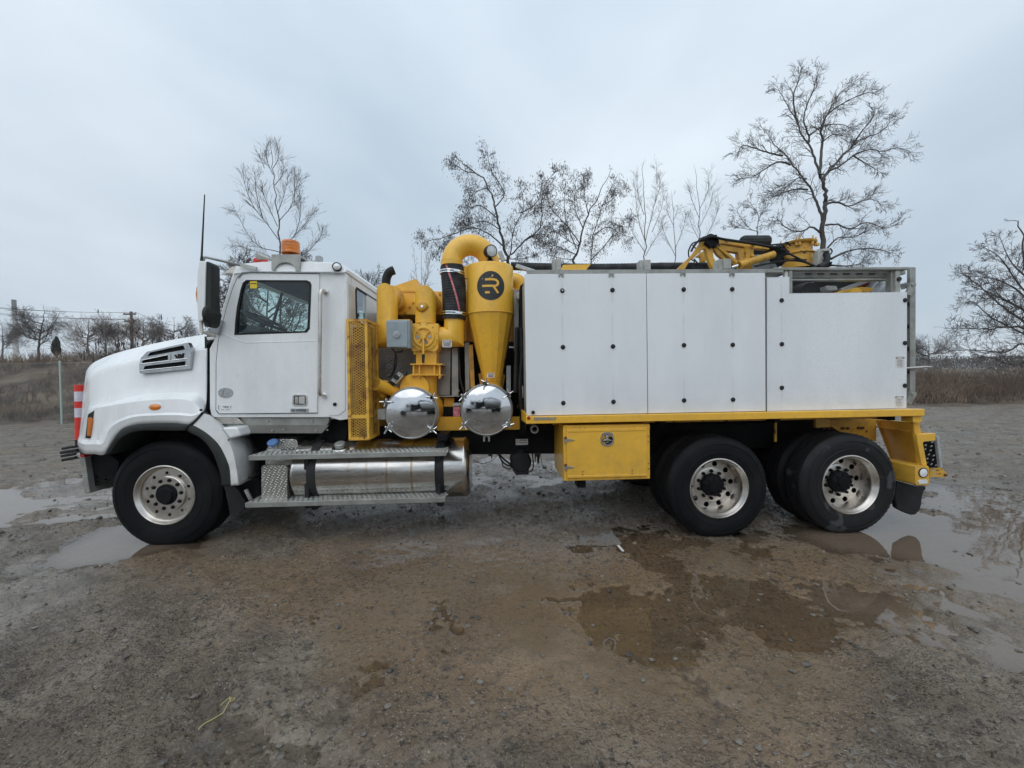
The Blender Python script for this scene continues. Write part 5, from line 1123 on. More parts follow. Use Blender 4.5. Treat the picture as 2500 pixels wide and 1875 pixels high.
# drip marks are in the material; body behind the doors
MB().box(xb0+.01, xb3-.06, .05, 2*YC-.03, zd1-.0, zt-.02).box(xb3+.02, xb4-.03, .075, 2*YC-.03, zd1, z3n-.05).build('body_shell', M['greyplate'], T)
MB().box(xb2-.03, xb3+.03, .06, .09, zd1, zt-.03).build('door_gap_shade', M['flare'], T)  # dark strip coloured as the shade between the two doors
mb = MB()
for x, y in ((410,172),(829,172),(1425,165),(1832,168)): 
    mb.pplate(6, [(x-22,y-25),(x+20,y-25),(x+20,y+14),(x+8,y+20),(x+6,y-2),(x-8,y-2),(x-10,y+16),(x-22,y+14)], -.012, .014)
mb.build('door_catch', M['galv'], T, bevel=.002)
# top rail, brackets, long hose lying on the roof
MB().box(P(6, 130, 150, .02).x, P(7, 990, 385, .02).x, .02, .12, zt+.006, zt+.045).build('top_rail', M['galv'], T, bevel=.003)
MB().box(P(6, 130, 150, .3).x, P(7, 990, 385, .02).x, 1.9, 2.4, zt-.1, zt+.04).build('top_rail', M['galv'], T, bevel=.003)
for c, pts in ((6, (342, 42, 408, 136)), (6, (1063, 50, 1153, 134)), (7, (490, 292, 586, 372))):
    x0_, y0_, x1_, y1_ = pts; o = MB().pbox(c, x0_, y0_, x1_, y1_, .10, .2).build('hose_bracket', M['greyplate'], T, bevel=.004); 
    xm = x0_+(x1_-x0_)*.38; MB().pbox(c, xm, y0_-3, x1_, y1_-6, .085, .1).build('bracket_plate', M['greyplate'], o, bevel=.003)
MB().pplate(6, [(405,136),(425,90),(655,84),(615,136)], .45, .3).build('hose_tray', M['yellow'], T, bevel=.004)
hp = cr_interp([P(6, -10, 100, 1.0), P(6, 200, 108, 1.0), P(6, 700, 114, 1.02), P(6, 1200, 106, 1.03), P(7, 60, 350, 1.04), P(7, 440, 348, 1.04), P(7, 700, 352, 1.1), P(7, 900, 350, 1.15)], 40)
n = len(hp); ho = MB().tube(hp, [.047+.0035*(i % 2) for i in range(n)], 16).build('roof_hose', M['hose'], T, ang=60)
MB().bar(P(6, 40, 100, .75), P(6, 190, 150, .6), .04, .04).build('hose_stay', M['badge'], T)
# frame of the notch and the ladder at the back
def pb(name, c, x0, y0, x1, y1, Y0, Y1, m_='galv', bv=.003, par=None): return MB().pbox(c, x0, y0, x1, y1, Y0, Y1).build(name, M[m_], par or T, bevel=bv)
pb('rack_rail', 8, 170, 134, 1535, 160, .02, .10); pb('rack_rail', 8, 330, 170, 1335, 237, .12, .18); pb('rack_rail', 8, 340, 240, 1320, 268, .35, .42)
mb = MB()
for i in range(6): mb.pbox(8, 480+i*130, 196, 545+i*130, 206, .112, .12)
mb.build('chain_links', M['black'], T)
pb('rack_post', 8, 320, 158, 352, 395, .03, .09); pb('rack_post', 8, 276, 170, 318, 240, .045, .08, 'sticker'); pb('rack_post', 8, 1350, 150, 1392, 395, .06, .12); pb('rack_post', 8, 1396, 166, 1446, 395, .04, .08, 'greyplate')
MB().cyl(P(8, 1427, 256, .04), (0, -1, 0), .022, .012, 14).build('post_bolt', M['black'], T)
pb('rack_rail', 8, 100, 158, 250, 187, .012, .08); pb('rack_rail', 8, 85, 195, 260, 215, .12, .2, 'steel_panel')
pb('rack_bracket', 8, 1440, 170, 1498, 205, .10, .3)
mb = MB(); mb.bar(P(8, 360, 385, .4), P(8, 560, 270, .4), .04, .04); mb.bar(P(8, 830, 370, .6), P(8, 1140, 260, .6), .04, .04); mb.bar(P(8, 1255, 395, .3), P(8, 1345, 310, .3), .04, .03); mb.bar(P(8, 1140, 395, .45), P(8, 1240, 290, .45), .05, .04)
mb.pplate(8, [(1200,270),(1330,250),(1335,395),(1200,395)], .5, .3); mb.build('rack_brace', M['badge'], T)
MB().pplate(8, [(350,268),(1200,270),(1200,400),(350,400)], .64, .04).build('rack_fill_sheet', M['flare'], T)  # dark sheet added so the inside of the notch looks shaded
MB().pplate(8, [(345,160),(1345,160),(1345,250),(345,250)], .50, .03).build('rack_fill_sheet', M['badge'], T)  # grey sheet added to shut out the sky between the rails
MB().lathe(P(8, 520, 400, .22), (0, 1, 0), [(.001, -.02), (.11, -.02), (.125, .05), (.125, .38)], 28).build('roof_tank', M['black'], T)
MB().lathe(P(8, 1000, 398, .36), (0, 1, 0), [(.001, 0), (.065, .0), (.07, .25)], 20).build('roof_pipe', M['yellow'], T); MB().pplate(8, [(1030,330),(1180,345),(1130,390),(1050,380)], .4, .2).build('roof_bracket', M['yellow_worn'], T)
MB().pplate(8, [(700,320),(800,322),(820,365),(700,368)], .34, .1).build('roof_valve', M['greyplate'], T, bevel=.01)
MB().pplate(8, [(1040,320),(1130,280),(1150,280),(1150,320)], .60, .03).build('roof_lamp_red', M['red'], T); MB().pplate(8, [(1150,280),(1192,282),(1192,320),(1150,320)], .60, .03).build('roof_panel', M['sticker'], T)
# rear ladder
lx0, lx1 = P(8, 1543, 700, .12).x, P(8, 1600, 700, .12).x
zl1, zl0 = P(8, 1565, 133, .12).z, P(8, 1585, 1408, .12).z
ld = MB().box(lx0, lx1, .12, .155, zl0, zl1).box(lx0, lx1, .60, .635, zl0, zl1).build('rear_ladder', M['galv'], T, bevel=.003)
mb = MB()
for y in (535, 752, 972, 1192): z = P(8, 1530, y, .3).z; mb.box(lx0-.045, lx0+.01, .13, .62, z-.02, z+.02)
mb.build('ladder_rung', M['chassis'], ld)
mb = MB().bar(P(8, 1445, 335, .2), P(8, 1530, 310, .15), .06, .03); mb.bar(P(8, 1490, 1045, .3), P(8, 1560, 1045, .3), .02, .02); mb.bar(P(8, 1495, 1080, .3), P(8, 1580, 1078, .3), .018, .02); mb.pplate(8, [(1495,1040),(1560,1040),(1560,1140),(1495,1140)], .25, .05)
mb.pplate(8, [(1510,1225),(1565,1225),(1565,1420),(1510,1420)], .2, .05); mb.build('ladder_mount', M['badge'], T)
mb = MB().bar(P(8, 1563, 310, .08), P(8, 1518, 420, .08), .055, .03); mb.pplate(8, rrect(1545,290,1605,332,12), .07, .05); mb.cyl(P(8, 1563, 312, .07), (0, -1, 0), .018, .015, 12); mb.cyl(P(8, 1518, 408, .065), (0, -1, 0), .014, .012, 12)
mb.bar(P(8, 1568, 1415, .08), P(8, 1515, 1515, .08), .06, .03); mb.pplate(8, rrect(1560,1398,1610,1440,10), .07, .05); mb.cyl(P(8, 1567, 1420, .065), (0, -1, 0), .016, .012, 12); mb.build('ladder_hinge', M['galv'], T, bevel=.003)
MB().tube([P(8, 1500, 1157, .10), P(8, 1700, 1145, .10), P(8, 1765, 1142, .10)], [.012, .012, .007], 10).build('locking_rod', M['alloy'], T)
for x0_, y0_, x1_, y1_ in ((1398,1038,1490,1150),(1392,1436,1480,1548)):
    lb = MB().pplate(8, rrect(x0_, y0_, x1_, y1_, 5), .027, .004).build('danger_label', M['sticker'], T); mb = MB().pplate(8, rrect(x0_+4, y0_+3, x1_-4, y0_+24, 6), .0245, .003, [ell((x0_+x1_)/2, y0_+13.5, 36, 8, 16)])
    for i in range(5): stroke(8, [(x0_+14, y0_+38+i*14), (x1_-14-(i % 2)*14, y0_+38+i*14)], 4, .0245, .003, mb)
    mb.build('label_print', M['stickerlines'], lb)
# deck rail
zr1, zr0 = P(6, 1100, 1333, -.05).z, P(6, 1100, 1393, -.05).z; xr0, xr1 = P(6, 116, 1380, -.05).x, P(10, 1941, 70, -.05).x
dk = MB().box(xr0, xr1, -.05, .02, zr0, zr1).box(xr0, xr1, .02, 2*YC+.05, zr1-.045, zr1-.005).build('deck_rail', M['yellow'], T, bevel=.006, segs=3)
MB().cyl(P(6, 138, 1362, -.05), (0, -1, 0), .017, .012, 16, .004).build('side_reflector', M['red'], dk); 
MB().pplate(6, [(182,1356),(372,1358),(362,1382),(176,1384)], -.0515, .003).build('rail_decal', M['ghost'], dk)
text_part('ENVIROVAC', 'decal_lettering', M['badge'], dk, P(6, 190, 1378, -.054), .036, .3, 1.0)
MB().cyl(P(6, 175, 1316, -.002), (0, -1, 0), .018, .02, 14, .004).build('door_stop', M['black'], T)
mb = MB().plate([P(9, 320, 92, .30), P(9, 378, 150, -.04), P(9, 380, 240, -.04), P(9, 322, 200, .30)], (.02, 0, 0)).build('deck_corner', M['yellow'], T)
MB().box(xr0+.3, xr1-.2, .25, .33, zr0-.05, zr0+.02).box(xr0+.3, xr1-.2, 2.1, 2.18, zr0-.05, zr0+.02).build('deck_stringer', M['yellow_worn'], T)
mb = MB()
for x in (XR1-.55, XR1+.66, XR1+1.9): mb.box(x, x+.06, .12, 2.3, zr0-.06, zr0)
mb.build('deck_crossbeam', M['chassis'], T)
MB().bar(P(10, 865, 140, .35), P(10, 863, 290, .35), .02, .02).build('hanger_rod', M['yellow_worn'], T)
MB().pplate(10, [(1155,140),(1590,110),(1590,290),(1310,210),(1270,180),(1155,190)], .60, .04).build('spring_hanger', M['yellow_worn'], T)
mb = MB()
for x, y in ((1345,193),(1382,193),(1460,190),(1488,190),(1165,188),(1205,190),(1243,192)): mb.cyl(P(10, x, y, .60), (0, -1, 0), .016, .02, 8)
mb.build('hanger_bolts', M['rust'], T)
MB().pplate(10, [(1155,130),(1255,125),(1255,185),(1155,188)], .55, .04).build('hanger_plate', M['yellow'], T)
# rear corner: sloped wing, bumper beam, step
MB().box(P(10, 1855, 120, -.02).x, P(10, 1922, 120, -.02).x, -.02, .10, P(10, 1890, 150, -.02).z, zr0).build('rail_block', M['yellow'], T, bevel=.004)
wg0 = [P(10, 1640, 150, .55), P(10, 1885, 150, .20), P(10, 1955, 460, .02), P(10, 1700, 400, .45)]
sp = MB().plate([P(10, 1600, 130, .62), P(10, 1870, 150, .16), P(10, 1905, 465, .06), P(10, 1715, 425, .5)], (.015, .02, 0)).build('splash_panel', M['yellow'], T, bevel=.003)
MB().plate([P(10, 1855, 150, .06), P(10, 1900, 150, .03), P(10, 1955, 460, -.03), P(10, 1900, 462, .0)], (0, .03, 0)).build('corner_flange', M['yellow'], T, bevel=.003)
MB().plate([P(10, 1600, 130, .60), P(10, 1640, 130, .58), P(10, 1745, 420, .5), P(10, 1715, 425, .5)], (0, .03, 0)).build('panel_flange', M['yellow_worn'], T)
bm0 = [P(24, 575, 715, -.04), P(24, 770, 710, -.04), P(24, 792, 745, -.04), P(24, 792, 1015, -.04), P(24, 775, 1030, -.04), P(24, 590, 1032, -.04), P(24, 568, 1005, -.04), P(24, 565, 740, -.04)]
rbm = MB().plate(bm0, (.0, 2.52, 0)).build('rear_bumper', M['yellow'], T, bevel=.012, segs=3)
MB().plate([P(24, 205, 630, .38), P(24, 575, 720, -.03), P(24, 570, 1010, -.03), P(24, 290, 950, .30)], (.03, .02, 0)).build('bumper_wing', M['yellow'], T, bevel=.006)
lm = MB().lathe(P(24, 687, 823, -.04), (0, -1, 0), [(.050, -.01), (.052, .004), (.046, .010), (.042, .006)], 24).build('reverse_lamp', M['black'], rbm); MB().lathe(P(24, 687, 823, -.04), (0, -1, 0), [(.043, .006), (.03, .010), (.001, .012)], 24).build('lamp_lens', M['lens'], rbm)
MB().pplate(24, [(612,965),(630,938),(750,932),(770,965),(755,998),(625,1004)], -.046, .008).build('plate_lamp', M['sticker'], rbm, bevel=.002)
MB().pplate(24, [(598,200),(895,185),(895,300),(700,320),(688,345),(738,700),(665,700),(600,340),(590,215)], -.02, .04).build('step_frame', M['yellow'], T, bevel=.004)
def holes24(): 
    hs_ = []
    for x, y in ((845,327),(738,375),(832,392),(728,442),(815,462),(790,527),(868,545),(765,595),(855,612),(830,683),(905,702),(765,662)): hs_.append([(x-28, y+5), (x-8, y-14), (x+24, y-12), (x+28, y), (x+6, y+14), (x-20, y+14)])
    return hs_
MB().pplate(24, [(690,322),(910,312),(965,742),(745,745)], .05, .008, holes24()).build('step_grating', M['chassis'], T)
MB().pplate(24, [(905,225),(955,225),(1010,740),(968,742)], .0, .03).build('step_side', M['badge'], T, bevel=.004)
MB().plate([P(24, 648, 165, .1), P(24, 890, 190, .0), P(24, 890, 200, .0), P(24, 648, 185, .1)], (0, .6, 0)).build('step_top', M['mesh_yellow'], T)
MB().pplate(24, [(793,745),(985,745),(1080,845),(1075,880),(1030,895),(793,890)], .10, .03, [[(812,775),(950,772),(948,792),(812,796)], [(820,842),(980,832),(980,850),(905,855),(820,855)], ell(990,762,14,14,8)]).build('tow_bracket', M['yellow'], T, bevel=.003)
MB().cyl(P(24, 1042, 858, .10), (0, -1, 0), .013, .015, 14).build('tow_bolt', M['rust'], T)
MB().pplate(24, [(290,960),(575,1035),(735,1035),(735,1095),(705,1130),(680,1200),(665,1330),(640,1430),(575,1500),(500,1510),(390,1470),(260,1400),(230,1200)], .15, .05).build('rear_mud_flap', M['black'], T, bevel=.01)
# tool box
X0, X1 = P(9, 778, 550, -.0).x, P(9, 1711, 550, 0).x; Z1, Z0 = P(9, 1250, 252, 0).z, P(9, 1250, 848, 0).z
tbx = MB().box(X0, X1, 0, .62, Z0, Z1).build('tool_box', M['yellow'], T, bevel=.005)
MB().plate([P(9, *q, -.001) for q in [(782,258),(1706,248),(1708,290),(815,292)]], (0, -.004, 0)).build('box_lip', M['yellow'], tbx, bevel=.002)
dx0, dx1, dz1, dz0 = P(9, 812, 550, -.015).x, P(9, 1680, 550, -.015).x, P(9, 1250, 286, -.015).z, P(9, 1250, 826, -.015).z
tdr = MB().box(dx0, dx1, -.014, 0, dz0, dz1).build('tool_box_door', M['yellow'], tbx, bevel=.005, segs=3)
MB().box(dx0+.01, dx1-.01, -.019, -.012, dz1-.035, dz1-.012).box(dx0+.01, dx1-.01, -.019, -.012, dz0+.008, dz0+.03).build('door_fold', M['yellow'], tbx, bevel=.005, segs=3)
tl = MB().pplate(9, [(1195,345),(1225,332),(1280,332),(1312,345),(1326,400),(1320,450),(1290,480),(1250,486),(1210,478),(1182,450),(1176,400)], -.022, .012, [ell(1252,410,58,55,16)]).build('paddle_latch', M['chrome'], tbx, bevel=.004)
MB().pplate(9, ell(1252,408,62,60,20), -.014, .006).build('latch_pocket', M['black'], tbx)
mb = MB().pplate(9, [(1240,365),(1264,365),(1262,405),(1298,420),(1290,432),(1268,425),(1238,425),(1212,432),(1204,422),(1240,405)], -.024, .008).pplate(9, rrect(1238,436,1266,448,3), -.022, .006); mb.build('latch_handle', M['alloy'], tbx, bevel=.002)
for y0_ in (380, 675):
    MB().pplate(9, [(790,y0_+8),(812,y0_+8),(815,y0_+24),(895,y0_+34),(900,y0_+42),(815,y0_+52),(812,y0_+72),(790,y0_+72)], -.022, .012).build('strap_hinge', M['galv'], tbx, bevel=.002)
    MB().cyl(P(9, 800, y0_+2, -.018), (0, 0, -1), .012, .02, 8).build('hinge_pin', M['rust'], tbx)
mb = MB()
for x, y in ((953,287),(1007,287),(1485,280),(1538,276),(1692,377),(1692,433),(1694,671),(1695,727),(984,757),(984,790),(1520,742),(1518,778)): mb.cyl(P(9, x, y, -.015 if x < 1680 and y > 600 else -.001), (0, -1, 0), .006, .005, 8)
mb.build('box_rivets', M['rust'], tbx)
MB().box(P(9, 900, 890, .3).x, P(9, 985, 890, .3).x, .15, .3, P(9, 940, 918, .2).z, Z0+.01).build('box_foot', M['chassis'], T)

# ---------------------------------------------------------------- boom lying on the roof
def bp(name, pts, Y, t, holes=(), m_='yellow_worn', c=23, bv=.004): return MB().pplate(c, pts, Y, t, holes).build(name, M[m_], T, bevel=bv)
YB = .85
bp('boom_leg', [(-305,620),(-60,390),(50,225),(150,150),(185,115),(260,110),(320,175),(215,255),(150,295),(90,310),(60,350),(-110,500),(-180,620)], YB, .05)
bp('boom_leg', [(150,290),(215,240),(255,270),(258,340),(270,440),(330,520),(345,600),(335,620),(255,620),(235,570),(195,480),(172,400)], YB-.01, .06)
bp('boom_leg', [(-10,420),(140,310),(150,500),(75,500),(60,430)], YB+.35, .04)
bp('boom_arm', [(270,130),(420,150),(900,215),(1200,270),(1380,330),(1380,410),(1290,410),(1200,350),(1130,320),(1080,300),(900,290),(885,310),(885,470),(760,480),(700,520),(640,560),(600,500),(300,250)], YB, .07,
   [[(360,225),(400,215),(720,262),(755,275),(750,298),(640,285),(400,245)], [(440,325),(600,345),(650,355),(662,475),(630,478),(540,400)]])
bp('boom_strut', [(215,260),(300,245),(470,455),(430,465),(400,450),(330,390),(275,310)], YB+.02, .05)
bp('boom_post', [(762,250),(885,262),(885,500),(762,500)], YB-.02, .04)
bp('boom_post', [(655,290),(750,290),(745,480),(660,480)], YB+.3, .04)
mb = MB()
for x, y in ((850,268),(852,408),(740,475),(690,485),(1855,240),(1410,270)): mb.cyl(P(23, x, y, YB-.02), (0, -1, 0), .02, .03, 12, .004)
mb.build('boom_pins', M['yellow_worn'], T)
MB().lathe(P(23, 255, 170, YB-.05), (0, 1, 0), [(.001, 0), (.075, 0), (.085, .02), (.085, .14), (.001, .15)], 20, mod=lambda i, k, r_: r_*(1+.12*math.sin(k*2.3))).build('boom_pivot', M['chassis'], T)
MB().lathe(P(23, 1290, 390, YB-.03), (0, 1, 0), [(.001, 0), (.12, 0), (.13, .03), (.13, .2), (.001, .2)], 20, mod=lambda i, k, r_: r_*(1+.10*math.sin(k*1.7))).build('boom_joint', M['chassis'], T)
cyA, cyB = P(23, 660, 555, YB-.08), P(23, 1195, 385, YB-.08); cb = MB().tube([cyA, cyB], .042, 16); cb.tube([cyA, cyA.lerp(cyB, .06)], .05, 16); cbo = cb.build('boom_cylinder', M['yellow_worn'], T)
MB().tube([P(23, 540, 590, YB-.08), P(23, 650, 555, YB-.08)], .019, 12).build('cylinder_rod', M['chrome'], cbo)
# turret drum at the head of the boom
tcx, Yt = P(23, 1600, 300, 1.05).x, 1.10; kt = mpp(23, 1600, 300, .9); Rt_ = kt*215
zz = lambda y: P(23, 1600, y, .95).z
def rt(prof, name, m_='yellow_worn', par=None): return MB().lathe((tcx, Yt, 0), (0, 0, 1), prof, 36).build(name, M[m_], par or T)
td = rt([(Rt_, zz(570)), (Rt_, zz(348)), (Rt_*1.14, zz(346)), (Rt_*1.14, zz(332)), (Rt_*.93, zz(330)), (Rt_*.95, zz(200)), (Rt_*1.16, zz(190)), (Rt_*1.22, zz(172)), (Rt_*1.22, zz(160)), (Rt_*.9, zz(148)), (.001, zz(146))], 'boom_turret')
mb = MB()
for an in (-120, -72, -40, 30, 110, 170, 230): a = R(an); mb.cyl((tcx+Rt_*1.12*math.cos(a), Yt+Rt_*1.12*math.sin(a), zz(190)), (0, 0, 1), .008, .065, 8); mb.cyl((tcx+Rt_*1.08*math.cos(a), Yt+Rt_*1.08*math.sin(a), zz(245)), (0, 0, 1), .017, .04, 10)
mb.build('turret_bolts', M['yellow_worn'], td)
MB().pplate(23, [(1385,400),(1560,390),(1560,440),(1400,450)], .78, .1).build('turret_bracket', M['yellow_worn'], T)
# ribbed blower drum behind the arm
x0_, x1_ = P(23, 765, 150, 1.3).x, P(23, 1190, 150, 1.3).x; k_ = mpp(23, 980, 150, 1.3); zc_ = P(23, 980, 150, 1.3).z
L_ = x1_-x0_; pr = [(.001, 0), (k_*70, .0), (k_*92, .03), (k_*96, .06), (k_*96, L_-.02), (k_*86, L_), (.001, L_)]
MB().lathe((x0_, 1.4, zc_), (1, 0, 0), pr, 40, mod=lambda i, k, r_: r_*(1-.05*(k % 4 == 0))).build('air_filter_drum', M['flare'], T, ang=20)
bp('motor_block', [(890,310),(1080,300),(1110,360),(1000,420),(890,430)], YB+.4, .3, m_='chassis')
mb = MB()
for x0q, x1q in ((895,1060),(1070,1085),(1100,1160)): mb.lathe(P(23, x0q, 540, .95), (1, 0, 0), [(.001, 0), (.11, 0), (.115, .01), (.115, (x1q-x0q)*kt), (.001, (x1q-x0q)*kt)], 24)
mb.build('hydraulic_motor', M['badge'], T)
bp('boom_base', [(640,570),(880,500),(885,610),(640,612)], YB+.15, .2, m_='yellow_worn')
mb = MB()
def bh(pts, Y, r): mb.tube(cr_interp([P(23, *q, Y) for q in pts], 8), r, 7)
bh([(-60,300),(20,190),(100,130),(240,105),(430,160),(900,230),(1200,290),(1400,330)], YB-.06, .012); bh([(-80,340),(0,210),(130,140),(260,115),(430,150),(880,215),(1150,265),(1330,270)], YB-.08, .013)
bh([(-120,330),(-60,220),(60,180),(180,170)], YB+.0, .009); bh([(-40,450),(20,520),(60,540)], YB+.1, .008); bh([(-120,330),(-110,430),(-20,500)], YB+.05, .008); bh([(-60,240),(10,300),(50,210),(40,330)], YB+.04, .007)
bh([(1150,240),(1300,225),(1430,215)], YB+.1, .01); bh([(1380,350),(1500,410),(1700,510),(1830,565)], .74, .012); bh([(900,570),(1200,510),(1450,480),(1650,500),(1800,560)], .76, .012); bh([(1180,270),(1320,240),(1400,200),(1450,260)], .8, .01)
bh([(2060,290),(2095,340),(2050,410)], .9, .008); bh([(1380,420),(1560,460),(1700,470)], .8, .01); mb.build('boom_hoses', M['black'], T)
bp('hose_head', [(1905,305),(2070,285),(2075,400),(2040,460),(1960,545),(1880,560),(1880,360)], .80, .08, [[(1955,335),(2035,328),(2040,400),(1990,470),(1955,460)]], m_='greyplate', bv=.01)
MB().tube(cr_interp([P(23, 2000, 380, .78), P(23, 2020, 450, .74), P(23, 1980, 530, .72), P(23, 1880, 590, .72)], 14), [.030+.004*(i % 2) for i in range(43)], 14).build('boom_tip_hose', M['hose'], T, ang=60)
bp('hose_block', [(1840,350),(1885,340),(1885,570),(1840,570)], 1.0, .2, m_='chassis'); bp('hose_block', [(2040,500),(2100,495),(2090,570),(1990,575)], .85, .2, m_='chassis')

# ================================================================ safety posts standing in front of the hood
def P11(x, y): return P(11, x, y, .75)
tA, tB = P11(709, 1068), P11(712, 1560); top_r = mpp(11, 709, 1068, .75)*30
sp_ = empty('traffic_post', tB, 'fluorescent red traffic post with two white bands standing in front of the hood', 'traffic post')
bands = [(0, .12, 'safety_red'), (.12, .30, 'reflective'), (.30, .42, 'safety_red'), (.42, .59, 'reflective'), (.59, 1.0, 'safety_red')]
for a, b, m_ in bands:
    pa, pb_ = tA.lerp(tB, a), tA.lerp(tB, b); ra_, rb_ = top_r*(1-.12*a), top_r*(1-.12*b)
    MB().tube([pa, pb_], [ra_, rb_], 28).build('reflective_band' if m_ == 'reflective' else 'post_shaft', M[m_], sp_)
MB().tube([tB, tB-Vector((0, 0, .08))], [top_r*.9, top_r*.9], 20).build('post_base', M['black'], sp_)
# ================================================================ trees
class TB:
    def __init__(s): s.v = []; s.f = []; s.n = 0
    def seg(s, pts, rad, n):
        base = s.n; pts = np.array([tuple(p) for p in pts]); m_ = len(pts)
        d = np.gradient(pts, axis=0); d /= np.linalg.norm(d, axis=1)[:, None]+1e-9
        ref = np.array([.3, .9, .1]); u = np.cross(d, ref); u /= np.linalg.norm(u, axis=1)[:, None]+1e-9; v = np.cross(d, u)
        an = np.arange(n)*2*np.pi/n; ring = pts[:, None]+(u[:, None]*np.cos(an)[None, :, None]+v[:, None]*np.sin(an)[None, :, None])*np.asarray(rad)[:, None, None]
        s.v.append(ring.reshape(-1, 3)); i = np.arange(m_-1)[:, None]*n+np.arange(n)[None]; j = np.arange(m_-1)[:, None]*n+(np.arange(n)[None]+1) % n
        s.f.append((np.stack([i, j, j+n, i+n], -1).reshape(-1, 4)+base)); s.n += m_*n
    def build(s, name, mt, par, loc=None):
        v = np.concatenate(s.v); o = np.array(ORI[par.name]) if par else np.zeros(3)
        return npmesh(name, v-o, np.concatenate(s.f), mt, par, True, loc=ORI[par.name] if par else None)
def rv(): return np.array([random.gauss(0, 1), random.gauss(0, 1), random.gauss(0, 1)])
def grow(tb, p, d, ln, r, lvl, st, tips):
    n = 4 if lvl > 1 else 3; pts = [p]; rad = [r]; d = d/np.linalg.norm(d)
    for i in range(n):
        d = d + rv()*st['wob'] + np.array([0, 0, st['up']]); d /= np.linalg.norm(d); p = p+d*ln/n; pts.append(p); rad.append(max(st['rmin']*.75, r*(1-.75*(i+1)/n)))
    tb.seg(pts, rad, 4 if r > .02 else 3)
    if lvl <= 0:
        tips.append((pts[-1], d)); tips.append((pts[-2], d)); return
    k = st['kids'][min(lvl, len(st['kids'])-1)]
    for i in range(k):
        t = random.uniform(.2, 1); q = t*n; j = min(int(q), n-1); f = q-j; pp = pts[j]*(1-f)+pts[j+1]*f; dd = pts[j+1]-pts[j]; dd /= np.linalg.norm(dd)
        side = np.cross(dd, rv()); side /= np.linalg.norm(side)+1e-9; a = math.radians(random.uniform(*st['ang']))
        grow(tb, pp, dd*math.cos(a)+side*math.sin(a), ln*random.uniform(.45, .8)*(1.1-.35*t), max(st['rmin'], r*.55*(1.1-.5*t)), lvl-1, st, tips)
def lerpath(pts, k=4): return [np.array(p) for p in cr_interp(pts, k)]
STY = {'oak': dict(wob=.11, up=.02, kids=[0, 3, 4, 5], ang=(24, 50), rmin=.0055),
       'poplar': dict(wob=.04, up=.035, kids=[0, 3, 4], ang=(20, 38), rmin=.0048),
       'locust': dict(wob=.15, up=.0, kids=[0, 4, 4], ang=(30, 70), rmin=.0055),
       'bush': dict(wob=.15, up=.05, kids=[0, 4, 5], ang=(18, 45), rmin=.008)}
def photo_tree(name, label, cat, c, limbs, Y, style, group=None, r0=.13, lvl=2, dens=1.0, tl=1.6, pods=0, mt='bark', mt2='twig', spread=1.2, base=None, rt=.12):
    """limbs: first one is the trunk (from its foot), the rest leave it; each limb swings toward or away in depth"""
    st = STY[style]; tb = TB(); tw = TB(); tips = []
    b0 = P(c, *limbs[0][0][:2], Y); foot = Vector((b0.x, Y, float(terrain(np.array([b0.x]), np.array([Y]))[0])-.1)) if base is None else base
    root = empty(name, foot, label, cat, group); L0 = None; allp = []
    for li, lm in enumerate(limbs):
        sw = 0 if li == 0 else random.choice((-1, 1))*random.uniform(.15, .55)*spread
        pts = []; acc = 0; prev = None; startY = Y
        if li and allp:
            s_ = P(c, *lm[0][:2], Y); q = min(allp, key=lambda q: (q[0]-s_.x)**2+(q[2]-s_.z)**2); startY = q[1]
        for x, y in [q[:2] for q in lm]:
            w_ = P(c, x, y, Y); 
            if prev is not None: acc += (w_-prev).length
            prev = w_; pts.append(P(c, x, y, startY+acc*sw))
        if li == 0 : pts = [foot]+pts if (pts[0]-foot).length > .5 else pts
        pp = lerpath(pts, 4); n = len(pp); tot = sum(np.linalg.norm(pp[i+1]-pp[i]) for i in range(n-1))
        if li == 0: ra, rb = r0, max(st['rmin']*1.5, r0*rt); L0 = tot
        else: ra, rb = r0*min(.62, .25+.45*tot/L0), st['rmin']*1.2
        pp = [p+rv()*tot*.003 for p in pp]; rad = [ra+(rb-ra)*(i/(n-1))**.8 for i in range(n)]; tb.seg(pp, rad, 7 if li == 0 else 5)
        for p in pp: allp.append(tuple(p))
        if li == 0 and len(limbs) > 2: k = int(2*dens)
        else: k = int((5+tot*4.6)*dens)
        for i in range(k):
            t = .18+.82*(i+random.random())/k; j = min(int(t*(n-1)), n-2); f = t*(n-1)-j; p = pp[j]*(1-f)+pp[j+1]*f; d = pp[j+1]-pp[j]; d /= np.linalg.norm(d)+1e-9
            side = np.cross(d, rv()); side /= np.linalg.norm(side)+1e-9; a = math.radians(random.uniform(*st['ang']))
            grow(tw, p, d*math.cos(a)+side*math.sin(a), tl*random.uniform(.55, 1.1)*(1.15-.55*t), max(st['rmin'], min(rad[j]*.4, .03)), lvl, st, tips)
        grow(tw, pp[-1], pp[-1]-pp[-2], tl*.35, rb, max(0, lvl-1), st, tips)
    tb.build('trunk', M[mt], root); tw.build('crown', M[mt2], root)
    if pods and tips:
        vs = []; fs = []
        for _ in range(pods):
            p, d = random.choice(tips)
            for _k in range(random.randint(1, 4)):
                q = p+rv()*.10; ln = random.uniform(.06, .13); a = rv()*.25+np.array([0, 0, -1]); a = a/np.linalg.norm(a)*ln; s = np.cross(a, rv()); s = s/np.linalg.norm(s)*ln*.13; i = len(vs); vs += [q, q+a*.5+s, q+a, q+a*.5-s]; fs.append((i, i+1, i+2, i+3))
        o = npmesh('seed_pods', np.array(vs)-np.array(foot), np.array(fs), M['pods'], root, loc=foot); tag(o, kind='stuff')
    return root
gT = 'bare trees growing behind the truck'
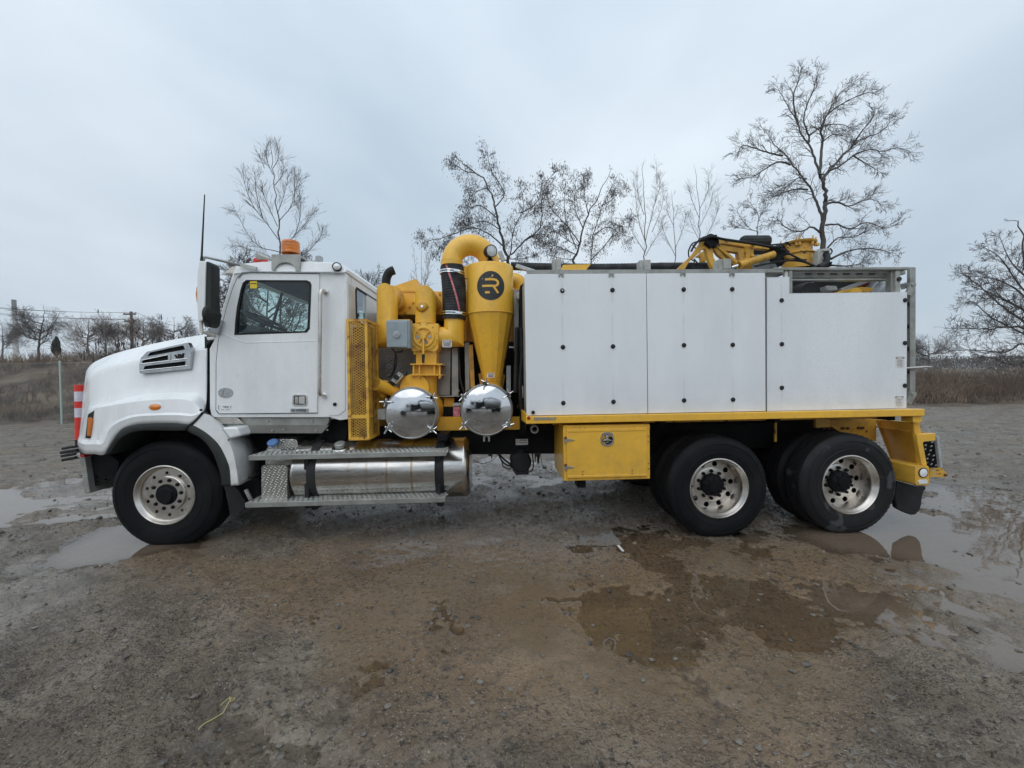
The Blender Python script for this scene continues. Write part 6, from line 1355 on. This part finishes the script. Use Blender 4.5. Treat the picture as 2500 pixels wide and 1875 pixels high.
photo_tree('bare_tree', 'tall spreading bare tree with forked dark trunk behind the rear end of the truck', 'tree', 14, [
 [(960,1640),(965,1420),(960,1250),(976,1120),(985,1040),(970,940),(945,870)],
 [(945,870),(915,770),(870,650),(800,550),(770,460),(710,360),(640,240),(600,205)],
 [(945,870),(950,720),(960,600),(955,500),(1010,390),(1060,310),(1110,230),(1180,180),(1230,140)],
 [(970,905),(1010,830),(1080,760),(1180,660),(1260,590),(1400,540),(1480,470),(1550,395)],
 [(1010,835),(1100,800),(1200,720),(1330,670),(1420,690),(1540,660),(1660,700)],
 [(965,1215),(935,1120),(900,1030),(850,940),(790,860),(730,780),(660,700),(590,620),(530,540),(470,460)],
 [(660,720),(560,700),(450,665),(360,640),(320,690)], [(860,620),(860,560),(820,460),(850,320),(900,200),(920,100)],
 [(770,460),(740,280),(780,150),(795,90)], [(1000,1090),(1070,1075),(1170,1105),(1280,1060),(1360,1060),(1440,1120)],
 [(985,1250),(1080,1245),(1180,1280),(1300,1230),(1450,1270),(1580,1215)], [(1000,1430),(1080,1350),(1200,1340),(1320,1290)],
 [(1030,1510),(1130,1460),(1250,1430),(1400,1440),(1540,1478)], [(940,1310),(880,1265),(800,1300),(700,1280),(620,1210),(550,1250)],
 [(850,980),(760,975),(640,1010),(550,1060)], [(720,790),(620,770),(500,840),(420,890),(350,878)], [(1040,1560),(1180,1560),(1300,1530)],
 [(870,560),(980,490),(1100,480),(1190,510)], [(1010,400),(1070,350),(1180,290),(1300,240),(1350,245)], [(1180,660),(1260,540),(1330,460),(1355,400)], [(960,620),(1040,560),(1120,570)], [(1200,720),(1280,770),(1400,840)], [(840,900),(780,890),(700,950),(600,1000)]],
 11.5, 'oak', gT, r0=.115, tl=.74, dens=1.25, mt2='twig', rt=.45)
photo_tree('bare_sapling', 'low bare sapling showing above the truck body left of the tall tree', 'tree', 14, [[(470,1640),(465,1310),(466,1260)], [(466,1300),(400,1270),(330,1180),(310,1140)], [(466,1280),(475,1180),(440,1120),(410,1085)], [(430,1290),(330,1270),(240,1260)], [(470,1240),(500,1160),(520,1140)]], 14, 'oak', gT, r0=.05, tl=.6)
photo_tree('locust_tree', 'leaning thorny tree with clinging dark pods behind the yellow cyclone', 'tree', 13, [
 [(630,900),(620,770),(602,680),(568,560),(540,430),(500,310),(420,215),(330,140),(285,100)],
 [(625,780),(645,700),(665,560),(725,440),(700,300)], [(640,735),(740,640),(830,560),(842,400),(870,270),(950,190)], [(600,680),(500,600),(400,560),(260,610),(130,640),(85,605)],
 [(555,500),(450,420),(380,450),(350,500)], [(540,430),(600,340),(520,200),(490,70)], [(500,310),(430,330),(370,380)], [(620,770),(500,740),(380,700),(280,680),(170,720)], [(740,640),(830,600),(900,640)], [(420,215),(350,200),(270,150)], [(700,470),(790,420),(850,330)], [(625,760),(700,760),(800,740)], [(570,570),(470,520),(350,560)]],
 12.5, 'locust', gT, r0=.085, tl=.62, dens=1.15, pods=1900)
photo_tree('locust_tree', 'rounded thorny tree with dark pods above the first body door', 'tree', 13, [
 [(1050,910),(1040,780),(1080,680),(1100,560),(1150,450),(1220,320),(1275,215)],
 [(1085,670),(1010,560),(930,480),(880,400),(880,310)], [(1055,730),(960,690),(880,660),(820,640)], [(1150,900),(1150,780),(1170,600),(1230,420),(1310,250)], [(1150,770),(1260,650),(1330,550),(1395,485)],
 [(1100,560),(1050,430),(1058,240)], [(1135,470),(1110,350),(1102,235)], [(1080,680),(1000,640),(900,560)], [(1180,600),(1260,560),(1340,600),(1400,620)], [(1050,760),(980,760),(900,740)], [(1060,700),(990,500),(985,300)], [(1220,420),(1290,380),(1360,300)]],
 13.0, 'locust', gT, r0=.075, tl=.62, dens=1.1, pods=1700)
pop = 'narrow bare poplars above the truck body'
photo_tree('bare_poplar', 'pale narrow poplar with two parallel leaders above the second body door', 'tree', 13, [
 [(1500,900),(1497,790),(1496,560),(1486,320),(1482,160)], [(1497,650),(1540,480),(1570,330),(1568,160)], [(1497,650),(1450,500),(1430,290)], [(1540,590),(1600,440),(1610,330)], [(1497,720),(1420,600),(1390,520)], [(1497,740),(1570,620),(1620,540)], [(1560,400),(1590,300),(1588,240)], [(1490,480),(1450,350),(1446,230)]], 17, 'poplar', pop, r0=.055, tl=.8, lvl=1, dens=1.25, mt='twig_pale', mt2='twig_pale')
photo_tree('bare_poplar', 'shortest pale poplar, between its two taller neighbours behind the boom', 'tree', 13, [[(1695,900),(1690,790),(1680,600),(1665,340)], [(1688,740),(1620,600),(1600,520)], [(1685,700),(1740,560),(1755,480)], [(1680,560),(1640,460),(1632,400)], [(1675,520),(1710,430)]], 18, 'poplar', pop, r0=.05, tl=.7, lvl=1, dens=1.25, mt='twig_pale', mt2='twig_pale')
photo_tree('bare_poplar', 'tall pale poplar directly behind the yellow boom knuckle', 'tree', 13, [[(1842,900),(1840,640),(1840,450),(1815,190)], [(1840,450),(1895,330),(1900,220)], [(1840,500),(1785,360),(1778,320)], [(1842,700),(1935,520),(1965,425)], [(1840,640),(1790,540),(1770,480)], [(1840,560),(1900,440),(1925,340)]], 17.5, 'poplar', pop, r0=.05, tl=.8, lvl=1, dens=1.25, mt='twig_pale', mt2='twig_pale')
photo_tree('bare_poplar', 'slender conical poplar rising above the cab roof beacon', 'tree', 12, [
 [(590,1500),(585,1100),(575,900),(565,720),(540,500),(520,300),(506,125)],
 [(570,900),(480,780),(380,650),(320,520),(290,370)], [(570,760),(660,650),(700,500),(738,425)], [(560,700),(610,560),(645,400)], [(575,960),(680,880),(790,760),(840,690)], [(580,1000),(420,950),(330,860),(250,700),(222,680)], [(540,480),(598,400),(607,310)], [(530,400),(480,300),(476,175)], [(525,350),(568,270),(561,190)], [(450,740),(400,560),(386,400)], [(700,860),(740,700),(730,570)], [(585,1080),(450,1010),(300,960),(210,940)], [(590,1100),(780,1000),(880,900),(912,830)], [(690,620),(692,480),(690,380)], [(560,800),(480,620),(440,520)], [(460,350),(425,260)]],
 15, 'poplar', gT, r0=.055, tl=.72, lvl=1, dens=1.8)
STY['mass'] = dict(wob=.13, up=.03, kids=[0, 4, 4], ang=(25, 60), rmin=.008)
def auto_limbs(cx, by, ty, w_, n, lean=0):
    H = by-ty; l = [[(cx, by), (cx+random.uniform(-.05, .05)*w_, by-H*.35), (cx+lean, by-H*.7), (cx+lean*1.5, ty)]]
    for i in range(n):
        s = random.choice((-1, 1)); t = random.uniform(.15, .7); e = (cx+s*w_*random.uniform(.25, .55), by-H*min(1, t+random.uniform(.2, .5))); st_ = (cx+lean*t, by-H*t); l.append([st_, ((st_[0]*.5+e[0]*.5)+s*w_*.05, st_[1]*.6+e[1]*.4+H*.02), e])
    return l
def auto_tree(label, u, vb, vt, w_, Y, style='mass', n=9, r0=.09, lvl=2, dens=.8, tl=1.1, mt='twig', name='bare_tree', group=None, cat='tree', lean=0):
    return photo_tree(name, label, cat, 's', auto_limbs(u, vb, vt, w_, n, lean), Y, style, group, r0, lvl, dens, tl, mt=mt, mt2=mt)
auto_tree('dense bare tree filling the gap between the mirror and the windscreen', 556, 960, 690, 80, 16, n=14, dens=1.2, tl=.6, r0=.06, group=gT)
auto_tree('twiggy bare tree seen through the cab side window', 655, 960, 640, 190, 14, n=16, dens=1.2, group=gT)
auto_tree('thin bare sapling seen between the exhaust elbow and the yellow shroud', 1028, 900, 610, 50, 18, 'poplar', n=6, tl=.6, lvl=1, r0=.04, mt='twig_pale', group=gT)
auto_tree('bare tree just outside the cab rear window, behind the vacuum plant', 872, 900, 680, 90, 15, n=9, dens=.9, group=gT)
# the right-hand tree, its trunk beyond the edge of the frame
photo_tree('bare_tree', 'wide bare tree reaching in from the right edge of the frame', 'tree', 15, [
 [(1290,1500),(1290,1250),(1255,1000),(1200,800),(1150,600),(1100,380),(1080,180),(1030,50)],
 [(1250,1000),(1096,830),(940,720),(800,600),(640,470),(605,460)], [(1250,1050),(1096,880),(900,880),(750,890),(535,886)], [(1280,1150),(1096,1000),(960,1060),(700,1050),(560,1050)], [(1160,650),(1050,540),(900,330),(780,260)],
 [(1130,500),(1000,380),(905,170)], [(1285,1230),(1130,1130),(1000,1160),(900,1120),(780,1090)], [(1200,820),(1050,720),(900,640),(700,560)], [(1180,720),(1000,560),(850,500),(660,480)], [(1255,1000),(1050,900),(850,800),(720,690),(660,680)], [(1150,600),(1300,400),(1400,200)], [(1230,900),(1400,700),(1500,500)]],
 16, 'mass', r0=.15, tl=1.0, dens=1.0, lvl=2)
auto_tree('small bare tree on the field edge beside the rear ladder', 2268, 895, 838, 84, 42, n=9, dens=1., tl=1.6, r0=.14, mt='twig_pale')
# distant trees on the left, above the hood
far = 'bare trees along the far side of the field'
auto_tree('broad bare tree with a crooked trunk to the right of the chimney', 94, 862, 757, 92, 46, 'mass', n=12, dens=.9, tl=1.7, r0=.17, lean=10, group=far)
auto_tree('round-headed bare tree between the dark evergreen and the utility pole', 216, 862, 787, 88, 60, 'mass', n=10, dens=1., tl=2.2, r0=.2, mt='shrub', group=far)
auto_tree('slim bare tree leaning left, beside the round-headed one', 258, 864, 795, 34, 58, 'mass', n=6, dens=1., tl=1.6, r0=.13, group=far)
auto_tree('bare tree just left of the utility pole', 288, 862, 800, 40, 66, 'mass', n=8, dens=1., tl=2.3, r0=.18, mt='shrub', group=far)
auto_tree('dense bare tree just right of the utility pole', 350, 862, 782, 60, 58, 'mass', n=12, dens=1., tl=1.9, r0=.18, mt='shrub', group=far)
auto_tree('pale low bare tree at the left edge of the frame', 6, 866, 800, 60, 75, 'mass', n=8, dens=1., tl=2.2, r0=.2, mt='twig_pale', group=far)
auto_tree('grey bare tree above the rear of the hood', 425, 862, 785, 100, 34, 'mass', n=10, dens=.9, tl=1.2, r0=.12, mt='twig_pale', group=far)
def shrub(label, u, Y, h, w_, stems, mt='shrub', seed_heads=0, name='brush_shrub', group=None, z=None):
    p0 = P('s', u, 900, Y); zz_ = float(terrain(np.array([p0.x]), np.array([Y]))[0])-.05; foot = Vector((p0.x, Y, zz_)); root = empty(name, foot, label, 'shrub', group); tw = TB(); tips = []
    for i in range(stems):
        a = random.uniform(0, 6.28); r_ = random.random()**.5*w_*.5; p = np.array([foot.x+r_*math.cos(a), Y+r_*math.sin(a)*.6, zz_]); d = np.array([math.cos(a)*.45*r_/w_*2, math.sin(a)*.4, 1.])+rv()*.12
        grow(tw, p, d, h*random.uniform(.55, 1.)*(1-.35*(r_/w_*2)**2), .016, 2 if h > 1.6 else 1, STY['bush'], tips)
    tw.build('stems', M[mt], root)
    if seed_heads:
        mb = MB()
        for _ in range(seed_heads):
            p, d = random.choice(tips); l_ = random.uniform(.14, .3); mb.lathe(p, (random.gauss(0, .12), random.gauss(0, .12), 1), [(.004, -.02), (.026, l_*.25), (.022, l_*.6), (.004, l_)], 5)
        tag(mb.build('seed_heads', M['pods'], root), kind='stuff')
    return root
shrub('grey-brown thicket below the round-headed tree', 212, 44, 3.0, 5.2, 60); shrub('tall brown thicket around the foot of the utility pole', 308, 42, 3.0, 5.6, 80)
for u, Y, lb_ in ((352, 18, 'dark sumac thicket with upright seed heads above the front of the hood'), (392, 17.5, 'dark sumac thicket with upright seed heads above the hood vent'), (452, 17, 'dark sumac thicket with upright seed heads just in front of the mirror')):
    shrub(lb_, u, Y, 3.1 if u < 380 else 3.3, 2.4, 26, 'twig', 110, 'sumac_shrub', 'sumac thickets in front of the bank')
# evergreen
pe, pt9 = P(11, 512, 790, 50), P(11, 512, 638, 50); fz = pe.z-.3; hh9 = pt9.z-fz; er = empty('evergreen_tree', (pe.x, 50, fz), 'small dark evergreen standing alone on the left bank', 'tree'); vs = []; fs = []
w9 = (P(11, 548, 750, 50).x-P(11, 478, 750, 50).x)/2
for i in range(2600):
    t = random.random()**.8; a = random.uniform(0, 6.28); r_ = w9*(1-t**3)*(.75+.25*math.sin(a*3+t*5))*random.uniform(.5, 1.05)*(.55+.45*min(1, t*5)); q = np.array([r_*math.cos(a), r_*math.sin(a), .1+t*hh9*.93]); dd = np.array([math.cos(a)*.3, math.sin(a)*.3, .8])*random.uniform(.15, .3); s9 = rv()*.06; k = len(vs); vs += [q-s9, q+s9, q+dd]; fs.append((k, k+1, k+2))
npmesh('crown', np.array(vs), np.array(fs), M['evergreen'], er, loc=er.location); MB().tube([(pe.x, 50, fz-.3), (pe.x, 50, fz+hh9*.8)], [.12, .03], 8).build('trunk', M['bark'], er)
# ---------------------------------------------------------------- far hedges, brush and grass
def zt_(x, y): return terrain(np.asarray(x, float), np.asarray(y, float))
def blades(name, label, xs, ys, h, wd, lean, mt, cat=None):
    n = len(xs); z = zt_(xs, ys)-.03; a = rng.uniform(0, 2*np.pi, n); hh = h*rng.uniform(.45, 1.15, n)*np.clip(.75+1.6*fbm(xs, ys, .55, 3, 177), .3, 1.6); la = rng.uniform(0, 2*np.pi, n); ll = hh*lean*rng.uniform(.2, 1, n); wv = wd*rng.uniform(.6, 1.4, n)
    b = np.stack([xs, ys, z], 1); s = np.stack([np.cos(a)*wv, np.sin(a)*wv, np.zeros(n)], 1); m_ = b+np.stack([np.cos(la)*ll*.35, np.sin(la)*ll*.35, hh*.6], 1); t = b+np.stack([np.cos(la)*ll, np.sin(la)*ll, hh], 1)
    v = np.stack([b-s, b+s, m_-s*.6, m_+s*.6, t], 1).reshape(-1, 3); k = np.arange(n)[:, None]*5; f = np.concatenate([k+np.array([[0, 1, 3]]), k+np.array([[0, 3, 2]]), k+np.array([[2, 3, 4]])])
    o = npmesh(name, v, f, mt); tag(o, label, cat, kind='stuff'); return o
def patchy(n, x0, x1, y0, y1, sc, thr, sd):
    X = rng.uniform(x0, x1, n*3); Y = y0+(y1-y0)*rng.uniform(0, 1, n*3)**1.3; k = fbm(X, Y, sc, 3, sd) > thr; return X[k][:n], Y[k][:n]
xs, ys = patchy(42000, -38, 6, 14.3, 34, .5, -.05, 101); blades('dead_field_grass', 'dead brown grass and stems on the bank behind the fence', xs, ys, .40, .012, .8, M['grass2'], 'grass')
xs, ys = patchy(9000, -40, 2, 24, 34, .35, .0, 111); blades('dry_tan_grass', 'pale tan grass along the top of the left bank', xs, ys, .7, .013, .8, M['grass'], 'grass')
xs, ys = patchy(5000, -22, 8, 12.9, 14.6, .9, .0, 113); blades('verge_grass', 'straw-coloured grass tufts along the foot of the fence', xs, ys, .22, .007, 1.0, M['grass'], 'grass')
xs, ys = patchy(46000, 6, 48, 14.5, 44, .3, -.05, 121); blades('dead_brush', 'brown dead brush covering the field on the right', xs, ys, .62, .013, .9, M['grass2'], 'brush')
xs, ys = patchy(5000, 8, 50, 22, 50, .25, .05, 131); blades('dry_tan_grass', 'pale tan grass among the brush on the right', xs, ys, .7, .013, .7, M['grass'], 'grass')
def twigmass(name, label, cells, mt, cat='shrub'):
    tw = TB(); tips = []
    for x, y, h in cells:
        z = float(zt_([x], [y])[0])-.05
        for i in range(5):
            d = np.array([random.gauss(0, .35), random.gauss(0, .35), 1]); grow(tw, np.array([x+random.gauss(0, .15), y+random.gauss(0, .15), z]), d, h*random.uniform(.6, 1), .011, 1, STY['bush'], tips)
    o = tw.build(name, mt, None); tag(o, label, cat, kind='stuff')
twigmass('brush_thicket', 'tangled brown brush along the edge of the lot on the right', [(random.uniform(9, 40), 14.6+random.random()**1.3*22, random.uniform(.6, 1.7)) for _ in range(800)], M['shrub'])
twigmass('brush_thicket', 'low brown brush on the bank behind the chain-link fence', [(random.uniform(-36, -6), random.uniform(14.5, 33), random.uniform(.4, 1.05)) for _ in range(420)], M['shrub'])
twigmass('brush_thicket', 'tall brown brush behind the truck', [(random.uniform(-7, 10), random.uniform(15, 24), random.uniform(.7, 1.5)) for _ in range(260)], M['shrub'])
def hedge(name, label, x0, x1, y, h, n, mt, jit=6):
    xs = rng.uniform(x0, x1, n); ys = y+rng.uniform(-jit, jit, n); env = h*(.55+.6*(fbm(xs, ys*0, 8./(x1-x0), 4, 140)+.5)); z = zt_(xs, ys)+rng.uniform(0, 1, n)**.8*env; s = rng.uniform(.35, .9, n)*h*.10; a = rng.uniform(0, 6.28, n)
    b = np.stack([xs, ys, z], 1); u_ = np.stack([np.cos(a)*s*.3, np.sin(a)*s*.3, s*0], 1); t = np.stack([rng.normal(0, .5, n)*s, rng.normal(0, .5, n)*s, s*1.6], 1); v = np.stack([b-u_, b+u_, b+t], 1).reshape(-1, 3); o = npmesh(name, v, np.arange(n*3).reshape(-1, 3), mt); tag(o, label, 'tree line', kind='stuff')
hedge('tree_line', 'far grey wood along the horizon on the left', -190, 10, 110, 5.5, 26000, M['twig'])
hedge('tree_line', 'hazy far wood along the horizon on the right', 60, 420, 280, 10, 34000, M['twig'], 12)
hedge('tree_line', 'hedge of brown scrub at the far edge of the right-hand field', 30, 160, 75, 3., 20000, M['twig'])
# ---------------------------------------------------------------- fence
fence = None
pA = P('s', 150, 1000, 13.0); xF = pA.x; zF = 0
fence = empty('chain_link_fence', (xF, 13.0, 0), 'chain-link fence with a pale green post along the left edge of the lot', 'fence')
ztop_ = P('s', 150, 884, 13.0).z
post = None; xs = [xF-12, xF-9, xF-6, xF-3, xF, xF+3, xF+6]
for x in xs:
    if post is None: post = MB().lathe((0, 0, 0), (0, 0, 1), [(.034, -.2), (.034, ztop_), (.04, ztop_), (.036, ztop_+.04), (.001, ztop_+.05)], 12).build('fence_post', mat('pale_green_post', (.40, .50, .46), .5, .2), fence, loc=(x, 13.0, 0))
    else: o = post.copy(); col.objects.link(o); o.parent = fence; o.location = Vector((x-xF, 0, 0))
mw = mat('galvanised_wire', (.22, .23, .23), .6, .3)
mb = MB(); W_ = xs[-1]-xs[0]; H_ = ztop_-.10; p_ = .06*2
for sg in (1, -1):
    k = -int(W_/.12)-1 if sg > 0 else 0
    rng_ = range(-int(W_/.12)-1, int(H_/.12)+2) if sg > 0 else range(0, int((W_+H_)/.12)+2)
    for k in rng_:
        b = k*.12; xa = max(0, -b) if sg > 0 else max(0, b-H_); xb_ = min(W_, H_-b) if sg > 0 else min(W_, b)
        if xb_-xa < .05: continue
        za = sg*xa+b; zb_ = sg*xb_+b; mb.bar((xs[0]+xa, 13.0, .04+za), (xs[0]+xb_, 13.0, .04+zb_), .0045, .0045)
tag(mb.build('wire_mesh', mw, fence), kind='stuff'); MB().tube([(xs[0], 13, ztop_-.03), (xs[-1], 13, ztop_-.03)], .010, 6).build('top_wire', mw, fence)
# ---------------------------------------------------------------- utility pole, wires, chimney
YU = 70; pt_ = P(11, 1180, 408, YU); gz = float(zt_([pt_.x], [YU])[0]); up = empty('utility_pole', (pt_.x, YU, gz), 'wooden utility pole with two crossarms rising over the trees on the left', 'utility pole')
MB().tube([(pt_.x, YU, gz-.3), (pt_.x, YU, pt_.z)], [.26, .2], 10).build('pole', M['wood'], up)
arms = []
for a, b in (((1113,432),(1223,430)), ((1122,495),(1226,490))):
    A, B = P(11, *a, YU-.2), P(11, *b, YU-.2); arms.append((A, B)); ar = MB().bar(A, B, .28, .2).build('crossarm', M['wood'], up); mb = MB()
    for t in (.03, .5, .97): mb.cyl(A.lerp(B, t), (0, 0, 1), .08, .34, 8)
    mb.build('insulator', M['badge'], ar)
wl_ = []
def wire(label, A, B, sag, r=.03):
    pts = [A.lerp(B, t/16)-Vector((0, 0, sag*4*(t/16)*(1-t/16))) for t in range(17)]; o = MB().tube(pts, r, 5).build('power_line', M['chassis']); tag(o, label, 'wire', 'wires hung from the utility pole')
up3 = Vector((0, 0, .3))
for (A, B), (pl, pr_), nm in ((arms[0], ((-500,345),(1760,560)), 'upper'), (arms[1], ((-500,395),(1760,600)), 'lower')):
    L_ = P(11, *pl, YU); wire(f'{nm} near power line running left from the pole crossarm', A+up3, L_+Vector((0, -3, 0)), .5); wire(f'{nm} far power line running left from the pole crossarm', B+up3, L_+Vector((0, 3, .6)), .5)
    wire(f'{nm} power line running right from the pole towards the cab', B+up3, P(11, *pr_, YU+10), .6)
YC_ = 520; ch0, ch1 = P(11, 95, 560, YC_), P(11, 153, 560, YC_); ct = P(11, 125, 302, YC_); cr_ = (P(11, 151, 302, YC_).x-P(11, 99, 302, YC_).x)/2*.62; cbn = P(11, 125, 392, YC_).z
chm = empty('power_station_chimney', (ct.x, YC_, 0), 'tall pale chimney with a dark top on the horizon at the far left', 'chimney'); rb_ = cr_*1.25
MB().lathe((ct.x, YC_, 0), (0, 0, 1), [(rb_*1.15, -5), (cr_*1.03, cbn)], 28).build('shaft', M['concrete'], chm); MB().lathe((ct.x, YC_, 0), (0, 0, 1), [(cr_*1.03, cbn), (cr_, ct.z), (cr_*.8, ct.z)], 28).build('dark_top', M['chimtop'], chm)
# ---------------------------------------------------------------- loose stones, cord, litter
def stones(n, x0, x1, y0, y1, smin, smax, seed_):
    ico_v = np.array([[0, 0, 1], [.894, 0, .447], [.276, .851, .447], [-.724, .526, .447], [-.724, -.526, .447], [.276, -.851, .447], [.724, .526, -.447], [-.276, .851, -.447], [-.894, 0, -.447], [-.276, -.851, -.447], [.724, -.526, -.447], [0, 0, -1]])
    ico_f = np.array([[0,1,2],[0,2,3],[0,3,4],[0,4,5],[0,5,1],[1,6,2],[2,7,3],[3,8,4],[4,9,5],[5,10,1],[6,7,2],[7,8,3],[8,9,4],[9,10,5],[10,6,1],[11,7,6],[11,8,7],[11,9,8],[11,10,9],[11,6,10]])
    x = rng.uniform(x0, x1, n); y = y0+(y1-y0)*rng.uniform(0, 1, n)**1.5; s = smin*(smax/smin)**(rng.uniform(0, 1, n)**3.2); z = ground_h(x, y)[0]
    keep = z > -.004; x, y, s, z = x[keep], y[keep], s[keep], z[keep]; n = len(x)
    v = ico_v[None]*(1+rng.uniform(-.28, .28, (n, 12, 1)))*s[:, None, None]*np.stack([rng.uniform(.7, 1.4, n), rng.uniform(.7, 1.3, n), rng.uniform(.4, .8, n)], 1)[:, None]
    a = rng.uniform(0, 6.28, n); c_, s2 = np.cos(a)[:, None], np.sin(a)[:, None]; v = np.stack([v[..., 0]*c_-v[..., 1]*s2, v[..., 0]*s2+v[..., 1]*c_, v[..., 2]], -1)+np.stack([x, y, z+s*.12], 1)[:, None]
    f = (ico_f[None]+np.arange(n)[:, None, None]*12).reshape(-1, 3); return v.reshape(-1, 3), f
v, f = stones(9500, -5.5, 5.5, -3.2, 1.2, .0028, .022, 1); tag(npmesh('gravel', v, f, M['stone']), 'loose wet gravel scattered over the mud in the foreground', 'gravel', kind='stuff')
v, f = stones(9000, -13, 14, .5, 12.5, .008, .035, 2); tag(npmesh('gravel', v, f, M['stone']), 'clods and gravel on the lot behind and beside the truck', 'gravel', kind='stuff')
def gz_(u, v): p = G(u, v); return Vector((p.x, p.y, float(ground_h(np.array([p.x]), np.array([p.y]))[0][0])+.010))
cpts = [(484,1784),(510,1762),(545,1745),(560,1722),(572,1714),(576,1720),(566,1724),(562,1716),(556,1720),(538,1725)]
cord = MB().tube([gz_(*q) for q in [(484,1784),(497,1772),(520,1758),(545,1745),(553,1733),(564,1718),(574,1714),(573,1722),(563,1722),(560,1714),(568,1716),(556,1720),(546,1720),(538,1727)]], .0013, 6).build('yellow_cord', mat('yellow_cord', (.62, .56, .20), .5)); tag(cord, 'thin yellow cord with a small knot lying on the mud in the foreground', 'cord')
a, b = gz_(1509, 1333), gz_(1521, 1347); tag(MB().bar(a, b, .022, .006, (0, 0, 1)).build('litter_strip', M['sticker']), 'small white strip of litter on the ground before the tool box', 'litter')
# ---------------------------------------------------------------- the truck parked across the lot, behind the camera (seen in the polished lids)
TX, TY = -1.2, -11.0
t2 = empty('tanker_truck', (TX, TY, 0), 'white tanker truck parked opposite, mirrored in the polished drum lids', 'truck')
def b2(nm, x0, x1, y0, y1, z0, z1, m_, bv=.05, par=None): return MB().box(TX+x0, TX+x1, TY+y0, TY+y1, z0, z1).build(nm, M[m_], par or t2, bevel=bv)
b2('hood', -4.6, -3.1, -.8, .8, 1.0, 1.8, 'white', .15); cb2 = b2('cab', -3.1, -1.9, -1.05, 1.05, .9, 2.8, 'white', .15); b2('window', -2.9, -2.2, 1.055, 1.07, 1.9, 2.55, 'chassis', 0, cb2)
for x in (-3.9,): b2('fender', x-.65, x+.65, -1.15, 1.15, .95, 1.15, 'white', .1)
b2('sleeper_box', -1.75, -.9, -1.1, 1.1, 1.0, 2.7, 'chassis'); b2('chassis', -4.5, 4.8, -.5, .5, .7, 1.0, 'chassis')
for k9, x in enumerate((-.6, -.2, .2)): MB().lathe((TX+x, TY+.7, 1.1+.1*k9), (0, 0, 1), [(.001, 0), (.22, 0), (.22, 1.5), (.001, 1.6)], 14).build('filter_canister', M['flare'], t2)
MB().lathe((TX+.5, TY, 2.0), (1, 0, 0), [(.001, -.2), (.7, -.12), (.95, .1), (.95, 3.7), (.7, 3.95), (.001, 4)], 32).build('tank', M['dull'], t2)
MB().tube(cr_interp([(TX+.2, TY, 2.2), (TX+.0, TY, 3.1), (TX+.6, TY, 3.5), (TX+2.2, TY, 3.45), (TX+3.9, TY, 3.1)], 5), .13, 12).build('boom', M['chassis'], t2)
MB().tube([(TX-1.85, TY+.9, 1.2), (TX-1.85, TY+.9, 3.4)], .07, 10).build('exhaust_stack', M['chrome'], t2)
for x in (-3.9, 2.6, 3.8): MB().lathe((TX+x, TY-1.15, .52), (0, 1, 0), [(.001, 0), (.3, .02), (.42, 0), (.52, .05), (.52, 2.2), (.42, 2.25), (.3, 2.22), (.001, 2.24)], 28).build('wheel', M['rubber'], t2)
# ---------------------------------------------------------------- damp air
hm = bpy.data.materials.new('damp_air'); hm.use_nodes = True; nt = hm.node_tree; nt.nodes.clear()
pv = N(nt, 'ShaderNodeVolumePrincipled'); pv.inputs['Color'].default_value = (.97, .985, 1, 1); pv.inputs['Density'].default_value = .0004; pv.inputs['Anisotropy'].default_value = .2
o_ = N(nt, 'ShaderNodeOutputMaterial'); L(nt, pv.outputs[0], o_.inputs['Volume'])
hz = MB().box(-1020, 1020, -1020, 1020, -7, 230).build('haze', hm); hz['kind'] = 'stuff'; hz['label'] = 'thin damp haze over the field'
